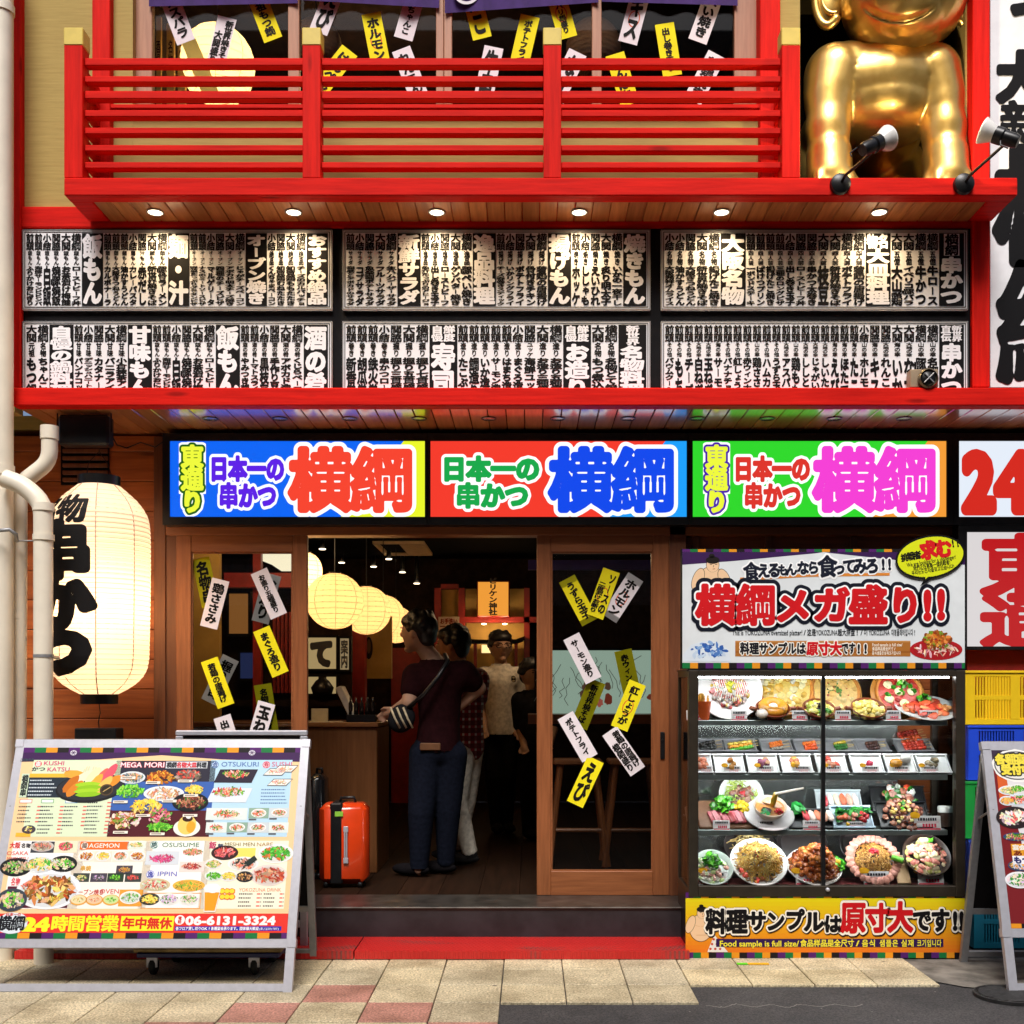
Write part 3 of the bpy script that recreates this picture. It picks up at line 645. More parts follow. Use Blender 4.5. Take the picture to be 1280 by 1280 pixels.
def d24(c, a, b, y0, y1):
    c.rect(a, y0, b, y1, 'dfe7f2', 0); c.glyph('2', 1201, 552, 45, 95, 'cf2a20', 2, .085, 64); c.glyph('4', 1242, 552, 47, 95, 'cf2a20', 2.4, .085, 64); c.hor('時間', 1290, 560, 160, 78, 'cf2a20', 2, .07, 48)
lightbox(1192.4, 1470, 541.5, 656, 1199, 1462, 551, 646, 'white backlit sign with red figures 24 at the right edge', d24)
M['sign_dim'] = printed('backlit_print_dim', .3, emit=.8, spec=.1)
def dtd(c, a, b, y0, y1):
    c.rect(a, y0, b, y1, 'f2ecec', 0); c.glyph('東', 1226, 668, 104, 80, 'd0121a', 2, .058, 64); c.glyph('通', 1226, 740, 104, 70, 'd0121a', 2.4, .055, 64)
lightbox(1198, 1470, 656.5, 812, 1209, 1462, 665, 808, 'white sign with red letters 東通 above the yellow crate', dtd, M['sign_dim'])

# ---------------------------------------------------------------- big banner at the right
t = thing('street_banner', 'tall white banner with big black characters beside the golden statue', 'banner', P(1300, 484, 6.09))
m = MB(); pxbox(m, 1238, 1420, -120, 484, 6.09, 6.12); m.build('panel', plain('white_banner_cloth', (.82, .82, .84), .6, var=.04), t)
c = canvas(6.088, .0012)
c.glyph('つ', 1247, -42, 62, 66, '0c0b0e', 1, .075, 60); c.glyph('大', 1246, 64, 60, 64, '0c0b0e', 1, .07, 60); c.glyph('新', 1250, 126, 60, 54, '0c0b0e', 1, .045, 60)
c.glyph('横', 1244, 184, 130, 146, '0c0b0e', 1, .06, 80); c.glyph('綱', 1247, 328, 130, 152, '0c0b0e', 1, .055, 80); c.build('lettering', M['lettering'], t)

# ---------------------------------------------------------------- printed bits shared by the posters
ST = ['1b1518', '54206a', '15763c', 'e8951f']
def stripes(c, x0, x1, y0, y1, w, L, k0=0):
    x = x0; k = k0
    while x < x1 - .01:
        c.rect(x, y0, min(x + w, x1), y1, ST[k % 4], L); x += w; k += 1
def pic(c, x, y, rx, ry, pal, L, n=26, plate='f4f2ee', seed=0, size=.26, mound=.55):
    n = min(int(n * 3.2), 150); size *= .6
    """a printed photograph of a dish: plate and many bits of food"""
    q = random.Random(seed * 77 + int(x * 13) + int(y * 7))
    if plate: c.ell(x, y, rx, ry, plate, L, 28); c.ell(x, y + ry * .04, rx * .86, ry * .84, tuple(v * .82 for v in hexc(plate)), L + .25, 28)
    for i in range(n):
        a = q.uniform(0, 6.28); r = q.random() ** .5 * .78; s = q.uniform(.4, 1.25) * size
        c.ell(x + rx * r * math.cos(a), y + ry * (r * math.sin(a) * .8 - mound * (.7 - r) * .5), rx * s, ry * s * q.uniform(.5, .9), tuple(v * (q.uniform(.35, .7) if i < n * .3 else q.uniform(.8, 1.3)) for v in hexc(q.choice(pal))), L + .4 + i * .008, 8, .25, q.uniform(0, 3), q)
def sumo(c, x, y, s, L, face=True):
    """a printed drawing of a plump wrestler seen to the waist"""
    sk, sh, ink = 'f0c9a0', 'd9a878', '1c1512'
    c.ell(x, y + s * .78, s * .52, s * .62, ink, L, 30); c.ell(x, y + s * .78, s * .50, s * .60, sk, L + .3, 30)
    c.ell(x - s * .46, y + s * .62, s * .2, s * .42, ink, L + .35, 20, 0, .35); c.ell(x - s * .46, y + s * .62, s * .185, s * .40, sk, L + .45, 20, 0, .35)
    c.ell(x + s * .46, y + s * .62, s * .2, s * .40, ink, L + .35, 20, 0, -.4); c.ell(x + s * .46, y + s * .62, s * .185, s * .38, sk, L + .45, 20, 0, -.4)
    c.ell(x + s * .05, y + s * .12, s * .23, s * .25, ink, L + .6, 24); c.ell(x + s * .05, y + s * .13, s * .215, s * .235, sk, L + .7, 24)
    c.ell(x + s * .05, y - s * .05, s * .24, s * .13, ink, L + .8, 20); c.ell(x + s * .02, y - s * .2, s * .1, s * .07, ink, L + .8, 16)
    for dx in (-.05, .13): c.line(x + s * dx, y + s * .1, x + s * (dx + .08), y + s * .1, s * .02, ink, L + 1); c.line(x + s * (dx - .01), y + s * .06, x + s * (dx + .09), y + s * .045, s * .018, ink, L + 1)
    c.line(x + s * .05, y + s * .26, x + s * .13, y + s * .25, s * .02, 'a03020', L + 1); c.line(x + s * .09, y + s * .12, x + s * .07, y + s * .2, s * .014, ink, L + 1)
    c.line(x - s * .3, y + s * .66, x - s * .02, y + s * .72, s * .014, sh, L + 1); c.line(x + s * .02, y + s * .72, x + s * .3, y + s * .66, s * .014, sh, L + 1); c.line(x - s * .2, y + s * 1.1, x + s * .22, y + s * 1.1, s * .02, sh, L + 1)

# ---------------------------------------------------------------- billboard over the food showcase
t = thing('billboard', 'white billboard with big red lettering and a yellow speech bubble above the showcase', 'billboard', P(1030, 831, 5.9))
m = MB(); pxbox(m, 852, 1207, 686, 836, 5.905, 5.96); m.build('panel', M['black'], t)
c = canvas(5.903, .0008); c.rect(853, 686.5, 1206, 829, 'e3e8ea', 0)
c.poly([(853, 690), (853, 706), (920, 701), (1020, 691.5), (1030, 690)], '3a1a52', .5); c.poly([(1030, 690), (1040, 691.5), (1130, 701), (1206, 706), (1206, 690)], '3a1a52', .5)
stripes(c, 853, 1206, 686.5, 690, 9.7, 1, 1); stripes(c, 853, 1206, 828.5, 835.5, 9.7, 1, 2)
sumo(c, 889, 702, 36, 1.5)
q = random.Random(9)
c.poly([(854, 827), (914, 827), (910, 812), (898, 803), (880, 801), (864, 806), (854, 818)], 'dfe9f2', 1.2)   # a plain blue splash
for i in range(46):
    a = q.uniform(3.5, 5.9); r = q.uniform(.35, 1)
    c.ell(886 + 27 * r * math.cos(a), 825 + 22 * r * math.sin(a), q.uniform(1.5, 4.5), q.uniform(1.2, 3), q.choice(['2f5fae', '4f7fc6', '8fb2dd', 'c9dbef', '2a4f96']), 1.3 + i * .01, 10, .3, q.uniform(0, 3), q)
c.poly([(925, 722), (1010, 717), (1112, 716), (1112, 719.5), (1010, 721), (925, 726)], 'e08a35', 1.3)
for ch, x, y, s in (('食', 929, 703, 20), ('え', 946, 704, 16.5), ('る', 959, 703, 17), ('も', 972, 705, 13), ('ん', 982, 704, 14), ('な', 996, 701, 15.5), ('ら', 1009, 701, 15), ('食', 1022, 694.5, 24), ('っ', 1041, 701, 16), ('て', 1053, 698, 17), ('み', 1066, 697, 18), ('ろ', 1081, 697, 18), ('!', 1099, 696, 16), ('!', 1107, 696, 16)):
    for k, (cl, b) in enumerate((('ffffff', .15), ('12182a', .055))): c.glyph(ch, x, y, s * (.6 if ch == '!' else 1), s * 1.12, cl, 2 + k + (int(x) % 2) * .3, b, 44, .012 if k else 0, rot=-.035)
for ch, x, y, w, h in (('横', 870, 731, 49, 50), ('綱', 920, 731, 49, 50), ('メ', 968, 735, 46, 44), ('ガ', 1016, 734, 46, 44), ('盛', 1061, 732, 48, 48), ('り', 1110, 733, 42, 46), ('!', 1146, 731, 26, 48), ('!', 1163, 730, 26, 48)):
    for k, (cl, b) in enumerate((('0d1222', .2), ('ffffff', .105), ('d3131c', .06))): c.glyph(ch, x, y, w, h, cl, 3 + k * 1.2 + (int(x) % 2) * .3, b, 64, .012 if k == 2 else 0)
c.glyph('This is YOKOZUNA oversized platter!', 915, 786, 88, 9, '22252c', 2, .016, 24)
c.hor('/这是', 1003, 786, 17, 9, '22252c', 2, .02, 22); c.glyph('YOKOZUNA', 1020, 786, 27, 9, '22252c', 2, .016, 24); c.hor('超大拼盘!/이', 1047, 786, 38, 9, '22252c', 2, .02, 22); c.glyph('YOKOZUNA', 1086, 786, 26, 9, '22252c', 2, .016, 24); c.hor('대형플래터입니다!', 1114, 786, 31, 9, '22252c', 2, .02, 22)
c.rect(919, 801, 1138, 820.5, 'b06f2e', 1); c.rect(919, 801, 1138, 803, 'c98a48', 1.2); c.rect(919, 814, 1138, 816, '9a5c22', 1.2)
outlined(c, '料理サンプルは', 925, 803, 82, 15, '14131c', 'fbf6ea', 2, .05, .14, 40)
outlined(c, '原寸大', 1008, 802, 44, 17, 'd3131c', 'fbf6ea', 2, .06, .15, 40); outlined(c, 'です!!', 1052, 803, 34, 15, '14131c', 'fbf6ea', 2, .05, .14, 40)
for i, (s, w) in enumerate((('Food sample is full size/', 38), ('食品样品是全尺寸/', 30), ('음식샘플은실재크기입니다', 36))):
    if i: c.hor(s, 1090, 803 + i * 5.4, w, 5, 'fbf0dc', 2, .02, 20)
    else: c.glyph(s, 1090, 803, w, 5.5, 'fbf0dc', 2, .015, 20)
pic(c, 1170, 812, 33, 13, ['f2c4b4', 'eeb0a0', 'f6d8cc'], 2, 22, 'b81c24', 4, .2, .2); pic(c, 1170, 800, 22, 17, ['b0551c', 'c9762a', 'dd9a44', '8e3f14', '6f9a2a'], 3, 40, None, 5, .24, .6)
c.build('printed_face', M['printw'], t)
B = canvas(5.893, .0008); rot = -.17; cx, cy = 1163, 696
pts = [(cx + 44 * math.cos(a) * math.cos(rot) - 27 * math.sin(a) * math.sin(rot), cy + 44 * math.cos(a) * math.sin(rot) + 27 * math.sin(a) * math.cos(rot)) for a in [i * .1257 for i in range(50)]]
B.poly(pts, '0c0c0c', 0); B.poly([(1158, 719), (1150, 733), (1172, 718)], '0c0c0c', .2); B.ell(cx, cy, 41.5, 24.6, 'dce41a', .6, 50, 0, rot); B.poly([(1157, 717), (1156.5, 724), (1166, 716)], 'dce41a', .8)
for ch, x, y, s, cl, b in (('挑', 1126, 692, 9, '14130c', .05), ('戦', 1134, 690, 9.5, '14130c', .05), ('者', 1142, 688.5, 9.5, '14130c', .05), ('求', 1150, 676, 21, 'd3181c', .07), ('む', 1169, 674, 21, 'd3181c', .07), ('!', 1188, 673, 11, '14130c', .05), ('!', 1194, 672.5, 11, '14130c', .05)):
    B.glyph(ch, x, y, s * (.55 if ch == '!' else 1), s * 1.1, cl, 1.5, b, 44, .012, rot=-.14)
B.glyph('We are looking for a challenger!', 1133, 697.5, 62, 7, '2c2c10', 1.5, .018, 22, rot=-.17); B.glyph('我們正在募集一個挑戰者!', 1141, 703.5, 47, 6, '2c2c10', 1.5, .02, 22, rot=-.17); B.glyph('우리는도전자를찾고있습니다!', 1139, 709, 54, 6, '2c2c10', 1.5, .02, 22, rot=-.17)
B.build('speech_bubble', M['print'], t)

# ---------------------------------------------------------------- paper strips on the glass
YEL, WHT = 'f2e21c', 'e9dfe2'
def strip(cx, cy, tilt, colr, txt, d, label, ln=62, w=22, group='paper menu strips on the door glass', red=False, two=None):
    k = d / F; a = R(tilt); o = P(cx, cy, d)
    ux = Vector((math.cos(a), 0, -math.sin(a))) * k; uy = Vector((-math.sin(a), 0, -math.cos(a))) * k
    t = thing('paper_strip', label, 'paper strip', o, group)
    m = MB(); hw, hl = w / 2, ln / 2
    n = 8
    vs = []
    for i in range(n + 1):                                            # a sheet with a slight curl at its free end
        v = -hl + ln * i / n; cu = .0015 * math.sin(3.1 * i / n) + .0004
        for s in (-1, 1): vs.append(tuple(o + ux * (s * hw) + uy * v + Vector((0, -cu, 0))))
    m.add(vs + [tuple(Vector(v) + Vector((0, .0006, 0))) for v in vs], [(2 * i, 2 * i + 2, 2 * i + 3, 2 * i + 1) for i in range(n)] + [(2 * i + o2, 2 * i + 1 + o2, 2 * i + 3 + o2, 2 * i + 2 + o2) for i in range(n) for o2 in [2 * n + 2]], col(colr)[:3])
    m.build('sheet', M['paperprint'], t)
    c = Canvas(o + Vector((0, -.0024, 0)), ux, uy, .0006)
    if red: c.ell(0, 2, w * .3, ln * .16, 'e06030', 0, 24); c.ell(0, 2, w * .25, ln * .14, colr, .4, 24)
    b = .05
    if two: c.vert(txt, 0, -hl + 4, w * .42, ln * .84, '15110f', 1, b, 30); c.vert(two, -w * .44, -hl + ln * .28, w * .42, ln * .64, '15110f', 1, b, 30)
    else:
        h = min(ln * .86, len(txt) * w * (1.25 if len(txt) < 4 else .8)); h = ln * .82 if len(txt) > 3 else h; g = min(w * .72, h / len(txt) * 1.15)
        c.vert(txt, -g / 2, -h / 2, g, h, '15110f', 1, b, 32)
    c.build('brush_lettering', M['lettering'], t)
GD = 6.580
for cx, cy, tl, cl, tx, dd, lab, kw in (
    (257, 728, -12, YEL, '名物串', .010, 'yellow paper strip half behind the white 鶏ささみ strip', {}),
    (268.4, 754.5, 14.4, WHT, '鶏ささみ', 0, 'white paper strip reading 鶏ささみ on the left door', {}),
    (333, 748, 15, WHT, 'お造り', .010, 'white paper strip crossing behind the お造り五種盛り strip', {}),
    (336, 742, -24, WHT, 'お造り五種盛り', 0, 'white paper strip reading お造り五種盛り on the left door', {}),
    (338.6, 814.5, -23, YEL, 'まぐろ造り', 0, 'yellow paper strip reading まぐろ造り on the left door', {}),
    (275, 850, 26, WHT, '握り寿司', .010, 'white paper strip crossing behind the yellow 若鶏の唐揚げ strip', {}),
    (272, 853.5, -20, YEL, '若鶏の唐揚げ', 0, 'yellow paper strip reading 若鶏の唐揚げ on the left door', {}),
    (333, 886, -9, YEL, '名物どて焼き', .008, 'yellow paper strip behind the white 玉ねぎ strip', {}),
    (325, 908, 16, WHT, '玉ねぎ', 0, 'white paper strip reading 玉ねぎ just above the menu sign', {}),
    (287, 925, -18, WHT, '出し巻玉子', 0, 'white paper strip starting with 出 just above the menu sign', {}),
    (723, 750.6, -28, YEL, 'うずら玉子', .004, 'yellow paper strip reading うずら玉子 on the right door', {}),
    (754, 742, 20, YEL, 'ソースの', -.003, 'yellow paper strip of two lines of writing at the top of the right door', dict(two='二度漬けお断り', red=True)),
    (778, 747, 33, WHT, 'ホルモン', .004, 'white paper strip reading ホルモン on the right door', dict(red=True)),
    (728, 823, -27, WHT, 'サーモン造り', 0, 'white paper strip reading サーモン造り on the right door', {}),
    (785, 843, -12, YEL, '赤ウィンナー', .012, 'pale yellow paper strip stuck behind the glass over 紅しょうが', {}),
    (785.5, 882, 22, YEL, '紅しょうが', 0, 'yellow paper strip reading 紅しょうが on the right door', dict(red=True)),
    (735, 880, 22, YEL, '新世界焼そば', .012, 'pale yellow paper strip stuck behind the glass above ポテトフライ', {}),
    (722, 921, -30, WHT, 'ポテトフライ', 0, 'white paper strip reading ポテトフライ on the right door', {}),
    (779.6, 939, -35, WHT, '若鶏の唐揚げ', 0, 'white paper strip of two lines low on the right door', dict(two='横綱盛り')),
    (731.6, 977.4, 25, YEL, 'えび', 0, 'yellow paper strip reading えび, lowest on the right door', {})):
    strip(cx, cy, tl, cl, tx, GD + (dd * 3 if dd > .005 else dd), lab, **kw)
for cx, cy, tl, cl, tx, lab, kw in (
    (221, 22, -21, WHT, 'アスパラ', 'white paper strip reading アスパラ in the upper window', {}),
    (276.3, 54, 14, WHT, '新世界焼きそば', 'white paper strip in front of the glowing upstairs lantern', dict(two='大関盛り')),
    (329.8, 19, -21, YEL, '元祖もつ鍋', 'yellow paper strip ending もつ鍋 in the upper window', {}),
    (410, 10, 22, WHT, 'えび', 'white paper strip reading えび above the second post cap', {}),
    (470, 49, -11, YEL, 'ホルモン', 'yellow paper strip reading ホルモン in the upper window', dict(red=True)),
    (513, 17, 16, WHT, '横綱ちゃんこ', 'white paper strip ending ちゃんこ in the upper window', {}),
    (417, 89, 38, YEL, 'はんぺん', 'steeply tilted yellow paper strip behind the rails by the second post', {}),
    (513, 92, -21, WHT, 'れんこん', 'white paper strip reading れんこん partly behind the rails', {}),
    (595, 16, -14, YEL, 'たこ', 'yellow paper strip ending こ below the purple curtain', {}),
    (655.5, 52, 13, YEL, 'ポテトフライ', 'yellow paper strip reading ポテトフライ in the upper window', {}),
    (610.7, 91, 12, WHT, '牛串', 'white paper strip low behind the middle rails', {}),
    (701, 15.6, -16, YEL, 'ハリハリ鍋盛り', 'yellow paper strip touching the third post cap', dict(red=True)),
    (708, 95, 26, WHT, 'なす', 'white paper strip half hidden by the third railing post', {}),
    (793, 22, 15, WHT, 'キス', 'white paper strip reading キス in the upper window', dict(red=True)),
    (835.5, 62, -9, YEL, '出し巻き玉子', 'yellow paper strip reading 出し巻き玉子 in the upper window', {}),
    (883, 21, 20, WHT, 'ぺい焼き', 'white paper strip reading ぺい焼き in the upper window', {}),
    (778, 99, -17, YEL, 'かんぱち', 'yellow paper strip behind the rails under the woven lamp', {}),
    (881, 97, 28, WHT, '若鶏焼き', 'white paper strip behind the rails near the right window post', {})):
    strip(cx, cy, tl, cl, tx, 6.140, lab, 66, 24, 'paper menu strips in the upper window', **kw)
# ---------------------------------------------------------------- sliding doors
def door(ox0, ox1, gx0, gx1, label, hx=None):
    t = thing('sliding_door', label, 'door', P((ox0 + ox1) / 2, 1120, 6.566)); d, e = 6.566, 6.604
    for a, b_ in ((ox0, gx0), (gx1, ox1)): m = MB(); pxbox(m, a, b_, 669.3, 1119.5, d, e, None, .004); m.build('door_stile', M['door'], t)
    for a, b_ in ((669.3, 690), (1089, 1119.5)): m = MB(); pxbox(m, gx0, gx1, a, b_, d + .002, e, None, .003); m.build('door_rail', M['door_x'], t)
    m = MB()
    for a in ((gx0, gx1, 690, 692), (gx0, gx1, 1087, 1089), (gx0, gx0 + 2, 692, 1087), (gx1 - 2, gx1, 692, 1087)): pxbox(m, *a, 6.577, 6.594)
    m.build('glazing_bead', M['door_x'], t)
    m = MB(); pxbox(m, gx0 - 1, gx1 + 1, 689, 1090, 6.583, 6.589); m.build('glass_pane', M['glass'], t)
    if hx:
        m = MB(); pxbox(m, hx, hx + 5.6, 915, 949, 6.556, 6.568, None, .003); m.lathe([(.0001, -.006), (.006, -.006), (.007, 0)], P(hx + 2.8, 925, 6.556), 12, axis='y'); m.build('handle', M['blackmetal'], t)
door(220, 384, 239, 366, 'left sliding timber door with glass covered in paper strips, behind the menu sign')
door(671, 836.5, 688.6, 816, 'right sliding timber door with black handle and glass covered in paper strips', 825.5)

# ---------------------------------------------------------------- big paper lantern
LD = 6.25
def paper(name, c0, emit, trans=.7):
    m, t, b = newmat(name)
    b.inputs['Base Color'].default_value = (*c0, 1); b.inputs['Roughness'].default_value = .8; b.inputs['Specular IOR Level'].default_value = .1
    b.inputs['Emission Color'].default_value = (c0[0], c0[1], c0[2], 1); b.inputs['Emission Strength'].default_value = emit
    tl = node(t, 'ShaderNodeBsdfTranslucent'); tl.inputs[0].default_value = (*c0, 1)
    mx = node(t, 'ShaderNodeMixShader'); mx.inputs[0].default_value = trans
    t.links.new(b.outputs[0], mx.inputs[1]); t.links.new(tl.outputs[0], mx.inputs[2]); t.links.new(mx.outputs[0], t.nodes['Material Output'].inputs['Surface']); return m
o = P(124, 868, LD); k = LD / F
lan = thing('paper_lantern', 'tall glowing cream paper lantern with black brush lettering 名物串かつ', 'lantern', o)
ctl = [(868, 22), (862, 33), (855, 43.5), (846, 52), (836, 57), (822, 59.3), (780, 60.2), (740, 60.8), (700, 61.2), (670, 61), (655, 60), (645, 58), (634, 52), (624, 44), (615, 34), (608, 26)]
def prof(y):
    for (ya, ra), (yb, rb) in zip(ctl, ctl[1:]):
        if yb <= y <= ya: return ra + (rb - ra) * (ya - y) / (ya - yb)
m = MB(); pr = []; nr = 46
for i in range(nr * 4 + 1):
    y = 868 - 260 * i / (nr * 4); pr.append((prof(y) * k * (1 + .006 * (abs((i % 4) - 2) - 1)), (868 - y) * k))
m.lathe(pr, o, 64); m.build('paper_body', paper('lantern_paper', (.96, .87, .74), .62), lan, True)
m = MB()
for i in range(1, 42):
    y = 868 - i * 6.1; rr = prof(y) * k * 1.0025; m.tube([(o.x + rr * math.cos(a), o.y + rr * math.sin(a), o.z + (868 - y) * k) for a in [j * .1745 for j in range(37)]], .0012, 4, None, False)
m.build('ribs', plain('lantern_wire', (.60, .44, .30), .8), lan)
m = MB()
for a in range(8):
    th = a * .7854 + .30; m.tube([(o.x + (prof(y) * k * .996) * math.sin(th), o.y - prof(y) * k * .996 * math.cos(th), o.z + (868 - y) * k) for y in [868 - 260 * j / 30 for j in range(31)]], .0035, 5)
m.build('seam', plain('lantern_seam', (.62, .40, .28), .8), lan, True)
m = MB(); m.lathe([(.0001, 0), (25 * k, 0), (25.5 * k, 13 * k), (.0001, 13 * k)], o + Vector((0, 0, 259 * k)), 36); m.build('top_ring', M['blackmetal'], lan, True, angle=40)
m = MB(); m.lathe([(.0001, -12 * k), (22.3 * k, -12 * k), (22.6 * k, 1 * k), (.0001, 1 * k)], o, 36); m.build('bottom_ring', M['blackmetal'], lan, True, angle=40)
lamp('lantern_bulb', o + Vector((0, 0, 110 * k)), 13, (1.0, .66, .32), .09, lan)
m = MB(); a = o + Vector((0, 0, -12 * k)); m.tube([a, a + Vector((.006, 0, -.05)), a + Vector((-.004, 0, -.1)), a + Vector((0, 0, -30 * k))], .003, 6); m.bbox(a.x - .115, a.x + .115, a.y - .06, a.y + .06, a.z - 30 * k - .11, a.z - 30 * k, .005); m.build('pendant', M['blackmetal'], lan)
# brush lettering wrapped round the paper
c = Canvas((0, 0, 0), (1, 0, 0), (0, -1, 0), 0)
for ch, a0, a1, y0, y1, b in (('名', -68, -32, 626, 662, .05), ('物', -34, 8, 626, 662, .05), ('串', -70, 13, 660, 728, .085), ('か', -69, 15, 722, 792, .09), ('つ', -69, 13, 782, 848, .10)):
    c.glyph(ch, a0, y0, a1 - a0, y1 - y0, '060505', 0, b, 72, .012, fine=True)
mm = MB(); vs = []
for x, y, z in c.m.v:
    py = -y; r = prof(min(max(py, 609), 867)) * k * 1.011; th = R(x); vs.append((o.x + r * math.sin(th), o.y - r * math.cos(th), o.z + (868 - py) * k))
mm.add(vs, c.m.f, (.008, .007, .007)); mm.build('brush_lettering', M['lettering'], lan)
m = MB(); a = o + Vector((0, 0, 272 * k)); m.tube([a + Vector((-.07, 0, 0)), a + Vector((-.06, 0, .08)), a + Vector((0, 0, .14)), a + Vector((.005, 0, .30))], .0025, 6); m.tube([a + Vector((.07, 0, 0)), a + Vector((.05, 0, .07)), a + Vector((0, 0, .14))], .0025, 6); m.build('cord', M['blackmetal'], lan)
t = thing('floodlight', 'black rectangular floodlight under the canopy above the tall lantern', 'floodlight', P(106, 520, 6.12))
m = MB(); m.bbox(X(74, 6.1), X(137, 6.1), 6.08, 6.17, Z(557, 6.1), Z(519, 6.1), .012); m.build('housing', M['blackmetal'], t)
m = MB(); m.tube([P(72, 540, 6.13), P(72, 513, 6.13), P(139, 513, 6.13), P(139, 540, 6.13)], .007, 6); m.build('bracket', M['blackmetal'], t)
t = thing('louvre_vent', 'dark slatted vent in the cladding behind the tall lantern', 'vent', P(106, 605, 6.6))
m = MB(); pxbox(m, 76, 136, 548, 606, 6.605, 6.618); m.build('backing', M['black'], t)
m = MB()
for i in range(6): pxbox(m, 78, 134, 552 + i * 9, 557 + i * 9, 6.585, 6.604, None, .002)
m.build('slat', M['post'], t)

# ---------------------------------------------------------------- drainpipes
def pipe(label, pts, r, d, collars=()):
    q = [P(x, y, d) for x, y in pts]; b = Vector((q[-1].x, d, 0)); t = thing('drainpipe', label, 'drainpipe', b, 'cream drainpipes at the left corner')
    sm = []
    for i, p in enumerate(q):                                          # rounded elbows
        if 0 < i < len(q) - 1:
            for s in (0, .25, .5, .75, 1):
                a = p + (q[i - 1] - p).normalized() * min(.06, (q[i - 1] - p).length * .45); c_ = p + (q[i + 1] - p).normalized() * min(.06, (q[i + 1] - p).length * .45)
                sm.append(a * (1 - s) ** 2 + p * 2 * s * (1 - s) + c_ * s * s)
        else: sm.append(p)
    sm[-1] = Vector((sm[-1].x, d, 0)); m = MB(); m.tube(sm, r, 20); m.build('pipe', M['pipe'], t, True, angle=50)
    for x, y, h in collars:
        a = P(x, y, d); m = MB(); m.lathe([(r * 1.0, -h / 2), (r * 1.12, -h / 2), (r * 1.12, h / 2), (r * 1.0, h / 2)], a, 20); m.build('collar', M['pipe'], t, True, angle=40)
pipe('thick cream drainpipe along the left edge of the photo', [(2, -80), (2, 1210)], .058, 5.88, ((2, 588, .05), (2, 12, .04)))
pipe('cream drainpipe elbowing across to stand just left of the lantern', [(6, 598), (30, 607), (54, 630), (54.5, 1210)], .048, 5.80, ((54.5, 672, .03), (54.3, 634, .04)))
pipe('thinner cream drainpipe with a black band near its top', [(62, 533), (62, 577), (24, 606), (21.5, 1200)], .042, 5.98, ((62, 541, .07), (21.5, 672, .05), (21.5, 770, .03)))
t = thing('pipe_clamp', 'thin grey conduit clamped across the drainpipes below the elbow', 'conduit', P(20, 664, 5.76))
m = MB(); m.tube([P(-10, 664, 5.76), P(12, 662, 5.76), P(20, 668, 5.78), P(21, 676, 5.9)], .010, 8); m.tube([P(21, 676, 5.9), P(45, 676, 5.9)], .004, 6); m.build('conduit', M['alu_grey'], t, True)

# ---------------------------------------------------------------- food showcase (the dishes come later)
SD = 5.9; SB = 6.34
CX0, CX1 = X(861, SD), X(1207, SD)
case = thing('food_showcase', 'black framed glass showcase full of plastic food with yellow banner below', 'showcase', P(1034, 1198, SD))
m = MB()
for a, b_ in ((861, 873), (1195, 1207)): pxbox(m, a, b_, 838, 1121, SD, SD + .05, None, .003)
for a, b_ in ((838, 845.5), (1107.5, 1121)): pxbox(m, 873, 1195, a, b_, SD + .001, SD + .05, None, .003)
m.box(CX0, CX0 + .03, SB - .03, SB, Z(1121, SD), Z(838, SD)); m.box(CX1 - .03, CX1, SB - .03, SB, Z(1121, SD), Z(838, SD))
for z in (Z(845.5, SD), Z(1121, SD)):
    for xx in (CX0, CX1 - .03): m.box(xx, xx + .03, SD + .05, SB - .03, z, z + .035)
m.build('frame', plain('dark_bronze_frame', (.045, .035, .024), .4, .4, .15), case)
m = MB(); pxbox(m, 1027, 1032, 845.5, 1107.5, SD + .004, SD + .03, None, .002); m.build('door_edge', M['blackmetal'], case)
m = MB(); m.lathe([(.0001, -.012), (.009, -.012), (.011, 0)], P(1034.5, 1112, SD), 14, axis='y'); m.build('lock', M['alu'], case, True)
m = MB(); m.box(CX0 - .005, CX1 + .005, SD + .002, SB, Z(838, SD) + .001, Z(836, SD)); m.build('top_panel', M['blackmetal'], case)
m = MB(); pxbox(m, 873, 1195, 845.5, 1107.5, SD + .032, SD + .037); m.build('front_glass', M['shopglass'], case)
for xx in (CX0 + .008, CX1 - .013):
    m = MB(); m.box(xx, xx + .005, SD + .05, SB - .03, Z(1118, SD), Z(846, SD)); m.build('side_glass', M['shopglass'], case)
m = MB(); m.box(CX0 + .03, CX0 + .06 + 1.18, SB - .012, SB - .006, Z(1107.5, SD), Z(845, SD)); m.build('back_mirror', plain('back_panel_mirror', (.42, .45, .43), .12, .85, .08, 3), case)
SH = [Z(900.5, 5.955), Z(968.5, 5.955), Z(1037.5, 5.955), Z(1106, 5.955)]            # tops of the shelves
m_sh = plain('shelf_steel_edge', (.34, .39, .38), .3, .6, .1)
for z in SH[:3]:
    m = MB(); m.box(CX0 + .055, X(1184, 5.955), 5.955, SB - .04, z - .006, z, None); m.bbox(CX0 + .055, X(1184, 5.955), 5.948, 5.955, z - .027, z + .001, .002); sh = m.build('shelf', m_sh, case)
    m = MB(); m.box(CX0 + .06, X(1180, 5.955), 5.958, 5.966, z - .024, z - .010); m.build('light_strip', M.setdefault('led', glowing('white_led', (.95, .97, 1.0), 62.0)), sh)
m = MB(); m.box(CX0 + .05, X(1186, 5.955), 5.952, 5.972, Z(847.6, 5.955), Z(844.9, 5.955)); m.build('light_strip', glowing('white_led_top', (.95, .97, 1.0), 30.0), case)
m = MB(); m.box(CX0 + .05, X(1186, 5.955), SD + .06, SB - .04, SH[3] - .006, SH[3]); m.build('base_board', plain('dark_red_cloth', (.16, .02, .02), .7), case)
m = MB(); m.box(CX0 + .002, CX1 - .002, SD + .012, SB, .005, Z(1121, SD) - .001); m.build('cabinet', M['blackmetal'], case)
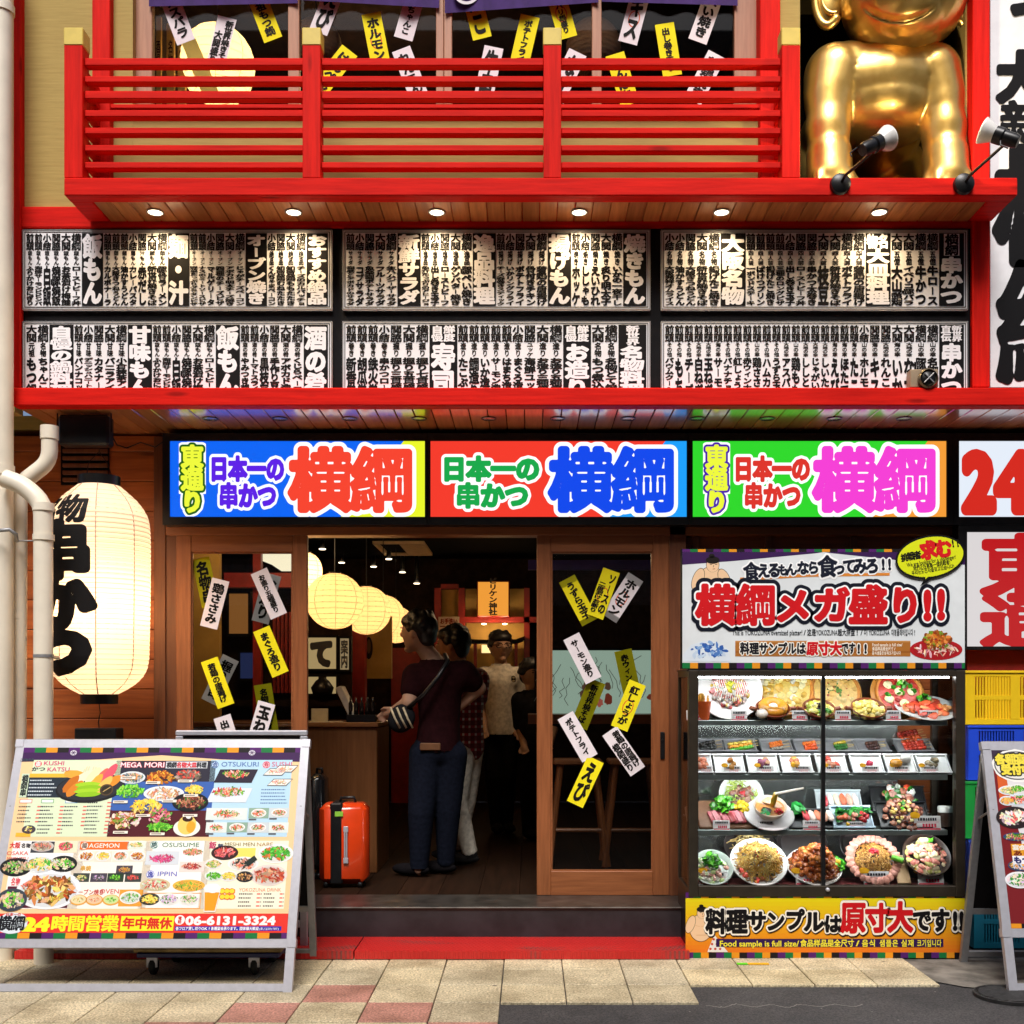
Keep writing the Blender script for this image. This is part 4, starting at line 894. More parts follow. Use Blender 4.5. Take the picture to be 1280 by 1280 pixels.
c = canvas(SD + .008, .0008); 
for i in range(14):
    f = i / 13; c.rect(857, 1122.5 + i * 4.9, 1206, 1122.5 + (i + 1) * 4.9, (lin((232, 212 - 90 * f, 20 + 8 * f))), 0)
stripes(c, 857, 1206, 1115.5, 1122.5, 9.6, 1, 1); stripes(c, 857, 1206, 1190.5, 1197.5, 9.6, 1, 1)
sumo(c, 876, 1138, 28, 1.2)
c.poly([(884, 1190), (893, 1168), (900, 1178), (910, 1190)], 'e8e2dc', 2.6)
for i in range(9): c.ell(888 + i * 2, 1186 - (i % 3) * 6, 1.6, 1.6, 'c44a30', 2.9, 8)
for ch, x, y, w, h, f in (('料', 882, 1136, 26, 31, 0), ('理', 908, 1136, 26, 31, 0), ('サ', 934, 1138, 24, 26, 0), ('ン', 957, 1138, 24, 26, 0), ('プ', 981, 1136, 24, 27, 0), ('ル', 1004, 1138, 26, 27, 0), ('は', 1030, 1143, 21, 23, 0), ('原', 1050, 1127, 32, 39, 1), ('寸', 1081, 1129, 30, 36, 1), ('大', 1109, 1127, 32, 38, 1), ('で', 1140, 1136, 24, 28, 0), ('す', 1163, 1135, 24, 30, 0), ('!', 1186, 1135, 15, 30, 0), ('!', 1194, 1135, 15, 30, 0)):
    j = (int(x) % 2) * .3
    c.glyph(ch, x + .8, y + .8, w, h, '2a1608', 3 + j, .16, 40, 0); c.glyph(ch, x, y, w, h, 'fbf3e4', 4.2 + j, .13, 40, 0); c.glyph(ch, x, y, w, h, ('100d10', 'c8141c')[f], 5.4 + j, .055, 64, .014)
c.rect(895, 1173.5, 1179, 1183.5, '30164e', 3)
c.glyph('Food sample is full size/', 899, 1174, 100, 10, 'f0e23a', 4, .022, 26); c.hor('食品样品是全尺寸/', 1000, 1174, 76, 9.4, 'f0e23a', 4, .03, 26); c.hor('음식', 1077, 1174, 18, 9.4, 'f0e23a', 4, .03, 26); c.hor('샘플은', 1099, 1174, 24, 9.4, 'f0e23a', 4, .03, 26); c.hor('실재', 1126, 1174, 17, 9.4, 'f0e23a', 4, .03, 26); c.hor('크기입니다', 1146, 1174, 31, 9.4, 'f0e23a', 4, .03, 26)
c.build('banner', M['print'], case)

# ---------------------------------------------------------------- crates
def crate(y0, y1, c0, label, d=6.13, dx=0, rows=2):
    x0, x1 = X(1206, d) + dx, X(1206, d) + dx + .56; z0, z1 = Z(y1, d), Z(y0, d); e = d + .36
    t = thing('plastic_crate', label, 'crate', ((x0 + x1) / 2, (d + e) / 2, max(z0, 0)), 'stacked plastic crates beside the showcase'); z0 = max(z0, .002)
    m = MB(); cc = hexc(c0); s = .012
    for ya in (d, e - s):                                              # ribbed long sides with slots
        m.box(x0, x1, ya, ya + s, z1 - .03, z1, cc); m.box(x0, x1, ya, ya + s, z0, z0 + .03, cc); zm = (z0 + z1) / 2; m.box(x0, x1, ya, ya + s, zm - .012, zm + .012, cc)
        for xx in (x0, x1 - .05, (x0 + x1) / 2 - .03): m.box(xx, xx + .05, ya - .001, ya + s + .001, z0 + .03, z1 - .03, cc)
        n = 30
        for i in range(n):
            xx = x0 + .05 + (x1 - x0 - .1) * i / n; m.box(xx, xx + .008, ya + .002, ya + s - .002, z0 + .03, z1 - .03, cc)
        m.bbox(x0 - .006, x1 + .006, ya - .006, ya + s + .006, z1 - .014, z1 + .001, .003, cc)
    for xa in (x0, x1 - s): m.box(xa, xa + s, d + s, e - s, z0, z1, cc)
    m.build('slatted_side', M['plastic'], t)
    m = MB(); m.box(x0 + s, x1 - s, d + s, e - s, z0 + .002, z0 + .012, tuple(v * .9 for v in cc)); m.build('base', M['plastic'], t)
crate(838.5, 905.5, 'e8bf1c', 'yellow plastic crate on top of the stack under the red 東通 sign')
crate(907, 975, '2147c8', 'blue plastic crate directly below the yellow crate', dx=.02)
crate(977, 1048, '1d8a3a', 'green plastic crate in the middle of the crate stack', dx=.0)
crate(1050, 1117, '23409a', 'dark blue plastic crate between the green and teal crates', dx=.03)
crate(1119, 1185.5, '1d7f9c', 'teal plastic crate at the bottom of the stack behind the folding sign', dx=.05)
m = MB(); m.box(X(1209, 6.55), 3.4, 6.55, 6.6, .01, Z(812, 6.55)); m.build('red_panel', M['redwall'], bld)

# ---------------------------------------------------------------- folding signboards
def aboard(x0, x1, fy, ay, az, ry, legz, label, printer, inner, group=None):
    """an A-shaped sign: front panel from the foot line fy up to the apex ay, az; rear frame back to ry"""
    o = Vector(((x0 + x1) / 2, (fy + ry) / 2, 0)); t = thing('folding_sign', label, 'signboard', o, group)
    up = Vector((0, ay - fy, az)); L = up.length; up.normalize(); n = Vector((0, -up.z, up.y))
    def bar(m, xa, xb, va, vb, th=.03, off=0.0, b=.006):
        base = Vector((0, fy, 0)); vs = []
        for x in (xa, xb):
            for nn in (off, off - th):
                for v in (va, vb): p = base + up * v + n * nn; vs.append((x, p.y, p.z))
        m.add(vs, [(0, 1, 3, 2), (4, 6, 7, 5), (0, 4, 5, 1), (2, 3, 7, 6), (0, 2, 6, 4), (1, 5, 7, 3)])
    w = .042
    for xa in (x0, x1 - w): m = MB(); bar(m, xa, xa + w, 0, L); m.build('front_leg', M['alu'], t)
    for v in (L - w, legz): m = MB(); bar(m, x0 + w, x1 - w, v, v + w, .03, .001); m.build('front_rail', M['alu'], t)
    m = MB(); bar(m, x0 + w, x1 - w, .004, .004 + .036, .024, -.003); m.build('foot_bar', M['alu'], t)
    m = MB(); bar(m, x0 + w - .002, x1 - w + .002, legz + w - .002, L - w + .002, .008, -.006); m.build('panel', M['blackmetal'], t)
    # rear frame
    ru = Vector((0, ay + .02 - ry, az - .012)); RL = ru.length; ru.normalize(); rn = Vector((0, ru.z, -ru.y))
    def rbar(m, xa, xb, va, vb, th=.026, off=0.0):
        vs = []
        for x in (xa, xb):
            for nn in (off, off - th):
                for v in (va, vb): p = Vector((0, ry, 0)) + ru * v + rn * nn; vs.append((x, p.y, p.z))
        m.add(vs, [(0, 1, 3, 2), (4, 6, 7, 5), (0, 4, 5, 1), (2, 3, 7, 6), (0, 2, 6, 4), (1, 5, 7, 3)])
    for xa in (x0 + .005, x1 - .04): m = MB(); rbar(m, xa, xa + .035, 0, RL); m.build('rear_leg', M['alu_grey'], t)
    for va, vb in ((.27, .30), (.03, .058)): m = MB(); rbar(m, x0 + .04, x1 - .04, va, vb, .02, -.003); m.build('rear_rail', M['alu_grey'], t)
    m = MB(); rbar(m, x0 + .038, x1 - .038, .298, RL - .03, .006, -.008); m.build('rear_panel', M['black'], t)
    m = MB(); y1 = ay + .02
    m.tube([(x0 + .02, fy + up.y * L * .72, az * .72), (x0 + .02, ry + ru.y * RL * .66, ru.z * RL * .66)], .006, 6); m.tube([(x1 - .02, fy + up.y * L * .72, az * .72), (x1 - .02, ry + ru.y * RL * .66, ru.z * RL * .66)], .006, 6); m.build('stay', M['alu_grey'], t)
    m = MB()
    for xa in (x0 - .004, x1 - .036):
        for v in (L - .038, legz + .002): bar(m, xa, xa + .04, v, v + .04, .036, .003)
    m.build('corner_cap', M['alu'], t)
    m = MB(); m.tube([(x0 + .02, ay + .012, az - .01), (x1 - .02, ay + .012, az - .01)], .013, 10); m.build('hinge', M['alu_grey'], t)
    top = Vector((x0 + w, fy, 0)) + up * (L - w) + n * .0005; top.x = x0 + w
    c = Canvas(top, (1e-3, 0, 0), tuple(-up * 1e-3), .0006)
    org = top; ny = -n
    def B(px, py):
        dr = Vector(((px - XV) / F, 1, (YV - py) / F)); cpos = Vector((0, 0, H)); s_ = (org - cpos).dot(n) / dr.dot(n); p = cpos + dr * s_ - org
        return p.x * 1000, -p.dot(up) * 1000
    printer(c, B, (x1 - x0 - 2 * w) * 1000, (L - 2 * w - legz) * 1000); c.build('poster', M['print'], t); return t
SCRIB = ['4a4a52', '5a5660']
def lines(c, x0, y0, x1, y1, n, q, price=True, cl='44424a', L=2):
    """rows of print too small to read"""
    h = (y1 - y0) / n
    for i in range(n):
        y = y0 + h * (i + .5); x = x0; e = x0 + (x1 - x0) * (q.uniform(.35, .6) if price else q.uniform(.75, 1))
        while x < e:
            w = q.uniform(4, 9); c.rect(x, y - h * .16, min(x + w, e), y + h * .16, cl, L); x += w + 2.5
        if price: c.rect(x1 - (x1 - x0) * .22, y - h * .17, x1 - (x1 - x0) * .07, y + h * .17, 'e06a62', L); c.rect(x1 - (x1 - x0) * .05, y - h * .12, x1, y + h * .12, '55525c', L)
FR = ['b5541a', 'd98a2a', 'e8a83c', '8e3d12']; SA = ['e86a4a', 'f0a07a', 'd83a4a', '6fae3a', 'f4d0b8', '2f7a2a']; NO = ['f2d24a', 'e8bf3a', 'f6e07a']; GR = ['5fbf2a', '8fd84a', '3f9a20']; MT = ['7a3a2a', 'b56a4a', '4a2418', 'c98a6a', '3f7a2a']; PK = ['d86a7a', 'f0a0a8', 'b84a5a', '5f9a3a']; CR = ['f4e6b8', 'e8cf8a', 'dcb868', '7fae4a']
def bigmenu(c, B, W, Hh):
    q = random.Random(31); c.rect(0, 0, W, Hh, 'f6cf9c', 0)
    def r(px0, py0, px1, py1): a = B(px0, py0); b = B(px1, py1); return a[0], a[1], b[0], b[1]
    def p(px, py): return B(px, py)
    c.poly([(0, 0), (0, 75), (W * .28, 62), (W * .5, 40), (W * .72, 62), (W, 75), (W, 0)], '3d1c50', .6); stripes(c, 0, W, 0, 26, 57, 1, 1)
    for x in (92, 315):
        a = p(x, 941); c.ell(a[0], a[1], 17, 14, 'cfc8d8', 1.5, 18)
        for j in range(3): c.line(a[0] - 14 * math.cos(j * 1.05), a[1] - 12 * math.sin(j * 1.05), a[0] + 14 * math.cos(j * 1.05), a[1] + 12 * math.sin(j * 1.05), 3, '3d1c50', 2)
    # skewers, top left
    x0, y0, x1, y1 = r(23, 950, 140, 1046); x0 = max(x0, 60); c.rect(x0, y0, x1, y1, 'dcebc8', 1)
    a = p(48, 955); c.ell(a[0], a[1], 18, 16, 'e8505a', 2, 18); c.glyph('串', a[0] - 13, a[1] - 14, 26, 28, 'fbeaea', 3, .04, 30)
    c.hor('こだわりの', a[0] - 95, a[1] - 30, 70, 18, '3a5a5a', 3, .02, 24); c.hor('かつ', a[0] - 30, a[1] + 14, 70, 24, '2a2a3a', 3, .03, 24); c.glyph('KUSHI', a[0] + 26, a[1] - 20, 105, 30, 'd84a7a', 3, .012, 30); c.glyph('KATSU', a[0] + 48, a[1] + 12, 115, 30, 'd84a7a', 3, .012, 30)
    X0, Y0, X1, Y1 = r(28, 967, 86, 997); c.rect(X0, Y0, X1, Y1, '24303c', 1.6); c.rect(X0, Y0, X0 + 38, Y1, 'c9dcc0', 1.9); c.vert('横綱串', X0 + 4, Y0 + 8, 30, Y1 - Y0 - 16, '1c2226', 2.5, .06, 30); c.rect(X0 + 38, Y0, X1, Y0 + 20, 'e8b93a', 2); lines(c, X0 + 44, Y0 + 26, X1 - 60, Y1 - 4, 5, q, False, 'd8e4ee', 2.2)
    a = p(113, 985); c.ell(a[0], a[1], 172, 76, '17181c', 2.4, 30, 0, -.08); c.ell(a[0], a[1] - 5, 164, 68, '2a2c33', 2.6, 30, 0, -.08)
    for i in range(14): c.line(a[0] - 40 + i * 11, a[1] - 95 + q.uniform(-20, 10), a[0] - 70 + i * 13, a[1] - 10, 4, 'e8d6a8', 2.7)
    for i, (dx, dy, cl, an) in enumerate(((-80, -70, 'f0a83c', .1), (-30, -60, 'f4e8c8', -.5), (5, -62, 'e6efb8', -.9), (45, -55, 'e86a5a', -1.0), (80, -78, 'f4586a', -1.0), (95, -30, 'e8902a', -.6), (-90, -20, 'c9701c', -.9), (-70, 5, 'd98428', -.8), (20, -25, 'f0b040', -1), (60, -15, 'f4c060', -.9))):
        c.ell(a[0] + dx * 1.1, a[1] + dy, 54, 22, cl, 3 + i * .05, 18, .06, an, q)
    for i in range(4): c.ell(a[0] - 15 + (i % 2) * 8, a[1] - 18 + i * 17, 62, 13, ('a4d428', '8fc41c')[i % 2], 3.6 + i * .05, 20, .05, -.06, q)
    c.ell(a[0] + 82, a[1] + 10, 34, 30, '54422c', 3.9, 20); c.ell(a[0] + 82, a[1] + 10, 26, 23, '2c2418', 4, 20); c.line(a[0] + 65, a[1] + 20, a[0] + 100, a[1] - 4, 4, 'c9a86a', 4.1)
    for (px, n, ys) in ((25, 5, 1006), (52, 8, 1006), (82, 6, 1006), (111, 9, 1001)):
        A0 = p(px, ys - 7); A1 = p(px + 15, ys - 2); c.rect(A0[0], A0[1], A1[0], A1[1], ('5fae6a', 'd87a6a', '5a9ac8', '7fae5a')[n % 4], 2); c.rect(A0[0] + 3, A0[1] + 3, A1[0] - 3, A1[1] - 3, 'f4f6ee', 2.3)
        A1 = p(px + 25, ys + 4.7 * n); A0 = p(px - 1, ys); lines(c, A0[0], A0[1], A1[0], A1[1], n, q)
    pic(c, *p(36, 1037), 34, 22, ['e8d05a', '7a5a5a', 'f4e6a8'], 2, 12, '4a4450', 1); c.rect(*r(20, 1041, 38, 1046), 'f0b73a', 2)
    # mega servings, top middle
    x0, y0, x1, y1 = r(146, 951, 261, 1046); c.rect(x0, y0, x1, y1, '2c2a3a', 1); c.rect(x0, y0 + (y1 - y0) * .28, x1, y0 + (y1 - y0) * .66, '3a62b0', 1.2); c.rect(x0, y0 + (y1 - y0) * .66, x1, y1, '521420', 1.2)
    for s_, xx, ww in (('MEGA', 151, 27), ('MORI', 181, 25)):
        A0 = p(xx, 951.5); c.glyph(s_, A0[0], A0[1], ww * 4.1, 36, 'd42a4a', 2, .07, 40); c.glyph(s_, A0[0], A0[1], ww * 4.1, 36, 'f8e6ea', 3, .02, 40)
    X0, Y0, X1, Y1 = r(208, 952, 259, 960.5); c.rect(X0, Y0, X1, Y1, 'd9dde4', 2); hw = (X1 - X0 - 8) / 8
    c.hor('横綱', X0 + 4, Y0 + 3, hw * 2, Y1 - Y0 - 6, '1c1c24', 3, .05, 30); c.hor('名物大皿', X0 + 4 + hw * 2, Y0 + 3, hw * 4, Y1 - Y0 - 6, 'd42a3a', 3, .05, 30); c.hor('料理', X0 + 4 + hw * 6, Y0 + 3, hw * 2, Y1 - Y0 - 6, '1c1c24', 3, .05, 30)
    for i, (px, py, rx, ry, pal, pl, mo) in enumerate(((165, 972, 60, 28, ['e8b890', 'd98a4a', '5a7a7a'], 'dfe6ea', .3), (200, 972, 76, 44, FR, None, 1.1), (235, 970, 72, 40, ['8a7060', 'b09a88', '6a5448', 'd84a3a'], None, 1.0), (163, 989, 74, 44, GR, None, 1.2), (205, 992, 90, 34, ['f4f0e6', 'e0b888', 'c98a5a'], 'e9eef2', .2), (243, 987, 52, 30, NO, None, .3), (183, 1008, 84, 46, NO, None, 1.2), (238, 1003, 80, 42, MT, '17171b', .5), (156, 1025, 86, 52, ['c98a5a', 'eec0b0', 'b0602a', 'f2d0c4', '7a9a3a'], None, 1.1), (200, 1020, 66, 48, PK, None, 1.0), (200, 1034, 70, 26, GR, None, .3))):
        pic(c, *p(px, py), rx * 1.12, ry * 1.15, pal, 3 + i * .35, 70, pl, i, .22, mo)
    a = p(234, 1032); c.ell(a[0], a[1] + 12, 66, 44, 'f4f0e6', 8, 28); c.ell(a[0], a[1] - 2, 46, 48, 'f0d06a', 8.3, 24); c.ell(a[0] + 20, a[1] + 8, 22, 30, 'e8a82a', 8.5, 18); c.ell(a[0], a[1] - 34, 26, 16, '3a1c10', 8.8, 18); c.ell(a[0] + 4, a[1] - 42, 12, 9, 'faf6f0', 9, 14)
    for px, py in ((160, 971), (191, 977), (231, 975), (150, 1001), (211, 1000), (178, 1018), (237, 1018), (150, 1039), (196, 1041), (238, 993)): A0 = p(px - 8, py); c.rect(A0[0], A0[1], A0[0] + 72, A0[1] + 13, 'f6efe0', 9.2); c.rect(A0[0] + 6, A0[1] + 4, A0[0] + 56, A0[1] + 9, '8a7a70', 9.5)
    # sashimi and sushi, top right
    x0, y0, x1, y1 = r(264, 950, 372, 1046); x1 = min(x1, W - 36); c.rect(x0, y0, x1, y1, 'b9dcf0', 1)
    a = p(269, 956); c.ell(a[0], a[1], 18, 18, '5a82c0', 2, 18); c.ell(a[0], a[1], 15, 15, 'd6eafa', 2.3, 18); c.glyph('造', a[0] - 13, a[1] - 14, 26, 28, '3a5a9a', 3, .03, 30); A0 = p(277, 951); c.glyph('OTSUKURI', A0[0], A0[1], 190, 34, '5a7ab8', 3, .006, 34)
    a = p(333, 956); c.ell(a[0], a[1], 19, 18, 'e86a82', 2, 18); c.ell(a[0], a[1], 15, 14, 'fae6ea', 2.3, 18); c.glyph('寿', a[0] - 13, a[1] - 14, 26, 28, 'c83a5a', 3, .03, 30); A0 = p(340, 951); c.glyph('SUSHI', A0[0], A0[1], 104, 34, 'd86a8a', 3, .006, 34)
    def plt(cx, cy, w, h, cl, L, sk=.25): a = p(cx, cy); c.poly([(a[0] - w + w * sk, a[1] - h), (a[0] - w, a[1] + h), (a[0] + w - w * sk, a[1] + h * 1.05), (a[0] + w, a[1] - h)], cl, L)
    plt(295, 970, 108, 34, '2c2436', 3); pic(c, *p(295, 968), 78, 26, SA, 3.4, 40, None, 1, .24, .6); plt(287, 994, 112, 36, 'dfe9f2', 3); pic(c, *p(286, 990), 92, 30, SA, 4, 46, None, 2, .24, .6)
    for px, py in ((345, 965), (357, 961), (350, 978)): plt(px, py, 64, 18, '24262c', 3.5, .5); plt(px, py, 60, 15, 'f2eee6', 3.8, .5); pic(c, *p(px, py), 50, 14, ['e8604a', 'f4a088', 'f6ece0', 'c8d08a'], 4, 14, None, 3, .25, .2)
    lines(c, *p(327, 985), *p(360, 1006), 5, q, False, '5a7ab0')
    for i, (px, py, ww, hh) in enumerate(((258.5, 1010, 50, 15), (311.5, 1010, 24, 13), (337, 1010, 24, 12), (258, 1028, 25, 13), (284, 1028, 25, 12.5), (309.5, 1028, 26, 13), (336, 1028, 24, 13))):
        A0 = p(px, py); A1 = p(px + ww, py + hh); c.rect(A0[0], A0[1], A1[0], A1[1], ('dfe9e6', '8fae9a', 'cfd8dc')[i % 3], 2); pic(c, (A0[0] + A1[0]) / 2, (A0[1] + A1[1]) / 2, (A1[0] - A0[0]) * .38, (A1[1] - A0[1]) * .42, SA, 3, 22, 'f4f2ee', i, .28, .4); c.rect(A0[0] + 3, A1[1] + 2, A0[0] + 40, A1[1] + 10, '5a5a60', 3)
    # lower half: white fields
    def field(px0, py0, px1, py1, cl='fdfbf6'): a = r(px0, py0, px1, py1); c.rect(max(a[0], 24), a[1], min(a[2], W - 24), a[3], cl, 1)
    field(8, 1051, 96, 1136); field(94, 1051, 182, 1136, 'fdf8ea'); field(182, 1051, 256, 1136); field(256, 1051, 365, 1136, 'fdf7dc')
    def head(s_, px, py, w, h, cl, b=.008): A0 = p(px, py); c.glyph(s_, A0[0], A0[1], w, h, cl, 3, b, 34)
    A0 = p(13, 1053); c.hor('大阪', A0[0], A0[1], 52, 30, 'd42a2a', 3, .04, 30); c.hor('名物', A0[0] + 56, A0[1] + 4, 46, 24, '2a2a34', 3, .03, 30); head('OSAKA', 9, 1063, 108, 26, 'd85a5a'); head('MEIBUTSU', 9, 1070.5, 106, 20, 'd85a5a')
    def dish(px, py, rx, ry, pal, plate='f4f2ee', L=3, n=34, mo=.5): pic(c, *p(px, py), rx * 1.18, ry * 1.2, pal, L, n, plate, int(px), .24, mo)
    c.rect(*r(40, 1052, 67, 1066), '3c4048', 2); dish(53, 1058, 48, 22, ['b0907a', 'd8b8a0', '8a6a5a', 'e06a5a'], 'cfc4bc'); c.rect(*r(69, 1051, 96, 1066), 'f2e6c8', 2); dish(82, 1058, 36, 26, ['d84a5a', 'e86a72', '3a8a3a'], None)
    dish(20, 1084, 66, 38, ['d8c4a0', 'b8a080', '5fae3a'], '1e2024'); dish(50, 1080, 66, 36, ['f4dc9a', 'f0c86a', '4fae3a'], 'e9eef0'); dish(79, 1080, 58, 34, ['e8dcc0', 'd8c4a0', '5fbf3a'], '1e2024')
    c.rect(*r(10, 1108, 84, 1135), '5a1630', 2); dish(61, 1112, 132, 80, ['c98a4a', '8a5a2a', 'e0b878', 'b5541a', '6a4a1a', 'f0d878'], 'eef2f6', 3, 90, .6); dish(37, 1107, 40, 26, ['e86a5a', 'f08a6a'], None, 5, 14); dish(66, 1124, 40, 14, NO, None, 5, 14); dish(15, 1125, 62, 46, ['d8c4a0', 'c9b08a', '6fce3a', 'e8dcc0'], '3a4450', 6, 40)
    A0 = p(7, 1097); c.hor('名物', A0[0] + 30, A0[1], 44, 40, 'e04a5a', 3, .03, 26)
    c.rect(*r(101, 1052, 160, 1062), 'f0702a', 2); A0 = p(103, 1052); c.ell(A0[0] + 14, A0[1] + 20, 17, 17, 'fbeee0', 2.6, 18); c.glyph('揚', A0[0] + 1, A0[1] + 6, 26, 27, '5a3a2a', 3, .03, 28); head('AGEMON', 112, 1053, 150, 30, 'fbf2e6', .012)
    for i, px in enumerate((99, 120, 142, 163)): c.rect(*r(px - .5, 1064, px + 19, 1077), ('f2ead8', 'e9e2d0')[i % 2], 2); dish(px + 9, 1070, 32, 22, (FR, NO, ['d8703a', 'e8b088', '4f8a3a'], FR)[i], 'f6f4f0', 3, 26)
    c.rect(*r(160, 1052, 182, 1061), 'e6efe0', 2); dish(171, 1056, 34, 14, CR, None)
    A0 = p(96, 1081); c.hor('串焼', A0[0] + 20, A0[1] + 4, 52, 26, 'e0a83a', 3, .03, 26)
    for i, (px, py) in enumerate(((92, 1091.5), (114, 1091.5), (135, 1091.5), (157, 1091.5), (146, 1082))): c.rect(*r(px, py, px + 19, py + 11), ('3c4440', '4a4450', '2c4030')[i % 3], 2); dish(px + 9.5, py + 5.5, 30, 16, (CR, ['c9b0c8', 'a890a8', '4a5a4a'], GR, ['d84a4a', 'e86a5a'], ['d8a05a', 'c98a3a'])[i], None, 3, 20)
    A0 = p(92, 1110); c.hor('オーブン焼き', A0[0], A0[1] + 6, 150, 28, 'c83a3a', 3, .02, 26); head('OVEN', 125, 1110, 96, 30, 'd85a5a')
    for i, px in enumerate((98, 118, 139)): a = p(px, 1125); c.ell(*a, 42, 26, 'e8a84a', 3, 24); c.ell(a[0], a[1] - 2, 36, 21, ('f2dcae', 'f0c8a0', 'cfe09a')[i], 3.3, 24); pic(c, a[0], a[1] - 2, 30, 17, (CR, ['e06a4a', 'f4e0b8'], GR)[i], 3.6, 14, None, i, .22, 0)
    c.rect(*r(150, 1112, 177, 1133), 'e8a03a', 2); dish(163, 1122, 44, 26, ['dfe6da', 'b8c8b8', '5fae3a'], 'f4f2ea')
    a = p(193, 1056); c.ell(a[0], a[1], 20, 20, '8ac0b8', 2, 18); c.ell(a[0], a[1], 17, 17, 'eef6f2', 2.3, 18); c.glyph('絶', a[0] - 14, a[1] - 15, 28, 30, '2a5a5a', 3, .03, 28); head('OSUSUME', 203, 1052, 185, 30, '5a8a6a', .006)
    c.rect(*r(183, 1064, 223, 1081), 'd8dfe6', 2); dish(203, 1073, 66, 22, ['d8508a', 'e06a9a', 'c83a6a'], None, 3, 30, .2); dish(241, 1065, 50, 18, ['f0a088', 'e8806a', '4f9a3a'], None); c.rect(*r(225, 1077, 255, 1090), 'f2ded6', 2); dish(239, 1083, 48, 18, ['c85a4a', 'e0907a', 'a83a3a'], None)
    a = p(188, 1093); c.ell(a[0], a[1], 20, 20, '8a92d8', 2, 18); c.ell(a[0], a[1], 17, 17, 'e6eafa', 2.3, 18); c.glyph('逸', a[0] - 14, a[1] - 15, 28, 30, '3a42a8', 3, .03, 28); head('IPPIN', 197, 1088, 98, 32, '6a72c8', .006)
    dish(194, 1106, 62, 26, ['cfd8b0', 'e8e6d0', 'd85a4a'], 'd8c8a0'); dish(236, 1107, 66, 24, ['f2c04a', 'e8a83a', '5fae3a'], 'f0b84a'); c.frame(*r(178, 1116, 250, 1136), 4, 'f0a860', 2)
    for i, px in enumerate((187, 211, 236)): dish(px, 1124, 42, 24, (NO, ['d8b0d8', 'e8d0e8', '4f9a3a'], ['f2ded0', 'e8c8b8', '5fae3a'])[i], ('3c3c34', 'f4f2ee', 'f4f2ee')[i])
    A0 = p(262, 1052); c.glyph('飯', A0[0], A0[1], 36, 36, 'c83a6a', 3, .03, 28); c.glyph('麺', A0[0] + 42, A0[1] + 10, 28, 28, '3a4a6a', 3, .03, 28); head('MESHI MEN', 281, 1052, 150, 26, '8a7a4a', .004); head('NABE', 321, 1052, 82, 26, 'b08a5a', .004)
    c.rect(*r(292, 1060, 318, 1082), 'f8e26a', 1.6)
    dish(281, 1066, 56, 30, ['d84a4a', 'e8706a', 'f0a098'], '3a2424'); dish(304, 1080, 64, 30, ['e8c0a8', 'd88a6a', '3a3a34', 'd86a5a'], 'f4f2ee'); c.line(*p(308, 1081), *p(320, 1072), 26, '24302c', 7); dish(345, 1067, 72, 40, ['4fae3a', '3a9a2a', '6fce4a', 'd86a3a'], 'f4f4f0', 3, 60, .8); dish(336, 1094, 76, 44, ['c85a3a', 'a83a2a', 'e0a088', 'b88a6a'], 'e8dcd4', 3, 60, .6)
    for i, (px, py) in enumerate(((267, 1080), (267, 1095), (286, 1095), (306, 1096))): dish(px, py, 36, 22, (CR, GR, NO, ['8a5a3a', 'd8a86a', '2a2a24'])[i], ('f4f2ee', 'e9f2ea', 'f4f2ee', '24242a')[i])
    a = p(264, 1125); c.poly([(a[0] - 38, a[1] - 55), (a[0] - 30, a[1] + 58), (a[0] + 26, a[1] + 58), (a[0] + 42, a[1] - 55)], 'f4f0e8', 5); c.poly([(a[0] - 34, a[1] - 36), (a[0] - 27, a[1] + 52), (a[0] + 22, a[1] + 52), (a[0] + 37, a[1] - 36)], 'f0a020', 5.4); c.ell(a[0], a[1] - 56, 42, 22, 'faf8f4', 5.8, 20, .08, 0, q)
    for i in range(6): aa = p(278 + (i % 3) * 6, 1114 + (i // 3) * 7); c.ell(aa[0], aa[1], 16, 15, 'e8702a', 3, 14, .1, 0, q); c.ell(aa[0], aa[1], 12, 11, 'f8dc3a', 3.3, 14)
    head('YOKOZUNA DRINK', 299, 1109, 205, 24, 'e0906a', .004); lines(c, *p(299, 1115), *p(326, 1135), 4, q); lines(c, *p(330, 1115), *p(354, 1135), 4, q)
    # red foot with opening hours and telephone
    y0 = p(200, 1142)[1]; c.rect(0, y0, W, Hh - 27, 'e5352b', 3); stripes(c, 0, W, Hh - 27, Hh, 57, 3.5, 1); hh = Hh - 27 - y0
    a = p(12, 1154); lx = max(a[0] - 84, 3); c.ell(lx + 76, a[1], 75, 50, 'dfe9f2', 4, 30, .04, 0, q); c.hor('横綱', lx + 8, a[1] - 34, 130, 68, '14161c', 5, .055, 44); c.hor('日本一の', lx + 40, a[1] - 50, 74, 17, 'c83a3a', 5, .04, 24)
    a = p(29, 1144); b = p(151, 1144); hor = (b[0] - a[0]); c.glyph('2', a[0], y0 + 8, 74, hh - 10, 'fbee2a', 4, .07, 50); c.glyph('4', a[0] + 62, y0 + 8, 74, hh - 10, 'fbee2a', 4, .07, 50); c.hor('時間営業', a[0] + 140, y0 + 10, hor - 144, hh - 18, 'fbee2a', 4, .05, 50, .022)
    a = p(152, 1146); b = p(216, 1167); c.rect(a[0], y0 + 12, b[0], y0 + hh - 10, 'fbee2a', 4); c.hor('年中無休', a[0] + 8, y0 + 18, b[0] - a[0] - 16, hh - 36, 'd8281e', 5, .04, 44)
    a = p(225, 1150); c.ell(a[0], a[1], 24, 23, 'fbf6f4', 4, 22); c.vert('電話', a[0] - 9, a[1] - 17, 18, 34, 'd8281e', 5, .03, 24); b = p(346, 1150)
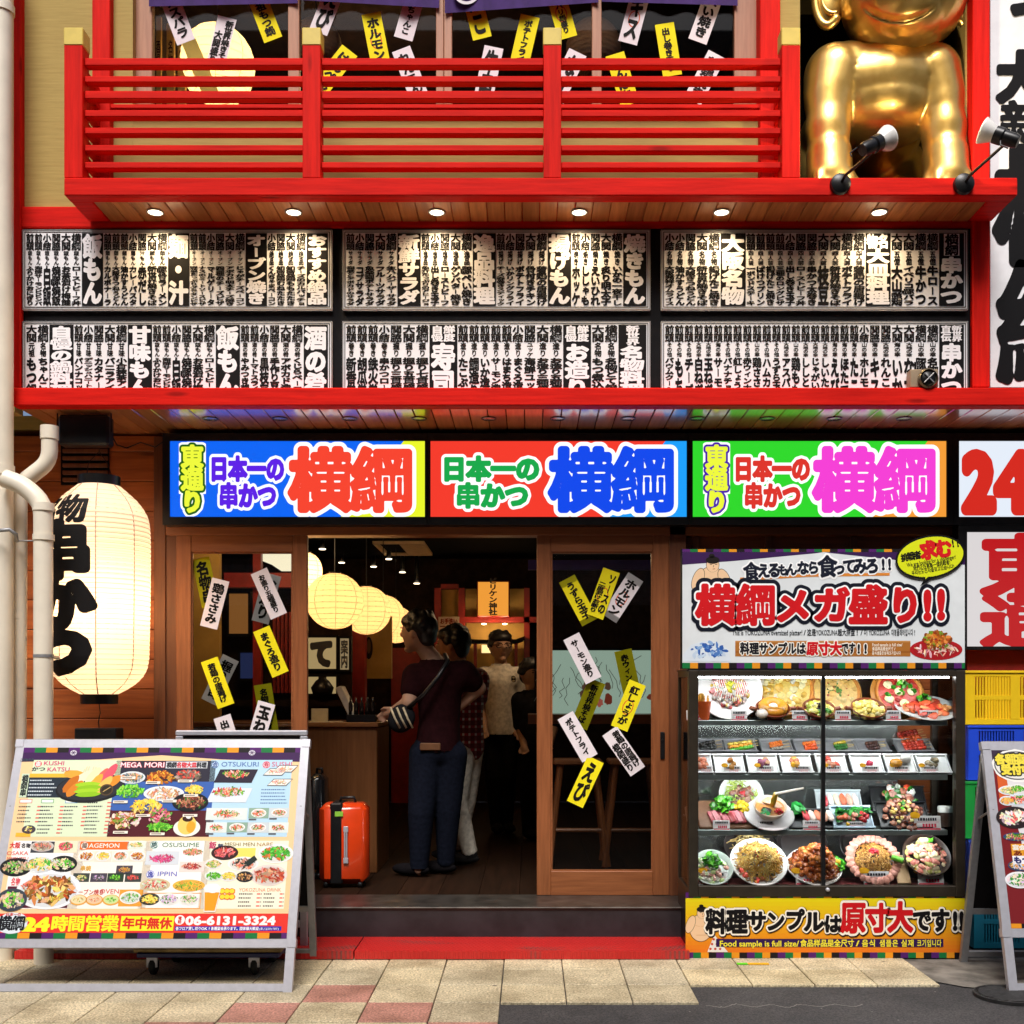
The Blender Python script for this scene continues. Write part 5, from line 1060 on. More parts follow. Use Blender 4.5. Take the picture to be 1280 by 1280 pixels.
    c.glyph('06-6131-3324', a[0] + 28, a[1] - 26, b[0] - a[0] - 32, 54, 'fbf6f4', 4, .05, 44)
    X0, Y0, X1, Y1 = p(219, 1158)[0], p(219, 1158)[1], p(352, 1158)[0], p(219, 1163.5)[1]; c.rect(X0, Y0, X1, Y1, '2a2aa8', 4)
    c.hor('各フロア貸し切りOK!各種宴会承ります。団体様大歓迎', X0 + 4, Y0 + 2, (X1 - X0) * .78, Y1 - Y0 - 4, 'f4f4fa', 5, .03, 24); c.hor('(詳しくはスタッフまで)', X0 + (X1 - X0) * .79, Y0 + 5, (X1 - X0) * .19, Y1 - Y0 - 8, 'f4f4fa', 5, .02, 20)
aboard(-2.59, -1.112, 5.235, 5.66, 1.163, 5.90, .205, 'large white framed folding menu sign covered in food pictures at lower left', bigmenu, 0)
def smallposter(c, B, W, Hh):
    q = random.Random(5); c.rect(0, 0, W, Hh, '7a1c22', 0); c.rect(0, 0, W, 70, '3a2c40', .4); c.rect(14, 70, W, 240, 'd8602a', .5)
    c.poly([(60, 150), (70, 300), (95, 430), (100, 560), (140, 640), (150, Hh - 90), (185, Hh - 65), (W, Hh - 65), (W, 120), (90, 120)], 'e4e0e2', 1)
    a = B(1268, 957); c.ell(a[0] + 10, a[1], 120, 82, 'f4f2ee', 2, 36, .03, 0, q); c.ell(a[0] + 10, a[1], 110, 72, '5a5a5e', 2.4, 36); c.ell(a[0] + 10, a[1], 104, 66, 'e9e6e0', 2.7, 36)
    for i, s_ in enumerate(('各種宴会', '受付中')):
        for j, ch in enumerate(s_):
            for k_, (cl, b) in enumerate((('2a2620', .2), ('f0dc4a', .07))): c.glyph(ch, a[0] - 92 + j * 50 + i * 24, a[1] - 58 + i * 52, 50, 52, cl, 3 + k_ + j % 2 * .2, b, 36, .012 if k_ else 0)
    for i, (px, py, rx, ry, pal, pl) in enumerate(((1262, 988, 56, 24, CR, 'e9eef2'), (1272, 986, 40, 22, GR, 'f4f2ee'), (1274, 1000, 60, 30, SA, 'dfe6f0'), (1259, 1001, 40, 24, ['f0a04a', 'e8c06a'], 'e6ecf4'), (1268, 1022, 90, 54, ['e86a6a', 'f4d8d0', 'f0e6c8', 'f6ece6'], '2a2022'), (1270, 1046, 64, 20, SA, '3a4a7a'), (1274, 1082, 56, 26, ['f0b04a', 'c8d0e0'], '3a4468'), (1274, 1100, 70, 40, ['3a9a3a', 'e8dcd0', 'f4e6d8'], 'f4f2f6'))): pic(c, *B(px, py), rx, ry, pal, 3 + i * .3, 36, pl, i)
    a = B(1263, 1055); c.rect(a[0], a[1], a[0] + 170, a[1] + 62, 'e8a02a', 6); c.hor('宴会コース', a[0] + 6, a[1] + 4, 160, 26, 'f8f2e6', 7, .05, 30); c.hor('あり', a[0] + 6, a[1] + 32, 90, 26, '7a2a10', 7, .05, 30)
    a = B(1265, 1071); c.rect(a[0], a[1] - 4, a[0] + 200, a[1] + 36, 'f4f2f6', 7); c.hor('もつ鍋', a[0] + 4, a[1] - 2, 120, 36, '2a2c6a', 8, .06, 36)
    stripes(c, 0, W, Hh - 22, Hh, 50, 2, 3)
aboard(2.245, 3.05, 5.24, 5.56, 1.156, 5.87, .25, 'narrow aluminium folding sign at the right edge standing by the manhole', smallposter, 0)
# the narrow sign behind the big one
t = thing('rear_signboard', 'narrow signboard peeping over the top of the large menu sign', 'signboard', (X(302, 6.0), 6.0, 0))
m = MB(); d = 6.0; x0, x1 = X(219, d), X(384, d); m.bbox(x0, x1, d, d + .03, Z(920, d), Z(913, d), .006)
for xa in (x0, x1 - .04): m.bbox(xa, xa + .04, d + .002, d + .03, .02, Z(920, d), .004)
m.bbox(x0 + .04, x1 - .04, d + .002, d + .03, .14, .18, .004); m.box(x0 - .01, x1 + .01, d - .12, d + .15, .0, .02); m.build('frame', M['alu'], t)
m = MB(); m.box(x0 + .04, x1 - .04, d + .01, d + .02, .18, Z(920, d)); m.build('panel', M['black'], t)

# ---------------------------------------------------------------- hand trolley under the big sign
t = thing('platform_trolley', 'flat wheeled trolley with blue edge under the large menu sign', 'trolley', (X(255, 5.6), 5.65, 0))
d = 5.52; x0, x1 = X(166, d), X(352, d); zt = Z(1191, d)
m = MB(); m.bbox(x0, x1, d, d + .36, zt, zt + .022, .006); m.build('deck', plain('trolley_tan_deck', (.30, .21, .08), .6, var=.3), t)
m = MB(); m.bbox(x0 + .02, x1 - .01, d - .006, d + .366, zt - .024, zt - .001, .004); m.build('blue_rim', plain('blue_rubber', (.015, .02, .10), .5), t)
m = MB(); m.tube([(x0 - .0, d + .02, zt + .03), (x0 + .02, d + .02, zt + .07), (x1 - .05, d + .02, zt + .11), (x1 + .03, d + .05, zt + .16)], .013, 8); m.build('folded_handle', plain('trolley_handle', (.42, .34, .14), .5), t, True)
for xx, yy in ((X(188, d), d + .05), (X(316, d), d + .05), (X(188, d) + .03, d + .31), (X(316, d) + .03, d + .31)):
    r = (zt - .03) / 2; m = MB(); m.lathe([(.0001, -.016), (r * .8, -.016), (r, -.008), (r, .008), (r * .8, .016), (.0001, .016)], (xx, yy, r), 24, axis='x'); w = m.build('caster_wheel', plain('black_rubber', (.015, .015, .015), .6), t, True, angle=40)
    m = MB(); m.bbox(xx - .028, xx + .028, yy - .03, yy - .024, r * .9, zt - .025, .003); m.lathe([(.0001, -.004), (.008, -.004), (.009, 0)], (xx, yy - .03, r * 1.05), 10, axis='y'); m.build('fork', M['alu'], w)

# ---------------------------------------------------------------- manhole cover
o = Vector((X(1262, 5.20), 5.20, .0)); m = MB()
m.lathe([(.16, -.01), (.16, .004), (.148, .006), (.146, .002), (.0001, .002)], o, 40)
for i in range(-6, 7):
    w = math.sqrt(max(.0, .14 ** 2 - (i * .021) ** 2)); m.bbox(o.x - w, o.x + w, o.y + i * .021 - .006, o.y + i * .021 + .006, .002, .007, .002)
tag(m.build('manhole_cover', plain('cast_iron', (.035, .034, .034), .55, .5, .3, 30, .2), None, at=o, smooth=True, angle=30), 'small round ribbed iron manhole cover in the asphalt at lower right', 'manhole cover')

# ---------------------------------------------------------------- arm spotlights on the balcony edge
def spot(bx, by, hx, hy, ax, ay, tilt, label, aim):
    b = P(bx, by, 5.698); t = thing('arm_spotlight', label, 'spotlight', b, 'arm spotlights on the balcony edge')
    m = MB(); m.lathe([(.0001, -.034), (.030, -.034), (.050, -.022), (.053, 0), (.0001, 0)], b, 28, axis='y'); m.build('base', M['blackmetal'], t, True, angle=40)
    h = P(hx, hy, 5.40); m = MB(); m.tube([b + Vector((0, -.03, 0)), b + Vector((.01, -.06, .02)), h + Vector((0, .02, -.03)), h], .0075, 8); m.lathe([(.0001, -.01), (.018, -.01), (.018, .01), (.0001, .01)], h, 12, axis='x'); m.build('arm', M['blackmetal'], t, True)
    q = Vector(aim).normalized(); s = h - q * .05
    def cyl(m, pr):
        m.tube([s + q * z for r, z in pr], [r for r, z in pr], 26, None, False)
    m = MB(); cyl(m, [(.001, -.02), (.028, -.018), (.033, 0), (.033, .055), (.040, .062), (.040, .10), (.026, .104)]); m.tube([s + q * .02 + Vector((-.05, 0, .0)), s + q * .0 + Vector((-.07, 0, -.02)), s + q * -.02 + Vector((-.05, 0, -.03))], .004, 6); m.build('lamp_holder', M['blackmetal'], t, True, angle=40)
    m = MB(); cyl(m, [(.034, .096), (.038, .108), (.051, .134), (.059, .156), (.061, .164), (.058, .166)]); m.build('reflector', plain('white_reflector_glass', (.75, .73, .70), .25), t, True)
    m = MB(); cyl(m, [(.058, .162), (.036, .160), (.0005, .159)]); m.build('lit_lens', glowing('lit_spot_lens', (1.0, .9, .7), 5.0), t, True)
    lamp('spot_lamp', s + q * .21, 45, (1.0, .82, .52), .05, t, 'SPOT', 95, q.to_track_quat('-Z', 'Y').to_euler(), .6)
spot(1050, 231, 1090, 182, 0, 0, 0, 'black arm spotlight with white reflector aimed up at the golden statue', (.78, .34, .48))
spot(1204, 231, 1256, 172, 0, 0, 0, 'black arm spotlight in front of the white banner, reflector turned left', (-.72, .30, .42))

# ---------------------------------------------------------------- security camera on the canopy
t = thing('security_camera', 'beige boxed security camera with round black lens at the menu board foot', 'camera', P(1157, 485, 5.97))
m = MB(); pxbox(m, 1138, 1173, 461.5, 484.3, 5.955, 6.02, None, .004); m.build('housing', plain('beige_plastic', (.30, .22, .14), .5), t)
o = P(1159, 474, 5.955); m = MB(); m.lathe([(.052, 0), (.054, -.02), (.046, -.03), (.043, -.014), (.0001, -.012)], o, 30, axis='y'); m.build('lens_ring', plain('dull_brass', (.22, .18, .12), .3, .8), t, True, angle=40)
m = MB(); m.lathe([(.040, -.015), (.034, -.024), (.0001, -.027)], o, 24, axis='y'); g = m.build('lens', M['blackmetal'], t, True)
m = MB()
for a in (.785, -.785): m.tube([o + Vector((math.cos(a) * .036, -.030, math.sin(a) * .036)), o + Vector((-math.cos(a) * .036, -.030, -math.sin(a) * .036))], .0035, 6)
m.build('wire_cross', M['alu_grey'], t)

# ---------------------------------------------------------------- curtain and lamps upstairs
def noren(x0, x1, yl, yr, label, crest):
    d = 6.10; t = thing('noren_curtain', label, 'curtain', P((x0 + x1) / 2, -60, d), 'purple noren curtains over the upper window'); m = MB(); n = 24; vs = []
    for i in range(n + 1):
        f = i / n; x = x0 + (x1 - x0) * f; w = .008 * math.sin(f * 22); yb = yl + (yr - yl) * f
        for dd in (0, .004): vs += [tuple(P(x, -60, d + w + dd)), tuple(P(x, yb, d + w * 1.4 + dd))]
    fs = []
    for i in range(n): a = i * 4; b = a + 4; fs += [(a, a + 1, b + 1, b), (a + 2, b + 2, b + 3, a + 3), (a + 1, a + 3, b + 3, b + 1)]
    m.add(vs, fs); m.build('cloth', plain('purple_cloth', (.045, .012, .12), .85, var=.15), t)
    if crest:
        c = canvas(d - .016, .001); cx = crest; c.ell(cx, -12, 17, 17.5, 'e6dfe2', 0, 36); c.ell(cx, -12, 13, 13.5, '2a1050', 1, 36); c.ell(cx, -11, 9, 10, 'e6dfe2', 2, 30); c.build('crest', M['paperprint'], t)
noren(186, 372, 8, 4, 'purple curtain edge at the top left of the upper window', None); noren(376, 549, 0, 10, 'purple curtain edge above ちゃんこ strip', None); noren(556, 748, 16.5, 3, 'purple curtain with a white round crest above the たこ strip', 583); noren(752, 922, 2, 7, 'purple curtain edge at the top right of the upper window', None)
def globe(px, py, d, r, mat, label, cat, bulb=None, group=None, name='globe_lamp', ribs=20, sx=1.0, e=1.0, cord=True, mat2=None, zt=None):
    o = P(px, py, d); t = thing(name, label, cat, o, group); m = MB(); pr = []; n = ribs * 4
    for i in range(n + 1):
        th = math.pi * i / n; q = 1 + .008 * (abs((i % 4) - 2) - 1); pr.append((max(r * sx * math.sin(th) * q, .0005), -r * math.cos(th)))
    m.lathe(pr, o, 40); m.build('shade', mat, t, True)
    if bulb:
        m = MB()
        for i in range(1, ribs):
            th = math.pi * i / ribs; rr = r * sx * math.sin(th) * 1.002; m.tube([(o.x + rr * math.cos(a), o.y + rr * math.sin(a), o.z - r * math.cos(th)) for a in [j * .2618 for j in range(25)]], .0016, 4, None, False)
        for j in range(8):
            a = j * .7854 + .2; m.tube([(o.x + r * sx * math.sin(th) * math.cos(a), o.y + r * sx * math.sin(th) * math.sin(a), o.z - r * math.cos(th)) for th in [.1 + k_ * .147 for k_ in range(21)]], .0016, 4, None, False)
        m.build('ribs', M['rib'], t)
    m = MB(); m.lathe([(.0001, 0), (r * .22, 0), (r * .22, .012), (.0001, .012)], o + Vector((0, 0, r * .97)), 16); m.tube([o + Vector((0, 0, r)), Vector((o.x, o.y, (zt or o.z + r + .25)))], .004, 6); m.build('fitting', M['blackmetal'], t)
    if bulb: lamp('bulb', o, bulb, (1.0, .66, .30), r * .25, t)
    return t
M['rib'] = plain('bamboo_rib', (.50, .26, .10), .8); M['paper'] = paper('warm_lantern_paper', (.95, .85, .60), .75)
globe(272, 82, 7.0, .24, M['paper'], 'glowing lantern upstairs behind the white strips at left', 'lantern', 8, None, 'upstairs_lantern', 14, .95)
wk, tt, bb = newmat('woven_rattan'); v = coords(tt, (1, 1, 1)); wv = node(tt, 'ShaderNodeTexWave'); wv.inputs['Scale'].default_value = 60; wv.bands_direction = 'Z'; wv.inputs['Distortion'].default_value = 6; wv.inputs['Detail Scale'].default_value = 8; tt.links.new(v, wv.inputs['Vector'])
tt.links.new(ramp(tt, wv.outputs['Fac'], (.10, .035, .01, 1), (.42, .17, .05, 1), .2, .8), bb.inputs['Base Color']); bb.inputs['Roughness'].default_value = .6; bump(tt, bb, wv.outputs['Fac'], .6, .01)
globe(395, 58, 6.75, .155, wk, 'woven rattan globe lamp beside the second post cap', 'lamp', None, 'woven globe lamps upstairs', 'rattan_lamp'); globe(742, 60, 6.75, .165, wk, 'woven rattan globe lamp behind the right window mullion', 'lamp', None, 'woven globe lamps upstairs', 'rattan_lamp')
lamp('room_lamp', (-1.0, 7.4, 5.3), 14, (1, .62, .3), .15, bld)
for i, (px, w, lab) in enumerate(((197, 9, 'leftmost'), (213, 10, 'middle'), (227, 10, 'rightmost'))):
    d = 6.9; t = thing('wooden_plaque', '%s of three narrow yellow plaques upstairs by the left window post' % lab, 'plaque', P(px, 140, d), 'yellow plaques in the upper window')
    m = MB(); pxbox(m, px - w / 2, px + w / 2, 20 + i * 9, 160, d, d + .02, None, .003); m.build('board', plain('yellow_wood', (.62, .36, .08), .6), t)
    c = canvas(d - .002, .0008); c.vert(('酒場', '名物', '大入')[i], px - 3, 50, 6.4, 34, '3a2008', 1, .02, 24); c.build('lettering', M['lettering'], t)
t = thing('yellow_banner', 'yellow cloth hanging aslant in front of the upstairs lantern', 'banner', P(250, 50, 6.6))
m = MB(); vs = [tuple(P(x, y, 6.62)) for x, y in ((227, 54), (244, 47), (275, 118), (256, 126))]; m.add(vs + [(v[0], v[1] + .004, v[2]) for v in vs], [(0, 1, 2, 3), (4, 7, 6, 5), (0, 4, 5, 1), (1, 5, 6, 2), (2, 6, 7, 3), (3, 7, 4, 0)]); m.build('cloth', plain('yellow_cloth', (.85, .55, .12), .8), t)

# ---------------------------------------------------------------- golden statue
def blob(parts, voxel, smooth=6):
    me = bpy.data.meshes.new('body'); m = MB()
    for o, r, rot in parts: m.ball(o, r, 24, 16, rot=rot)
    me.from_pydata(m.v, [], m.f); ob = bpy.data.objects.new('body', me); COL.objects.link(ob)
    md = ob.modifiers.new('r', 'REMESH'); md.mode = 'VOXEL'; md.voxel_size = voxel; s = ob.modifiers.new('s', 'SMOOTH'); s.iterations = smooth; s.factor = .5
    dg = bpy.context.evaluated_depsgraph_get(); me2 = bpy.data.meshes.new_from_object(ob.evaluated_get(dg)); bpy.data.objects.remove(ob)
    v = np.zeros(len(me2.vertices) * 3, np.float32); me2.vertices.foreach_get('co', v); return v.reshape(-1, 3), [tuple(p.vertices) for p in me2.polygons]
def chain(pts, n=7):
    """overlapping balls along a limb: (x, y, z, r) joints"""
    out = []
    for a, b in zip(pts, pts[1:]):
        for i in range(n):
            f = i / n; out.append(((a[0] + (b[0] - a[0]) * f, a[1] + (b[1] - a[1]) * f, a[2] + (b[2] - a[2]) * f), a[3] + (b[3] - a[3]) * f, None))
    out.append((pts[-1][:3], pts[-1][3], None)); return out
def statue():
    d = 6.22; s = d / F
    def g(px, py, dy, r): p = P(px, py, d); return (p.x, d + dy, p.z, r * s)
    zb = DZ + .080; cx = P(1104, 0, d).x
    t = thing('golden_statue', 'shiny golden statue of a plump smiling figure on all fours at upper right', 'statue', (cx, d, zb))
    pr = []
    def b(px, py, dy, rx, ry, rz, rot=None): p = P(px, py, d); pr.append(((p.x, d + dy, p.z), (rx * s, ry * s, rz * s), rot))
    b(1104, 108, .03, 84, 54, 54); b(1104, 132, .06, 76, 58, 44); b(1106, 120, .5, 80, 100, 62); b(1060, 92, -.02, 40, 34, 34); b(1150, 92, -.02, 40, 34, 34)
    for px, sx in ((1030, -1), (1173, 1)):
        pr += chain([g(px - 12 * sx, 98, -.02, 38), g(px - sx * 3, 128, -.05, 31), g(px - sx, 152, -.07, 26.5)], 8)
        pr += chain([g(px - sx, 152, -.07, 26.5), g(px, 172, -.08, 28), g(px, 194, -.09, 25)], 6)                 # plump forearm
        pr += chain([g(px, 206, -.10, 28), g(px, 236, -.12, 28)], 4)                                              # fist on the floor
        for k_ in range(4): pr += chain([g(px - 17 + k_ * 11.5, 238, -.19, 8), g(px - 18 + k_ * 12, 250, -.21, 7)], 4)
        pr += chain([g(px - sx * 22, 234, -.14, 8), g(px - sx * 29, 248, -.17, 7)], 4)
    for px in (1050, 1162): pr += chain([g(px, 150, .62, 44), g(px - 4, 200, .45, 36), g(px, 214, .75, 26)], 6)
    v, f = blob(pr, .0125, 7); v[:, 2] = np.maximum(v[:, 2], zb + .001)
    m = MB(); m.add(v.tolist(), f); gold, tt, bb = newmat('gold_paint'); bb.inputs['Metallic'].default_value = .92
    nn = noise(tt, coords(tt), 5, 5, .6); tt.links.new(ramp(tt, nn, (.74, .45, .11, 1), (.84, .56, .17, 1), .35, .65), bb.inputs['Base Color']); tt.links.new(ramp(tt, nn, (.30, .30, .30, 1), (.38, .38, .38, 1)), bb.inputs['Roughness'])
    bb.inputs['Coat Weight'].default_value = .4; bb.inputs['Coat Roughness'].default_value = .12
    m.build('body', gold, t, True)
    pr = []; hd = -.08                                                 # head, a separate casting set on the shoulders
    b(1120, -34, hd, 82, 80, 84); b(1121, 14, hd - .03, 76, 70, 66); b(1123, 44, hd - .13, 42, 38, 34); b(1078, 2, hd - .16, 30, 34, 32); b(1166, 2, hd - .16, 30, 34, 32); b(1126, -8, hd - .335, 17, 14, 14); b(1106, -3, hd - .31, 10, 10, 8); b(1146, -3, hd - .31, 10, 10, 8)
    b(1124, 10, hd - .285, 36, 12, 9)
    v, f = blob(pr, .0115, 5)
    def dent(x0, x1, yc, sag, w, dep):                                   # press the creases of the smile into the face
        for i in range(len(v)):
            if v[i][1] > d - .12: continue
            px = v[i][0] / v[i][1] * F + XV; py = YV - (v[i][2] - H) * F / v[i][1]; u = (px - (x0 + x1) / 2) / ((x1 - x0) / 2)
            if abs(u) > 1.15: continue
            dy_ = (py - (yc - sag * u * u)) / w; v[i][1] += dep * math.exp(-dy_ * dy_) * max(0, 1 - max(0, abs(u) - .75) / .4)
    dent(1082, 1166, 24, 14, 3.2, .030); dent(1104, 1144, 40, 3, 4.5, .014)
    m = MB(); m.add(v.tolist(), f); hd_ = m.build('head', gold, t, True)
    for px, sx in ((1032, -1), (1203, 1)):
        o = P(px, 4, d); m = MB(); pts = []
        for i in range(26): a = i / 25 * 4.6 - 2.3; pts.append((o.x + sx * (math.cos(a) * 15 * s), d + hd + .02 + .025 * math.cos(a), o.z + math.sin(a) * 36 * s))
        m.tube(pts, .024, 12); m.ball((o.x - sx * .015, d + hd + .05, o.z), (17 * s, .035, 33 * s), 16, 12); m.tube([(p[0] - sx * .035, p[1] - .01, o.z + (p[2] - o.z) * .62) for p in pts[3:-3]], .014, 10); m.build('ear', gold, hd_, True)
statue()

# ---------------------------------------------------------------- small marks on the ground
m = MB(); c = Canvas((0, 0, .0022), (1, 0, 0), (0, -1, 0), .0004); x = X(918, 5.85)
c.rect(x, -5.80, x + .055, -5.76, '5fd02a', 0); c.rect(x + .058, -5.80, x + .165, -5.76, 'f0b028', 0)  # flat green and orange rectangles laid on the paving
tag(c.m.build('floor_patch', M['print'], None, at=(x + .08, 5.78, 0)), 'small green and orange patch on the paving below the food showcase', 'sticker')
c = Canvas((0, 0, -.0105), (1, 0, 0), (0, -1, 0), .0002); q = random.Random(77); x, y = X(882, 5.05), -5.05
for i in range(34):
    a = q.uniform(-.5, .5); x2, y2 = x + .022 * math.cos(a), y + .03 * math.sin(i * .9) * q.uniform(.4, 1); c.line(x, y, x2, y2, .006, '8a8682', 0); x, y = x2, -5.05 + (y2 + 5.05) * .6
o = tag(c.m.build('chalk_scrawl', M['paperprint'], None, at=(X(950, 5.05), 5.05, 0)), 'faint pale chalk scrawl on the asphalt at bottom right', 'chalk mark')

# ---------------------------------------------------------------- cables and pipe straps
t = thing('power_cable', 'thin black cable looping from the floodlight along the cladding to the sign', 'cable', P(140, 545, 6.55))
m = MB(); m.tube([P(137, 540, 6.16), P(146, 556, 6.4), P(158, 560, 6.55), P(176, 553, 6.57), P(194, 559, 6.55), P(204, 552, 6.52)], .004, 6); m.build('cable', M['blackmetal'], t, True)
for y in (820, 1000):
    t = thing('pipe_strap', 'thin grey strap round the pipes, ' + ('above the menu sign' if y < 900 else 'hidden low behind the menu sign'), 'strap', P(36, y, 5.8), 'straps on the drainpipes')
    m = MB(); m.lathe([(.0495, -.008), (.0505, -.008), (.0505, .008), (.0495, .008)], P(54.4, y, 5.80), 20); m.bbox(X(54, 5.85) - .012, X(54, 5.85) + .012, 5.845, 6.6, Z(y, 5.8) - .008, Z(y, 5.8) + .008, .002); m.build('band', M['alu_grey'], t, True, angle=40)
# ---------------------------------------------------------------- plastic food in the showcase
q5 = random.Random(55)
def hx(c, v=1.0): h = hexc(c); return (h[0] * v, h[1] * v, h[2] * v)
def pile(m, n, rad, hgt, pal, s0, s1, flat=.6, q=q5, cx=0, cy=0, z0=0, elong=1.0):
    for i in range(n):
        a = q.uniform(0, 6.283); r = rad * q.random() ** .5; z = z0 + hgt * (1 - (r / rad) ** 1.6) * q.uniform(.55, 1.0); s = q.uniform(s0, s1)
        e = Matrix.Rotation(q.uniform(0, 3.1), 3, 'Z') @ Matrix.Rotation(q.uniform(-.5, .5), 3, 'X')
        m.ball((cx + r * math.cos(a), cy + r * math.sin(a), z), (s * elong, s, s * flat), 8, 6, hx(q.choice(pal), q.uniform(.75, 1.2)), e, .16, q)
    return m
def strands(m, n, rad, hgt, pal, w, q=q5, cx=0, cy=0, z0=0, ln=1.0):
    for i in range(n):
        a = q.uniform(0, 6.283); r = rad * q.random() ** .5; b = q.uniform(0, 6.283); L = rad * q.uniform(.3, .8) * ln; pts = []
        for j in range(6):
            f = j / 5 - .5; x = cx + r * math.cos(a) + math.cos(b + f * 1.5) * L * f; y = cy + r * math.sin(a) + math.sin(b + f * 1.5) * L * f; rr = min(math.hypot(x - cx, y - cy) / rad, 1)
            pts.append((x, y, z0 + hgt * (1 - rr ** 1.8) + w * q.uniform(0, 1.6)))
        m.tube(pts, w, 5, hx(q.choice(pal), q.uniform(.75, 1.2)), False)
    return m
def leaves(m, n, rad, hgt, q=q5, cx=0, cy=0, z0=0, pal=('3f9a1e', '5fbf2a', '2c7a18'), s=.012):
    for i in range(n):
        a = q.uniform(0, 6.283); r = rad * q.random() ** .6; o = Vector((cx + r * math.cos(a), cy + r * math.sin(a), z0 + hgt * q.uniform(.2, 1) * (1 - r / rad * .5)))
        e = Matrix.Rotation(q.uniform(0, 6.2), 3, 'Z') @ Matrix.Rotation(q.uniform(-1.1, 1.1), 3, 'X'); k = s * q.uniform(.7, 1.4)
        vs = [o + e @ Vector((x * k, y * k, z * k)) for x, y, z in ((-1, 0, 0), (-.4, .8, .3), (.5, .7, -.1), (1.1, 0, .25), (.5, -.7, 0), (-.4, -.8, .35), (0, 0, .45))]
        m.add([tuple(v) for v in vs], [(0, 1, 6), (1, 2, 6), (2, 3, 6), (3, 4, 6), (4, 5, 6), (5, 0, 6)], hx(q.choice(pal), q.uniform(.8, 1.2)))
    return m
def slab(m, w, d, h, c, cx=0, cy=0, z0=0, rot=0):
    e = Matrix.Rotation(rot, 3, 'Z'); mm = MB(); mm.bbox(-w / 2, w / 2, -d / 2, d / 2, 0, h, min(w, d, h) * .3, hx(c)); mm.xf(e, (cx, cy, z0)); return m.add(mm.v, mm.f, hx(c))
def plate_round(r, c, rim=.14, depth=.018):
    m = MB(); m.lathe([(.0001, 0), (r * .6, 0), (r * .7, .002), (r * (1 - rim * .3), depth * .8), (r, depth), (r * .985, depth + .004), (r * (1 - rim), depth * .55), (r * .68, .007), (.0001, .006)], (0, 0, 0), 36, hx(c)); return m
def bowl(r, h, c, c2=None):
    m = MB(); m.lathe([(.0001, 0), (r * .5, 0), (r * .55, .006), (r * .85, h * .5), (r, h), (r * .97, h + .003), (r * .94, h), (r * .8, h * .52), (.0001, h * .45)], (0, 0, 0), 36, hx(c)); return m
def tray(w, d, h, c, t=.006):
    m = MB(); m.box(-w / 2, w / 2, -d / 2, d / 2, 0, t, hx(c))
    for a in ((-w / 2, w / 2, -d / 2, -d / 2 + t), (-w / 2, w / 2, d / 2 - t, d / 2), (-w / 2, -w / 2 + t, -d / 2 + t, d / 2 - t), (w / 2 - t, w / 2, -d / 2 + t, d / 2 - t)): m.box(*a, t, h, hx(c))
    m.bbox(-w / 2 - .005, w / 2 + .005, -d / 2 - .005, -d / 2 + t, h, h + .004, .0015, hx(c)); m.bbox(-w / 2 - .005, w / 2 + .005, d / 2 - t, d / 2 + .005, h, h + .004, .0015, hx(c)); return m
K5 = 6.05 / F
def food(label, sh, px, d, tilt, parts, name='food_sample', lift=0.0, yaw=0.0, group='plastic food samples in the showcase', stand=True, low=None):
    """parts: list of (part name, mesh in the dish's own frame, material); tilted to face the street, lowest point on the shelf"""
    rot = Matrix.Rotation(R(yaw), 3, 'Z') @ Matrix.Rotation(R(tilt), 3, 'X'); zmin = min((rot @ Vector(v)).z for v in parts[0][1].v)
    o = Vector((X(px, d), d, SH[sh] + .001 - zmin + lift)); t = thing(name, label, 'food display', (o.x, d, SH[sh] + lift), group)
    for nm, m, mt in parts: m.xf(rot, o); m.build(nm, mt, t, True, angle=45)
    if tilt > 25:
        w = .05; m = MB(); zz = (o.z - SH[sh]) * .8; m.box(o.x - w / 2, o.x + w / 2, d + .035, d + .05, SH[sh] + .001, SH[sh] + zz); m.build('plate_stand', M['blackmetal'], t)
    return t
G, PL, PT = M['gloss'], M['plastic'], M['paint']
def tagcard(sh, px, d, label, w=20, h=12.5, z=0, big=False, mark=None, dark=False):
    k = d / F; o = Vector((X(px, d), d, SH[sh] + z)); t = thing('price_card', label, 'price card', o, 'price cards in the showcase')
    W2, H2 = w * k / 2, h * k; m = MB(); e = .012
    m.add([(o.x - W2, d, o.z + .001), (o.x + W2, d, o.z + .001), (o.x + W2, d + e, o.z + H2), (o.x - W2, d + e, o.z + H2), (o.x - W2, d + .003, o.z + .001), (o.x + W2, d + .003, o.z + .001), (o.x + W2, d + e + .003, o.z + H2), (o.x - W2, d + e + .003, o.z + H2)], [(0, 1, 2, 3), (5, 4, 7, 6), (0, 3, 7, 4), (1, 5, 6, 2), (3, 2, 6, 7), (0, 4, 5, 1)]); m.build('card', M['card'], t)
    m = MB(); c = Canvas((o.x - W2, d + e - .0012, o.z + H2), (2 * W2 / 100, 0, 0), (0, -e / 100, -H2 / 100), .0006)
    q = random.Random(int(px * 7 + sh)); x = 14
    while x < 84: ww = q.uniform(5, 9); c.rect(x, 14, x + ww, 34, '2a2830', 1); x += ww + 2.5
    c.rect(8, 42, 92, 46, 'e8a8b0', 1)
    x = 30
    while x < 84: c.rect(x, 56, x + 8, 82, 'e0405a', 1); x += 11
    c.rect(2, 88, 98, 100, 'e05a6a', 1)
    if mark: c.ell(3, -6, 20, 24, 'f0b020', 2, 14, .1, 0, q)
    c.build('print', M['lettering'], t); m = MB(); m.box(o.x - W2 * .8, o.x - W2 * .5, d + .003, d + .016, o.z, o.z + .006); m.box(o.x + W2 * .5, o.x + W2 * .8, d + .003, d + .016, o.z, o.z + .006); m.build('clip', M['plastic_red'], t)
M['card'] = plain('white_card', (.82, .80, .80), .6, var=.03); M['plastic_red'] = plain('red_clip', (.5, .03, .05), .4)
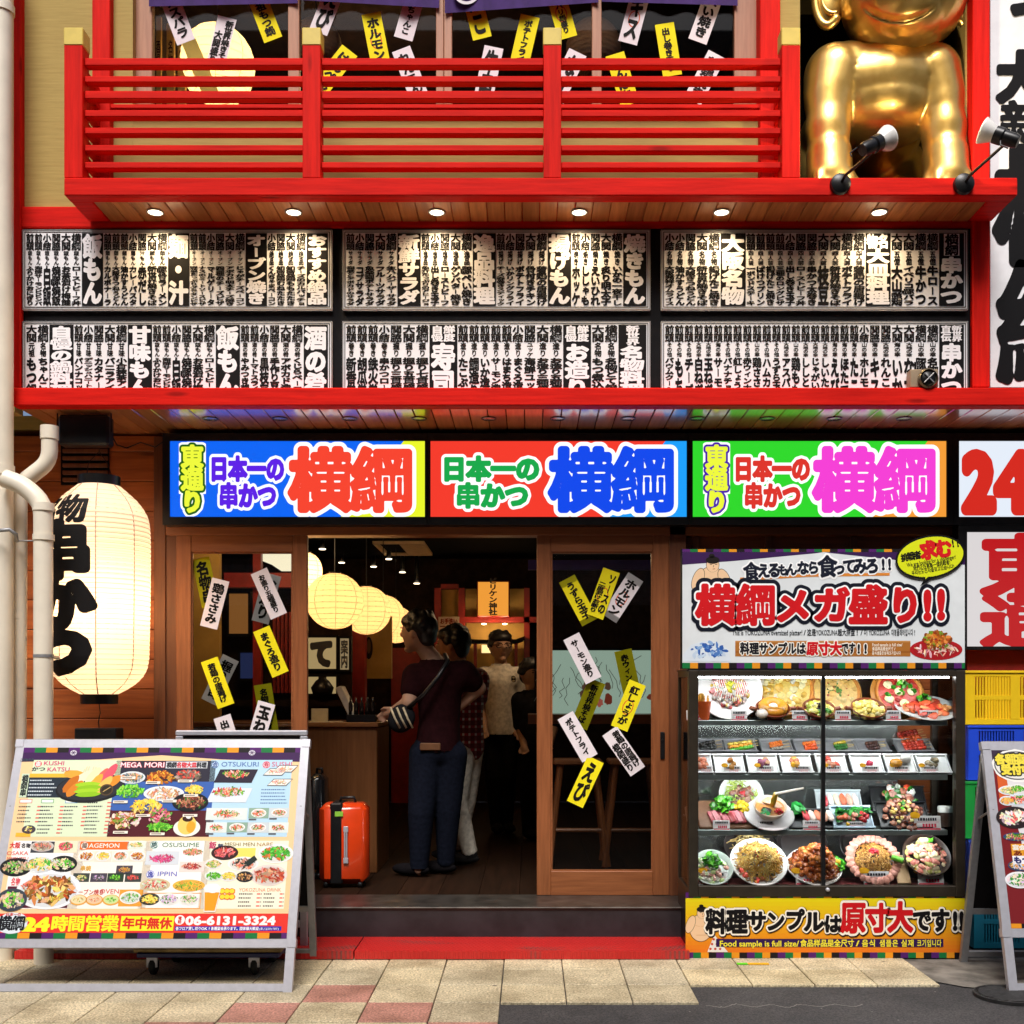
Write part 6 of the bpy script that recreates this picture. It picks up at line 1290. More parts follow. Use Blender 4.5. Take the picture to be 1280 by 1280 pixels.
# --- top shelf
m = MB(); m.lathe([(.0001, 0), (.036, 0), (.047, .10), (.044, .10), (.034, .012), (.0001, .012)], (0, 0, 0), 24, hx('e0602a')); f = MB()
for i in range(16): a = q5.uniform(0, 6.28); r = q5.uniform(0, .03); f.tube([(r * math.cos(a), r * math.sin(a), .05), (r * 1.5 * math.cos(a), r * 1.5 * math.sin(a), .11 + q5.uniform(0, .04))], .005, 5, hx('e8b04a'))
food('orange paper bucket of fries at the left end of the top shelf', 0, 878, 6.00, 0, [('bucket', m, PL), ('fries', f, PT)])
f = pile(MB(), 130, .105, .03, ['e8a0a0', 'd87a6a', 'f0d0c8', 'e8c85a', 'c85a5a', 'f4ece4'], .008, .016, .7, z0=.012)
for i in range(16): x = -.09 + i * .012; f.tube([(x, -.09 + abs(x) * .5, .03), (x + .01, -.03, .052), (x - .005, .03, .052), (x + .012, .09 - abs(x) * .5, .03)], .0022, 5, hx('faf4ea'))
leaves(f, 16, .03, .02, z0=.045, pal=('c8b83a', '8a9a2a', 'e0c84a'))
food('big white round plate with a pink savoury pancake striped with mayonnaise', 0, 911, 6.10, 68, [('plate', plate_round(.182, 'eceae6'), PL), ('pancake', f, G)])
def pizza(r, crust, top, bits):
    m = MB(); m.lathe([(.0001, .012), (r * .84, .012), (r * .88, .022), (r * .96, .024), (r, .014), (r * .99, .004), (.0001, .002)], (0, 0, .004), 40, hx(crust)); f = MB(); f.lathe([(.0001, .020), (r * .86, .019), (r * .88, .016)], (0, 0, .002), 30, hx(top))
    for n, pal, s, rad in bits: pile(f, n, r * rad, .004, pal, s * .7, s, .35, z0=.018)
    return m, f
def board(r, c): m = MB(); m.lathe([(.0001, 0), (r, 0), (r * 1.0, .01), (r * .96, .014), (.0001, .012)], (0, 0, -.012), 40, hx(c)); return m
a, f = pizza(.158, 'd8862a', 'f0cf6a', [(50, ['f4e08a', 'f8ecb0', 'e8b84a', 'fbf4dc'], .03, .8)])
food('golden cheese pizza standing upright behind the bun pot', 0, 981, 6.17, 70, [('board', board(.168, 'd8983a'), PL), ('crust', a, PT), ('topping', f, G)])
a, f = pizza(.14, 'd88a34', 'eac06a', [(26, ['f0d488', 'e8b860', 'd89a4a'], .022, .8), (14, ['3f6a1e', '5a8a2a'], .014, .35), (12, ['c86a3a'], .01, .7)])
food('pale pizza with herbs in the middle behind the black door edge', 0, 1043, 6.17, 70, [('board', board(.152, 'd8a048'), PL), ('crust', a, PT), ('topping', f, G)])
a, f = pizza(.13, 'd88a34', 'c8382a', [(30, ['c83a2a', 'd8502a', 'b02a22'], .016, .8)])
for i in range(6): an = i * 1.047; rr = 0 if i == 5 else .07; f.ball((rr * math.cos(an * 1.2), rr * math.sin(an * 1.2), .026), (.026, .024, .006), 12, 6, hx('f6e8b4'), None, .08)
leaves(f, 16, .085, .008, z0=.026, s=.014)
food('red margherita pizza with white cheese rounds on a golden board', 0, 1122, 6.13, 70, [('board', board(.148, 'd8923a'), PL), ('crust', a, PT), ('topping', f, G)])
def pot(r): 
    m = bowl(r, .05, '8a4424'); m.tube([(r * .95, 0, .04), (r * 1.25, 0, .045), (r * 1.32, 0, .05)], .012, 8, hx('8a4424')); m.tube([(-r * .95, 0, .04), (-r * 1.25, 0, .045), (-r * 1.32, 0, .05)], .012, 8, hx('8a4424')); return m
f = MB(); pr = [(.0001, .03)] + [(.052 + .028 * math.cos(an), .055 + .024 * math.sin(an)) for an in [3.14 - i * .45 for i in range(9)]]; f.lathe(pr, (0, 0, 0), 24, hx('d8942e')); f.ball((.0, 0, .055), (.026, .026, .02), 10, 6, hx('f4efe4')); f.ball((-.07, -.06, .05), (.035, .03, .025), 10, 6, hx('f2ece2'))
food('brown pot with a ring shaped bun in front of the cheese pizza', 0, 965, 6.02, 32, [('pot', pot(.092), PL), ('bun', f, G)])
f = pile(MB(), 70, .075, .03, ['d8cc4a', 'e8dc7a', 'a8b83a', 'e8e0a0'], .010, .018, .6, z0=.035); pile(f, 14, .026, .03, ['3a1c1c', '241414', '4a2a22'], .008, .014, .8, z0=.05); leaves(f, 8, .03, .02, cx=.02, cy=-.04, z0=.055)
food('brown pot of yellow green gratin topped with dark caviar', 0, 1022, 6.02, 34, [('pot', pot(.088), PL), ('gratin', f, G)])
f = pile(MB(), 60, .08, .028, ['f0dc7a', 'f4e8a0', 'e8cc5a'], .013, .02, .7, z0=.035)
food('brown pot heaped with pale yellow dumplings below the margherita', 0, 1084, 6.02, 34, [('pot', pot(.094), PL), ('dumplings', f, G)])
f = pile(MB(), 26, .10, .03, ['e8603a', 'f07a4a', 'd84a34', 'f09a6a'], .018, .034, .3, z0=.012, elong=1.4); leaves(f, 26, .035, .03, cx=-.0, cy=.06, z0=.04, s=.014); pile(f, 8, .03, .02, ['f0a860', 'e88a4a'], .012, .018, cx=.09, cy=-.02, z0=.02)
food('clear plate of red cured ham at the right end of the top shelf', 0, 1157, 6.06, 24, [('plate', plate_round(.165, 'd8dcd8'), PL), ('ham', f, G)])
for px, w, lab in ((868, 19, 'fries'), (924, 20, 'striped pancake'), (969, 20, 'ring bun'), (1000, 19, 'cheese pizza'), (1023, 20, 'gratin pot'), (1054, 20, 'herb pizza'), (1093, 21, 'yellow dumplings'), (1117, 19, 'margherita'), (1162, 23, 'cured ham')):
    tagcard(0, px, 5.965, 'small white and pink price card on the top shelf before the ' + lab, w)
# --- second shelf: skewers behind, white trays in front
m = MB(); m.bbox(X(873, 6.16), X(1182, 6.16), 6.14, 6.29, SH[1] + .001, SH[1] + .095, .003); m.build('riser', M['steel'], case)
sk = [(884, 'dark mushroom skewers on the raised metal tray at far left', [('1c1a18', 2), ('2a2622', 1)], .075), (925, 'asparagus and baby corn skewers on the raised tray', [('4f9a2a', 1), ('d8902a', 1), ('c8b04a', 1)], .11), (970, 'grey and orange skewers on the raised tray', [('8a8478', 1), ('d8702a', 2)], .06), (1012, 'bright orange skewers on the raised tray left of the door edge', [('d8521e', 2), ('e8782a', 1)], .06), (1050, 'dark green skewers on the raised tray right of the door edge', [('2a6a1e', 2), ('b8a02a', 1)], .06), (1090, 'dark brown skewers on the raised tray', [('3a1610', 2), ('4a2414', 1)], .06), (1142, 'large deep red fried skewers on the raised tray at right', [('b8321a', 3), ('c8501e', 2), ('a0281a', 2)], .10)]
for px, lab, its, ln in sk:
    f = MB(); i = 0
    for cl, n in its:
        for j in range(n):
            y = -.03 + i * .028; e = Matrix.Rotation(q5.uniform(.15, .4), 3, 'Z')
            for s_ in range(5): p_ = e @ Vector((-ln / 2 + ln * s_ / 4, 0, 0)); f.ball((p_.x, p_.y + y, .02), (ln * .17, .012, .011), 8, 6, hx(cl, q5.uniform(.8, 1.2)), e, .12, q5)
            p0, p1 = e @ Vector((-ln * .5, 0, 0)), e @ Vector((ln * .5 + .05, 0, 0)); f.tube([(p0.x, p0.y + y, .02), (p1.x, p1.y + y, .02)], .0022, 5, hx('d8bc84')); i += 1
    food(lab, 1, px, 6.215, 30, [('metal_tray', tray(.172 if px < 1100 else .2, .12, .022, 'a8a89e'), M['alu_grey']), ('skewers', f, G)], 'skewer_tray', .096)
tr = [(876, 30, ['e8906a', 'f0b090', 'd87a5a'], 'pink fritters', 12), (911, 40, ['d88a3a', 'e0a050'], 'one orange croquette', 4), (953, 41, ['7a3a5a', 'a85a78', 'e0a880'], 'purple octopus', 8), (995, 41, ['e88a6a', 'e8a84a'], 'pink and orange pieces', 9), (1039, 40, ['d84a3a', 'f0a080'], 'red topped pieces', 6), (1083, 42, ['d83a5a', 'e0506a'], 'a small pink stick', 2), (1125, 40, ['e8a03a', 'f4f0ea'], 'an orange croquette and a white egg', 0), (1166, 42, ['8a7a5a', 'a8987a', '6a5c42'], 'grey brown dried fish', 5)]
for px, w, pal, lab, n in tr:
    f = MB(); k = 6.0 / F
    if n: pile(f, n, .032, .014, pal, .012, .022, .7, z0=.012, cy=.004)
    else: f.ball((-.028, -.005, .026), (.034, .028, .02), 14, 8, hx(pal[0]), None, .05, q5); f.ball((.028, .02, .032), (.032, .028, .026), 14, 8, hx(pal[1]))
    food('white tray of %s, front of the second shelf' % lab, 1, px, 6.01, 44, [('tray', tray(w * k - .012, .13, .016, 'eceeee'), PL), ('pieces', f, G)], 'white_tray', stand=False)
for px, lab in ((881, 'pink fritters'), (916, 'orange croquette'), (957, 'octopus'), (1003, 'pink and orange pieces'), (1042, 'red topped pieces'), (1089, 'pink stick'), (1127, 'white egg'), (1163, 'dried fish')): tagcard(1, px, 5.965, 'white price card with a yellow corner before the tray of ' + lab, 21, 11, mark=1)
for px, lab in ((873, 'mushroom'), (916, 'asparagus'), (968, 'grey and orange'), (1009, 'bright orange'), (1045, 'dark green'), (1085, 'dark brown'), (1129, 'deep red')): tagcard(1, px, 6.285, 'dim price card behind the %s skewers' % lab, 20, 10, .135)
# --- third shelf
f = leaves(MB(), 60, .06, .045, cx=-.02, cy=.04, z0=.03, s=.016); pile(f, 10, .03, .03, ['e8cc2a', 'd8b81e'], .012, .02, cx=.085, cy=.04, z0=.03)
for i in range(9): slab(f, .03, .085, .012, ('c8606a', 'd88088', 'b04a50')[i % 3], -.085 + i * .02, -.035, .022 + (i % 2) * .006, .25)
m = MB(); m.bbox(-.16, .16, -.10, .10, 0, .018, .006, hx('8a6248')); m.bbox(-.22, -.15, -.05, .06, 0, .016, .006, hx('80583e'))
food('wooden board of sliced pink roast beef with green salad', 2, 908, 6.06, 42, [('board', m, PT), ('beef_and_salad', f, G)])
f = strands(MB(), 90, .085, .02, ['c8dc6a', 'dcE88a', 'a8c84a'], .003, z0=.018); pile(f, 24, .05, .016, ['8a5a4a', 'b08a78', '6a3a30'], .010, .018, .5, z0=.03, elong=1.6); pile(f, 5, .015, .01, ['d8202a'], .008, .012, z0=.045)
food('round white plate of shredded cabbage and meat behind the ramen', 2, 926, 6.21, 66, [('plate', plate_round(.125, 'dfe4e0'), PL), ('cabbage', f, G)], lift=.05)
f = MB(); f.lathe([(.0001, .062), (.078, .060)], (0, 0, 0), 24, hx('c88a4a')); pile(f, 7, .055, .004, ['e8b890', 'd8a078'], .026, .034, .25, z0=.062, cy=.02); pile(f, 10, .022, .014, ['1a1614', '2a2420'], .009, .014, z0=.062, cx=-.02, cy=-.03); leaves(f, 26, .024, .012, cx=-.035, cy=-.05, z0=.066, s=.008, pal=('2fae5a', '3fc86a')); pile(f, 16, .022, .016, ['e0202a', 'd01c24'], .006, .01, z0=.064, cx=.035, cy=-.045)
for i in range(22): a = i * .285; f.tube([(.012 + .009 * math.cos(a), .01 + .009 * math.sin(a), .06), (.014 + .012 * math.cos(a + .3), .012 * math.sin(a), .11), (.020 + .010 * math.cos(a), .0 + .010 * math.sin(a), .155)], .003, 5, hx(('f0c83a', 'e8b82a')[i % 2]))
ch = MB(); ch.tube([(.015, -.006, .152), (.155, -.02, .205)], .004, 8, hx('e9e4da')); ch.tube([(.015, .006, .150), (.165, .01, .185)], .004, 8, hx('e9e4da'))
sau = MB(); sau.lathe([(.0001, -.006), (.07, -.006), (.135, .012), (.132, .016), (.066, 0), (.0001, 0)], (0, 0, -.001), 36, hx('d8d4d6'))
food('ramen bowl with a standing column of noodles lifted by white chopsticks', 2, 961, 6.03, 34, [('saucer', sau, PL), ('bowl', bowl(.09, .07, 'e8d8c8'), PL), ('noodles_and_toppings', f, G), ('chopsticks', ch, PL)])
def nig(f, n, x0, x1, y, pal, z=.012):
    for i in range(n): x = x0 + (x1 - x0) * i / max(n - 1, 1); f.ball((x, y, z + .012), (.016, .034, .014), 10, 6, hx('f2eee4')); f.ball((x, y, z + .024), (.018, .042, .010), 10, 6, hx(pal[i % len(pal)]), Matrix.Rotation(.15, 3, 'Z'), .06, q5)
f = MB(); nig(f, 5, -.03, .10, .0, ['d8404a', 'f0d8cc', 'e8805a', 'f0b090', 'f2dcd0']); leaves(f, 10, .03, .04, cx=-.05, cy=.045, z0=.02, s=.03, pal=('1e9a3a', '2fae4a'))
food('black tray of assorted nigiri sushi beside the ramen', 2, 1013, 6.03, 42, [('tray', tray(.25, .13, .014, '1c1d20'), PL), ('sushi', f, G)])
f = pile(MB(), 22, .05, .03, ['e8c04a', 'd86a7a', 'f0a0a0', 'c8a0c8'], .009, .018, z0=.012)
food('small dish of pink and yellow pickles behind the sushi tray', 2, 992, 6.19, 30, [('dish', plate_round(.062, 'c8c4c0'), PL), ('pickles', f, G)])
f = MB(); nig(f, 6, -.085, .085, 0, ['d83a44', 'eceae2', 'f0dcc0', 'e8704a', 'f0b8a0', 'f2e8dc'])
food('clear white tray of nigiri in a row at the back right of the door edge', 2, 1048, 6.21, 58, [('tray', tray(.25, .14, .014, 'c8d4d6'), PL), ('sushi', f, G)], lift=.06)
f = MB()
for x, c1 in ((-.06, 'e8704a'), (.0, 'f0a088'), (.062, 'd02a30')):
    leaves(f, 16, .038, .03, cx=x, cy=.012, z0=.012, s=.02, pal=('2a7a2a', '3a9a3a')); pile(f, 7, .024, .02, [c1], .012, .018, .6, z0=.025, cx=x, cy=-.005)
pile(f, 3, .01, .008, ['e8b82a'], .008, .01, cx=-.03, cy=-.045, z0=.014)
food('pale blue square dish of three sashimi portions on leaves', 2, 1064, 6.02, 48, [('dish', tray(.215, .14, .018, 'b8cfe0'), PL), ('sashimi', f, G)])
f = leaves(MB(), 24, .09, .05, z0=.015, s=.022, pal=('2a6a24', '3f8a2a')); pile(f, 22, .085, .03, ['d84a2a', 'e8e6dc', 'd8a090', 'b8705a', 'e8c8b8'], .014, .026, .5, z0=.022)
food('dark tray of mixed sashimi and vegetables behind the steak', 2, 1122, 6.21, 58, [('tray', tray(.30, .15, .016, '17181a'), PL), ('sashimi', f, G)], lift=.07)
f = pile(MB(), 90, .105, .024, ['7a3a24', 'a0604a', 'c88a70', '5a281a', 'b87860'], .010, .019, .5, z0=.018); pile(f, 26, .08, .014, ['e8c86a', 'f0dc9a', 'd8a84a'], .007, .012, .6, z0=.04); leaves(f, 6, .03, .01, cy=.04, z0=.045)
food('black griddle of sliced steak with garlic chips', 2, 1128, 6.04, 46, [('griddle', tray(.27, .17, .016, '141415'), PL), ('steak', f, G)])
m = MB(); m.lathe([(.0001, 0), (.032, 0), (.034, .07), (.03, .078), (.0001, .078)], (0, 0, 0), 24, hx('3a2418')); f = MB(); f.lathe([(.031, .076), (.034, .078), (.034, .105), (.030, .11), (.0001, .11)], (0, 0, 0), 24, hx('eceae4'))
food('dark sauce jar with white lid behind the steak price card', 2, 1180, 6.12, 0, [('jar', m, PL), ('lid', f, PL)], 'sauce_jar')
f = pile(MB(), 12, .03, .02, ['2a5a22', '8a3a2a'], .010, .014, z0=.03)
food('small clear bowl at the back left corner of the third shelf', 2, 868, 6.20, 30, [('bowl', bowl(.062, .045, 'b8bcb8'), PL), ('salad', f, G)])
for px, w, h, lab, z in ((902, 21, 11.5, 'roast beef board', 0), (958, 21, 11.5, 'ramen bowl', 0), (1015, 22, 11.5, 'black sushi tray', 0), (1071, 23, 10, 'sashimi portions', 0), (1160, 33, 17, 'steak, the largest on its shelf', 0)): tagcard(2, px, 5.965, 'white price card before the ' + lab, w, h, z, mark=(w > 30))
for x0, x1, h in ((905, 948, .05), (1020, 1078, .06), (1085, 1160, .07)): m = MB(); m.bbox(X(x0, 6.2), X(x1, 6.2), 6.14, 6.29, SH[2] + .001, SH[2] + h - .002, .003); m.build('riser', M['steel'], case)
m = MB(); m.bbox(X(900, 6.2), X(1165, 6.2), 6.17, 6.29, SH[3] + .001, SH[3] + .068, .003); m.build('riser', M['steel'], case)
# --- bottom shelf
f = leaves(MB(), 50, .045, .06, cy=.03, z0=.05, s=.014); pile(f, 50, .085, .03, ['d8e8b0', 'c8dc98', 'e8c8b8', 'e0a898', 'f0e8d8'], .010, .018, .6, z0=.03)
food('glass bowl of green salad at the left of the bottom shelf', 3, 889, 6.03, 48, [('bowl', bowl(.112, .055, 'c8d4cc'), PL), ('salad', f, G)])
f = strands(MB(), 260, .115, .085, ['c8a04a', 'b8862e', 'd8b868', '9a6a24'], .0032, z0=.02); pile(f, 40, .125, .02, ['6a4020', '8a5a2e', 'd84a3a', '7a5030'], .010, .020, .6, z0=.02)
food('white plate piled with fried noodles on the bottom shelf', 3, 948, 6.04, 46, [('plate', plate_round(.155, 'eceae6'), PL), ('noodles', f, PT)])
f = strands(MB(), 120, .10, .07, ['d8bc78', 'c8a860', 'e0cc94'], .0032, z0=.02)
food('mound of pale noodles on a dark plate behind the fried noodles', 3, 938, 6.21, 40, [('plate', plate_round(.15, '3a3434'), PL), ('noodles', f, PT)], lift=.07)
f = pile(MB(), 320, .125, .15, ['a8521e', 'c8702e', '8a3a14', 'd88a44', 'b8602a'], .009, .021, .8, z0=.015); leaves(f, 26, .05, .06, cx=.11, cy=.0, z0=.02, s=.016); pile(f, 8, .03, .05, ['e8c42a'], .014, .02, cx=.105, cy=-.02, z0=.03)
food('tall heap of brown fried chicken beside the black door edge', 3, 1017, 6.06, 34, [('plate', plate_round(.15, 'e8e2dc'), PL), ('chicken', f, G)])
f = strands(MB(), 220, .10, .05, ['b07a34', 'c8944a', '946022', 'd8a85a'], .003, z0=.02); pile(f, 14, .022, .018, ['e0283a', 'd01e30'], .008, .012, cy=.03, z0=.065); 
for i in range(26): a = i * .2417; f.ball((.125 * math.cos(a), .125 * math.sin(a), .03), (.026, .022, .012), 8, 6, hx('e09a88', q5.uniform(.8, 1.1)), Matrix.Rotation(a, 3, 'Z'), .2, q5)
f.tube([(.09, .0, .06), (.145, -.03, .07)], .016, 10, hx('6fbe3a'))
food('round heap of fried noodles ringed with pale pork and topped with red ginger', 3, 1090, 6.06, 56, [('plate', plate_round(.14, '2a1a18'), PL), ('noodles', f, PT)])
f = MB(); pile(f, 90, .10, .03, ['e8a088', 'e0cca0', 'f0d8b0', 'c8c070', 'e89080', 'd87a6a'], .009, .02, .5, z0=.03, elong=1.4); pile(f, 14, .03, .03, ['4a2018', '6a2a20'], .010, .016, cx=.06, cy=.03, z0=.03); slab(f, .05, .03, .03, 'dfe4b8', .0, .085, .04); leaves(f, 8, .02, .03, cx=.04, cy=.08, z0=.04)
m = bowl(.13, .05, '2c1a16'); m.bbox(-.17, -.10, -.15, .02, -.004, .012, .004, hx('d8b48a'))
food('hot pot bowl of pale seafood and meat at the right of the bottom shelf', 3, 1155, 6.05, 54, [('bowl', m, PL), ('hot_pot', f, G)])
food('empty dark stone bowl standing behind the fried chicken', 3, 1000, 6.22, 62, [('bowl', bowl(.14, .05, '1c1414'), PL)], lift=.07); food('empty dark bowl standing behind the ringed noodles', 3, 1076, 6.22, 62, [('bowl', bowl(.13, .05, '1a1212'), PL)], lift=.07); food('empty dark bowl standing behind the hot pot', 3, 1130, 6.22, 62, [('bowl', bowl(.13, .05, '181414'), PL)], lift=.07)
for px, lab in ((894, 'salad bowl'), (957, 'plate of fried noodles'), (1011, 'fried chicken'), (1096, 'ringed noodles'), (1164, 'hot pot')): tagcard(3, px, 5.965, 'large white price card before the %s on the bottom shelf' % lab, 32, 16, mark=1)
# ---------------------------------------------------------------- inside the shop
t = thing('shop_counter', 'dark wooden counter just inside the doorway at left', 'counter', P(420, 1092, 7.37))
m = MB(); m.bbox(-2.9, X(471, 7.37), 7.38, 8.0, FL, Z(909, 7.37), .005); m.build('front', wood('counter_veneer', (.11, .04, .012), (.19, .075, .026), 'z', .35, 1, .1, .06), t)
m = MB(); m.bbox(-2.95, X(473, 7.36), 7.355, 8.05, Z(909, 7.37) + .001, Z(903, 7.37), .004); m.build('top', wood('counter_top', (.14, .05, .018), (.22, .09, .03), 'x', .3, 1, .1, .05), t)
CT = Z(903, 7.37)
t = thing('tablet_till', 'white slanted till screen standing on the counter', 'till', (X(448, 7.5), 7.5, CT))
m = MB(); e = Matrix.Rotation(-.45, 3, 'Y'); m.bbox(-.02, .02, -.09, .09, .03, .26, .006); m.xf(e, (X(446, 7.5), 7.5, CT)); m.build('screen', plain('till_plastic', (.45, .42, .36), .4), t)
m = MB(); m.bbox(X(436, 7.5), X(458, 7.5), 7.42, 7.58, CT + .001, CT + .03, .005); m.build('base', M['blackmetal'], t)
t = thing('bottle_rack', 'black rack of dark bottles on the counter', 'rack', (X(452, 7.42), 7.42, CT))
m = MB(); m.bbox(X(434, 7.42), X(470, 7.42), 7.38, 7.46, CT + .001, CT + .05, .003); m.build('rack', M['black'], t)
for i in range(5):
    x = X(438 + i * 7, 7.42); m = MB(); m.lathe([(.0001, 0), (.015, 0), (.015, .07), (.006, .09), (.006, .115), (.0001, .115)], (x, 7.42, CT + .051), 14); m.build('bottle', plain('dark_bottle', (.015, .01, .008), .15), t, True)
t = thing('paper_stack', 'pale sheets of paper at the left end of the counter', 'paper', (X(400, 7.45), 7.45, CT))
m = MB(); m.bbox(X(389, 7.45), X(410, 7.45), 7.45, 7.47, CT + .001, CT + .09, .002); m.bbox(X(386, 7.42), X(430, 7.42), 7.39, 7.45, CT + .001, CT + .006, .002); m.build('paper', plain('cream_paper', (.5, .40, .22), .7), t)
# round paper lanterns in a row
spec = [(418.7, 751.4, 7.4, 'nearest and largest round paper lantern inside the doorway'), (458, 763, 8.6, 'second round paper lantern of the row inside'), (479, 770, 9.9, 'third round paper lantern of the row inside'), (495, 781, 11.3, 'farthest round paper lantern, beside the dark haired man')]
M['paper_round'] = paper('round_lantern_paper', (.98, .77, .50), .36)
for px, py, d, lab in spec: globe(px, py, d, .185, M['paper_round'], lab, 'lantern', 2.6, 'round paper lanterns inside the shop', 'round_lantern', 15, 1.02, zt=2.86)
M['paper_w'] = paper('white_lantern_paper', (.95, .85, .66), .8)
globe(384, 714, 7.5, .125, M['paper_w'], 'bright white lantern cut off by the left door frame', 'lantern', 2, None, 'white_lantern', 12, .8, zt=2.86)
# black framed glowing panels behind the counter
def panel(x0, x1, y0, y1, d, txt, label, cl='e9c98a', mt=None, lay='v', tb=.05, grp='framed glowing panels behind the counter'):
    t = thing('framed_panel', label, 'panel', P((x0 + x1) / 2, y1, d), grp); m = MB(); f = 3
    for a in ((x0 - f, x1 + f, y0 - f, y0), (x0 - f, x1 + f, y1, y1 + f), (x0 - f, x0, y0, y1), (x1, x1 + f, y0, y1)): pxbox(m, *a, d - .01, d + .06)
    m.build('frame', M['black'], t)
    c = canvas(d, .002); c.rect(x0, y0, x1, y1, cl, 0)
    if txt: c.vert(txt, x0 + (x1 - x0) * .1, y0 + 2, (x1 - x0) * .8, y1 - y0 - 4, '0c0806', 1, tb, 50)
    c.build('panel', mt or M['glowpanel'], t); return t, c
M['glowpanel'] = printed('lit_panel', .4, emit=.42)
panel(384, 420, 797, 836, 8.4, 'て', 'glowing cream panel with a big black character て behind the counter', tb=.09)
panel(425, 436, 798, 837, 8.4, '案内', 'narrow framed panel with small writing beside the て panel', 'cbb284')
panel(384, 420, 846, 867, 8.4, None, 'glowing panel with a dark jar outline below the て panel')
t = thing('jar', 'dark rounded jar standing before the lower glowing panel', 'jar', P(404, 866, 8.3)); m = MB(); o = P(403, 868, 8.3); m.lathe([(.0001, 0), (.07, 0), (.085, .05), (.05, .10), (.03, .115), (.03, .13), (.0001, .13)], o, 20); m.build('jar', M['blackmetal'], t, True)
m = MB(); m.box(-3.5, X(440, 8.44), 8.42, 8.46, FL, 2.1); m.box(-3.5, X(440, 8.44), 8.30, 8.42, 1.30, 1.345); m.build('kitchen_partition', M['dark'], bld)
for x0, x1, y0, y1, d in ((440, 456, 785, 1060, 9.2), (543, 551, 735, 1040, 11.9), (573, 581, 735, 1040, 11.85), (581, 672, 771, 778, 11.86), (551, 573, 730, 736, 11.9), (655, 662, 735, 1040, 11.86)):
    m = MB(); pxbox(m, x0, x1, y0, y1, d, d + .12); m.build('red_beam', M['redwall'], bld)
for x0, x1, y0, y1, d in ((456, 489, 770, 848, 9.4), (551, 573, 737, 771, 12.0), (581, 660, 736, 771, 12.0), (489, 545, 810, 1040, 12.1)):
    m = MB(); pxbox(m, x0, x1, y0, y1, d, d + .08); m.build('plaster_panel', M['ochre_in'] if y1 < 900 else M['redwall'], bld)
t = thing('fish_print', 'dark oval fish print hanging on the ochre panel', 'picture', P(460, 825, 9.38)); c = canvas(9.385, .002); c.ell(461, 810, 5, 14, '1a1008', 0, 24); c.ell(461, 808, 2.4, 9, '6a5030', 1, 18); c.build('print', M['print'], t)
# lit shrine sign and niche
t = thing('shrine_sign', 'glowing orange sign with black writing リケン神社 high inside', 'sign', P(617, 770, 11.7))
m = MB(); pxbox(m, 596, 637, 726, 771, 11.72, 11.8, None, .01); m.build('box', M['redwall'], t); c = canvas(11.715, .002); c.rect(597.5, 727.5, 635.5, 769.5, 'ffa63c', 0); c.vert('ビリケン神社', 611, 722, 10.5, 47, '140a04', 1, .05, 40)
c.build('lit_face', printed('orange_lit_face', .4, emit=.85), t)
m = MB(); pxbox(m, 583, 657, 778, 836, 12.0, 12.06); m.build('shrine_back', M['ochre_in'], bld)
t = thing('small_shrine', 'little dark shrine roof over a lit box behind the man in the white shirt', 'shrine', P(617, 836, 11.9))
m = MB(); pts = [(582, 795), (590, 799), (617, 800), (645, 799), (656, 795), (656, 800), (645, 804), (590, 804), (582, 800)]; v = [tuple(P(x, y, 11.7)) for x, y in pts]; v2 = [(a[0], a[1] + .2, a[2]) for a in v]; n = len(pts); m.add(v + v2, [tuple(range(n)), tuple(range(2 * n - 1, n - 1, -1))] + [(i, i + n, (i + 1) % n + n, (i + 1) % n) for i in range(n)]); m.build('roof', M['black'], t)
for x in (592, 643): m = MB(); pxbox(m, x, x + 4, 804, 836, 11.75, 11.8); m.build('post', M['redwall'], t)
m = MB(); pxbox(m, 602, 614, 806, 816, 11.8, 11.85); m.build('lit_box', glowing('lit_shrine_box', (1, .7, .3), 1.4), t)
for px in (605, 631):
    o = P(px, 779.5, 11.75); t = thing('shelf_light', 'small warm light under the red beam over the shrine, %s of two' % ('left' if px < 610 else 'right'), 'light', o, 'lights over the small shrine'); m = MB(); m.lathe([(.0001, -.012), (.022, -.01), (.026, 0), (.0001, .004)], o, 14); m.build('lens', glowing('warm_lens', (1, .8, .5), 8), t, True); lamp('shelf_lamp', o + Vector((0, -.03, -.03)), 3, (1, .7, .35), .03, t)
t = thing('notice', 'small cream notice with red writing on the red post inside', 'notice', P(561, 790, 11.8)); m = MB(); pxbox(m, 548, 574, 771, 790, 11.83, 11.85); m.build('sheet', plain('cream_notice', (.5, .36, .26), .7), t); c = canvas(11.827, .002); c.hor('お手洗い', 550, 773, 22, 7, '7a1a10', 1, .04, 24); lines(c, 550, 781, 572, 789, 2, random.Random(3), False, '6a2a1a', 1); c.build('writing', M['lettering'], t)
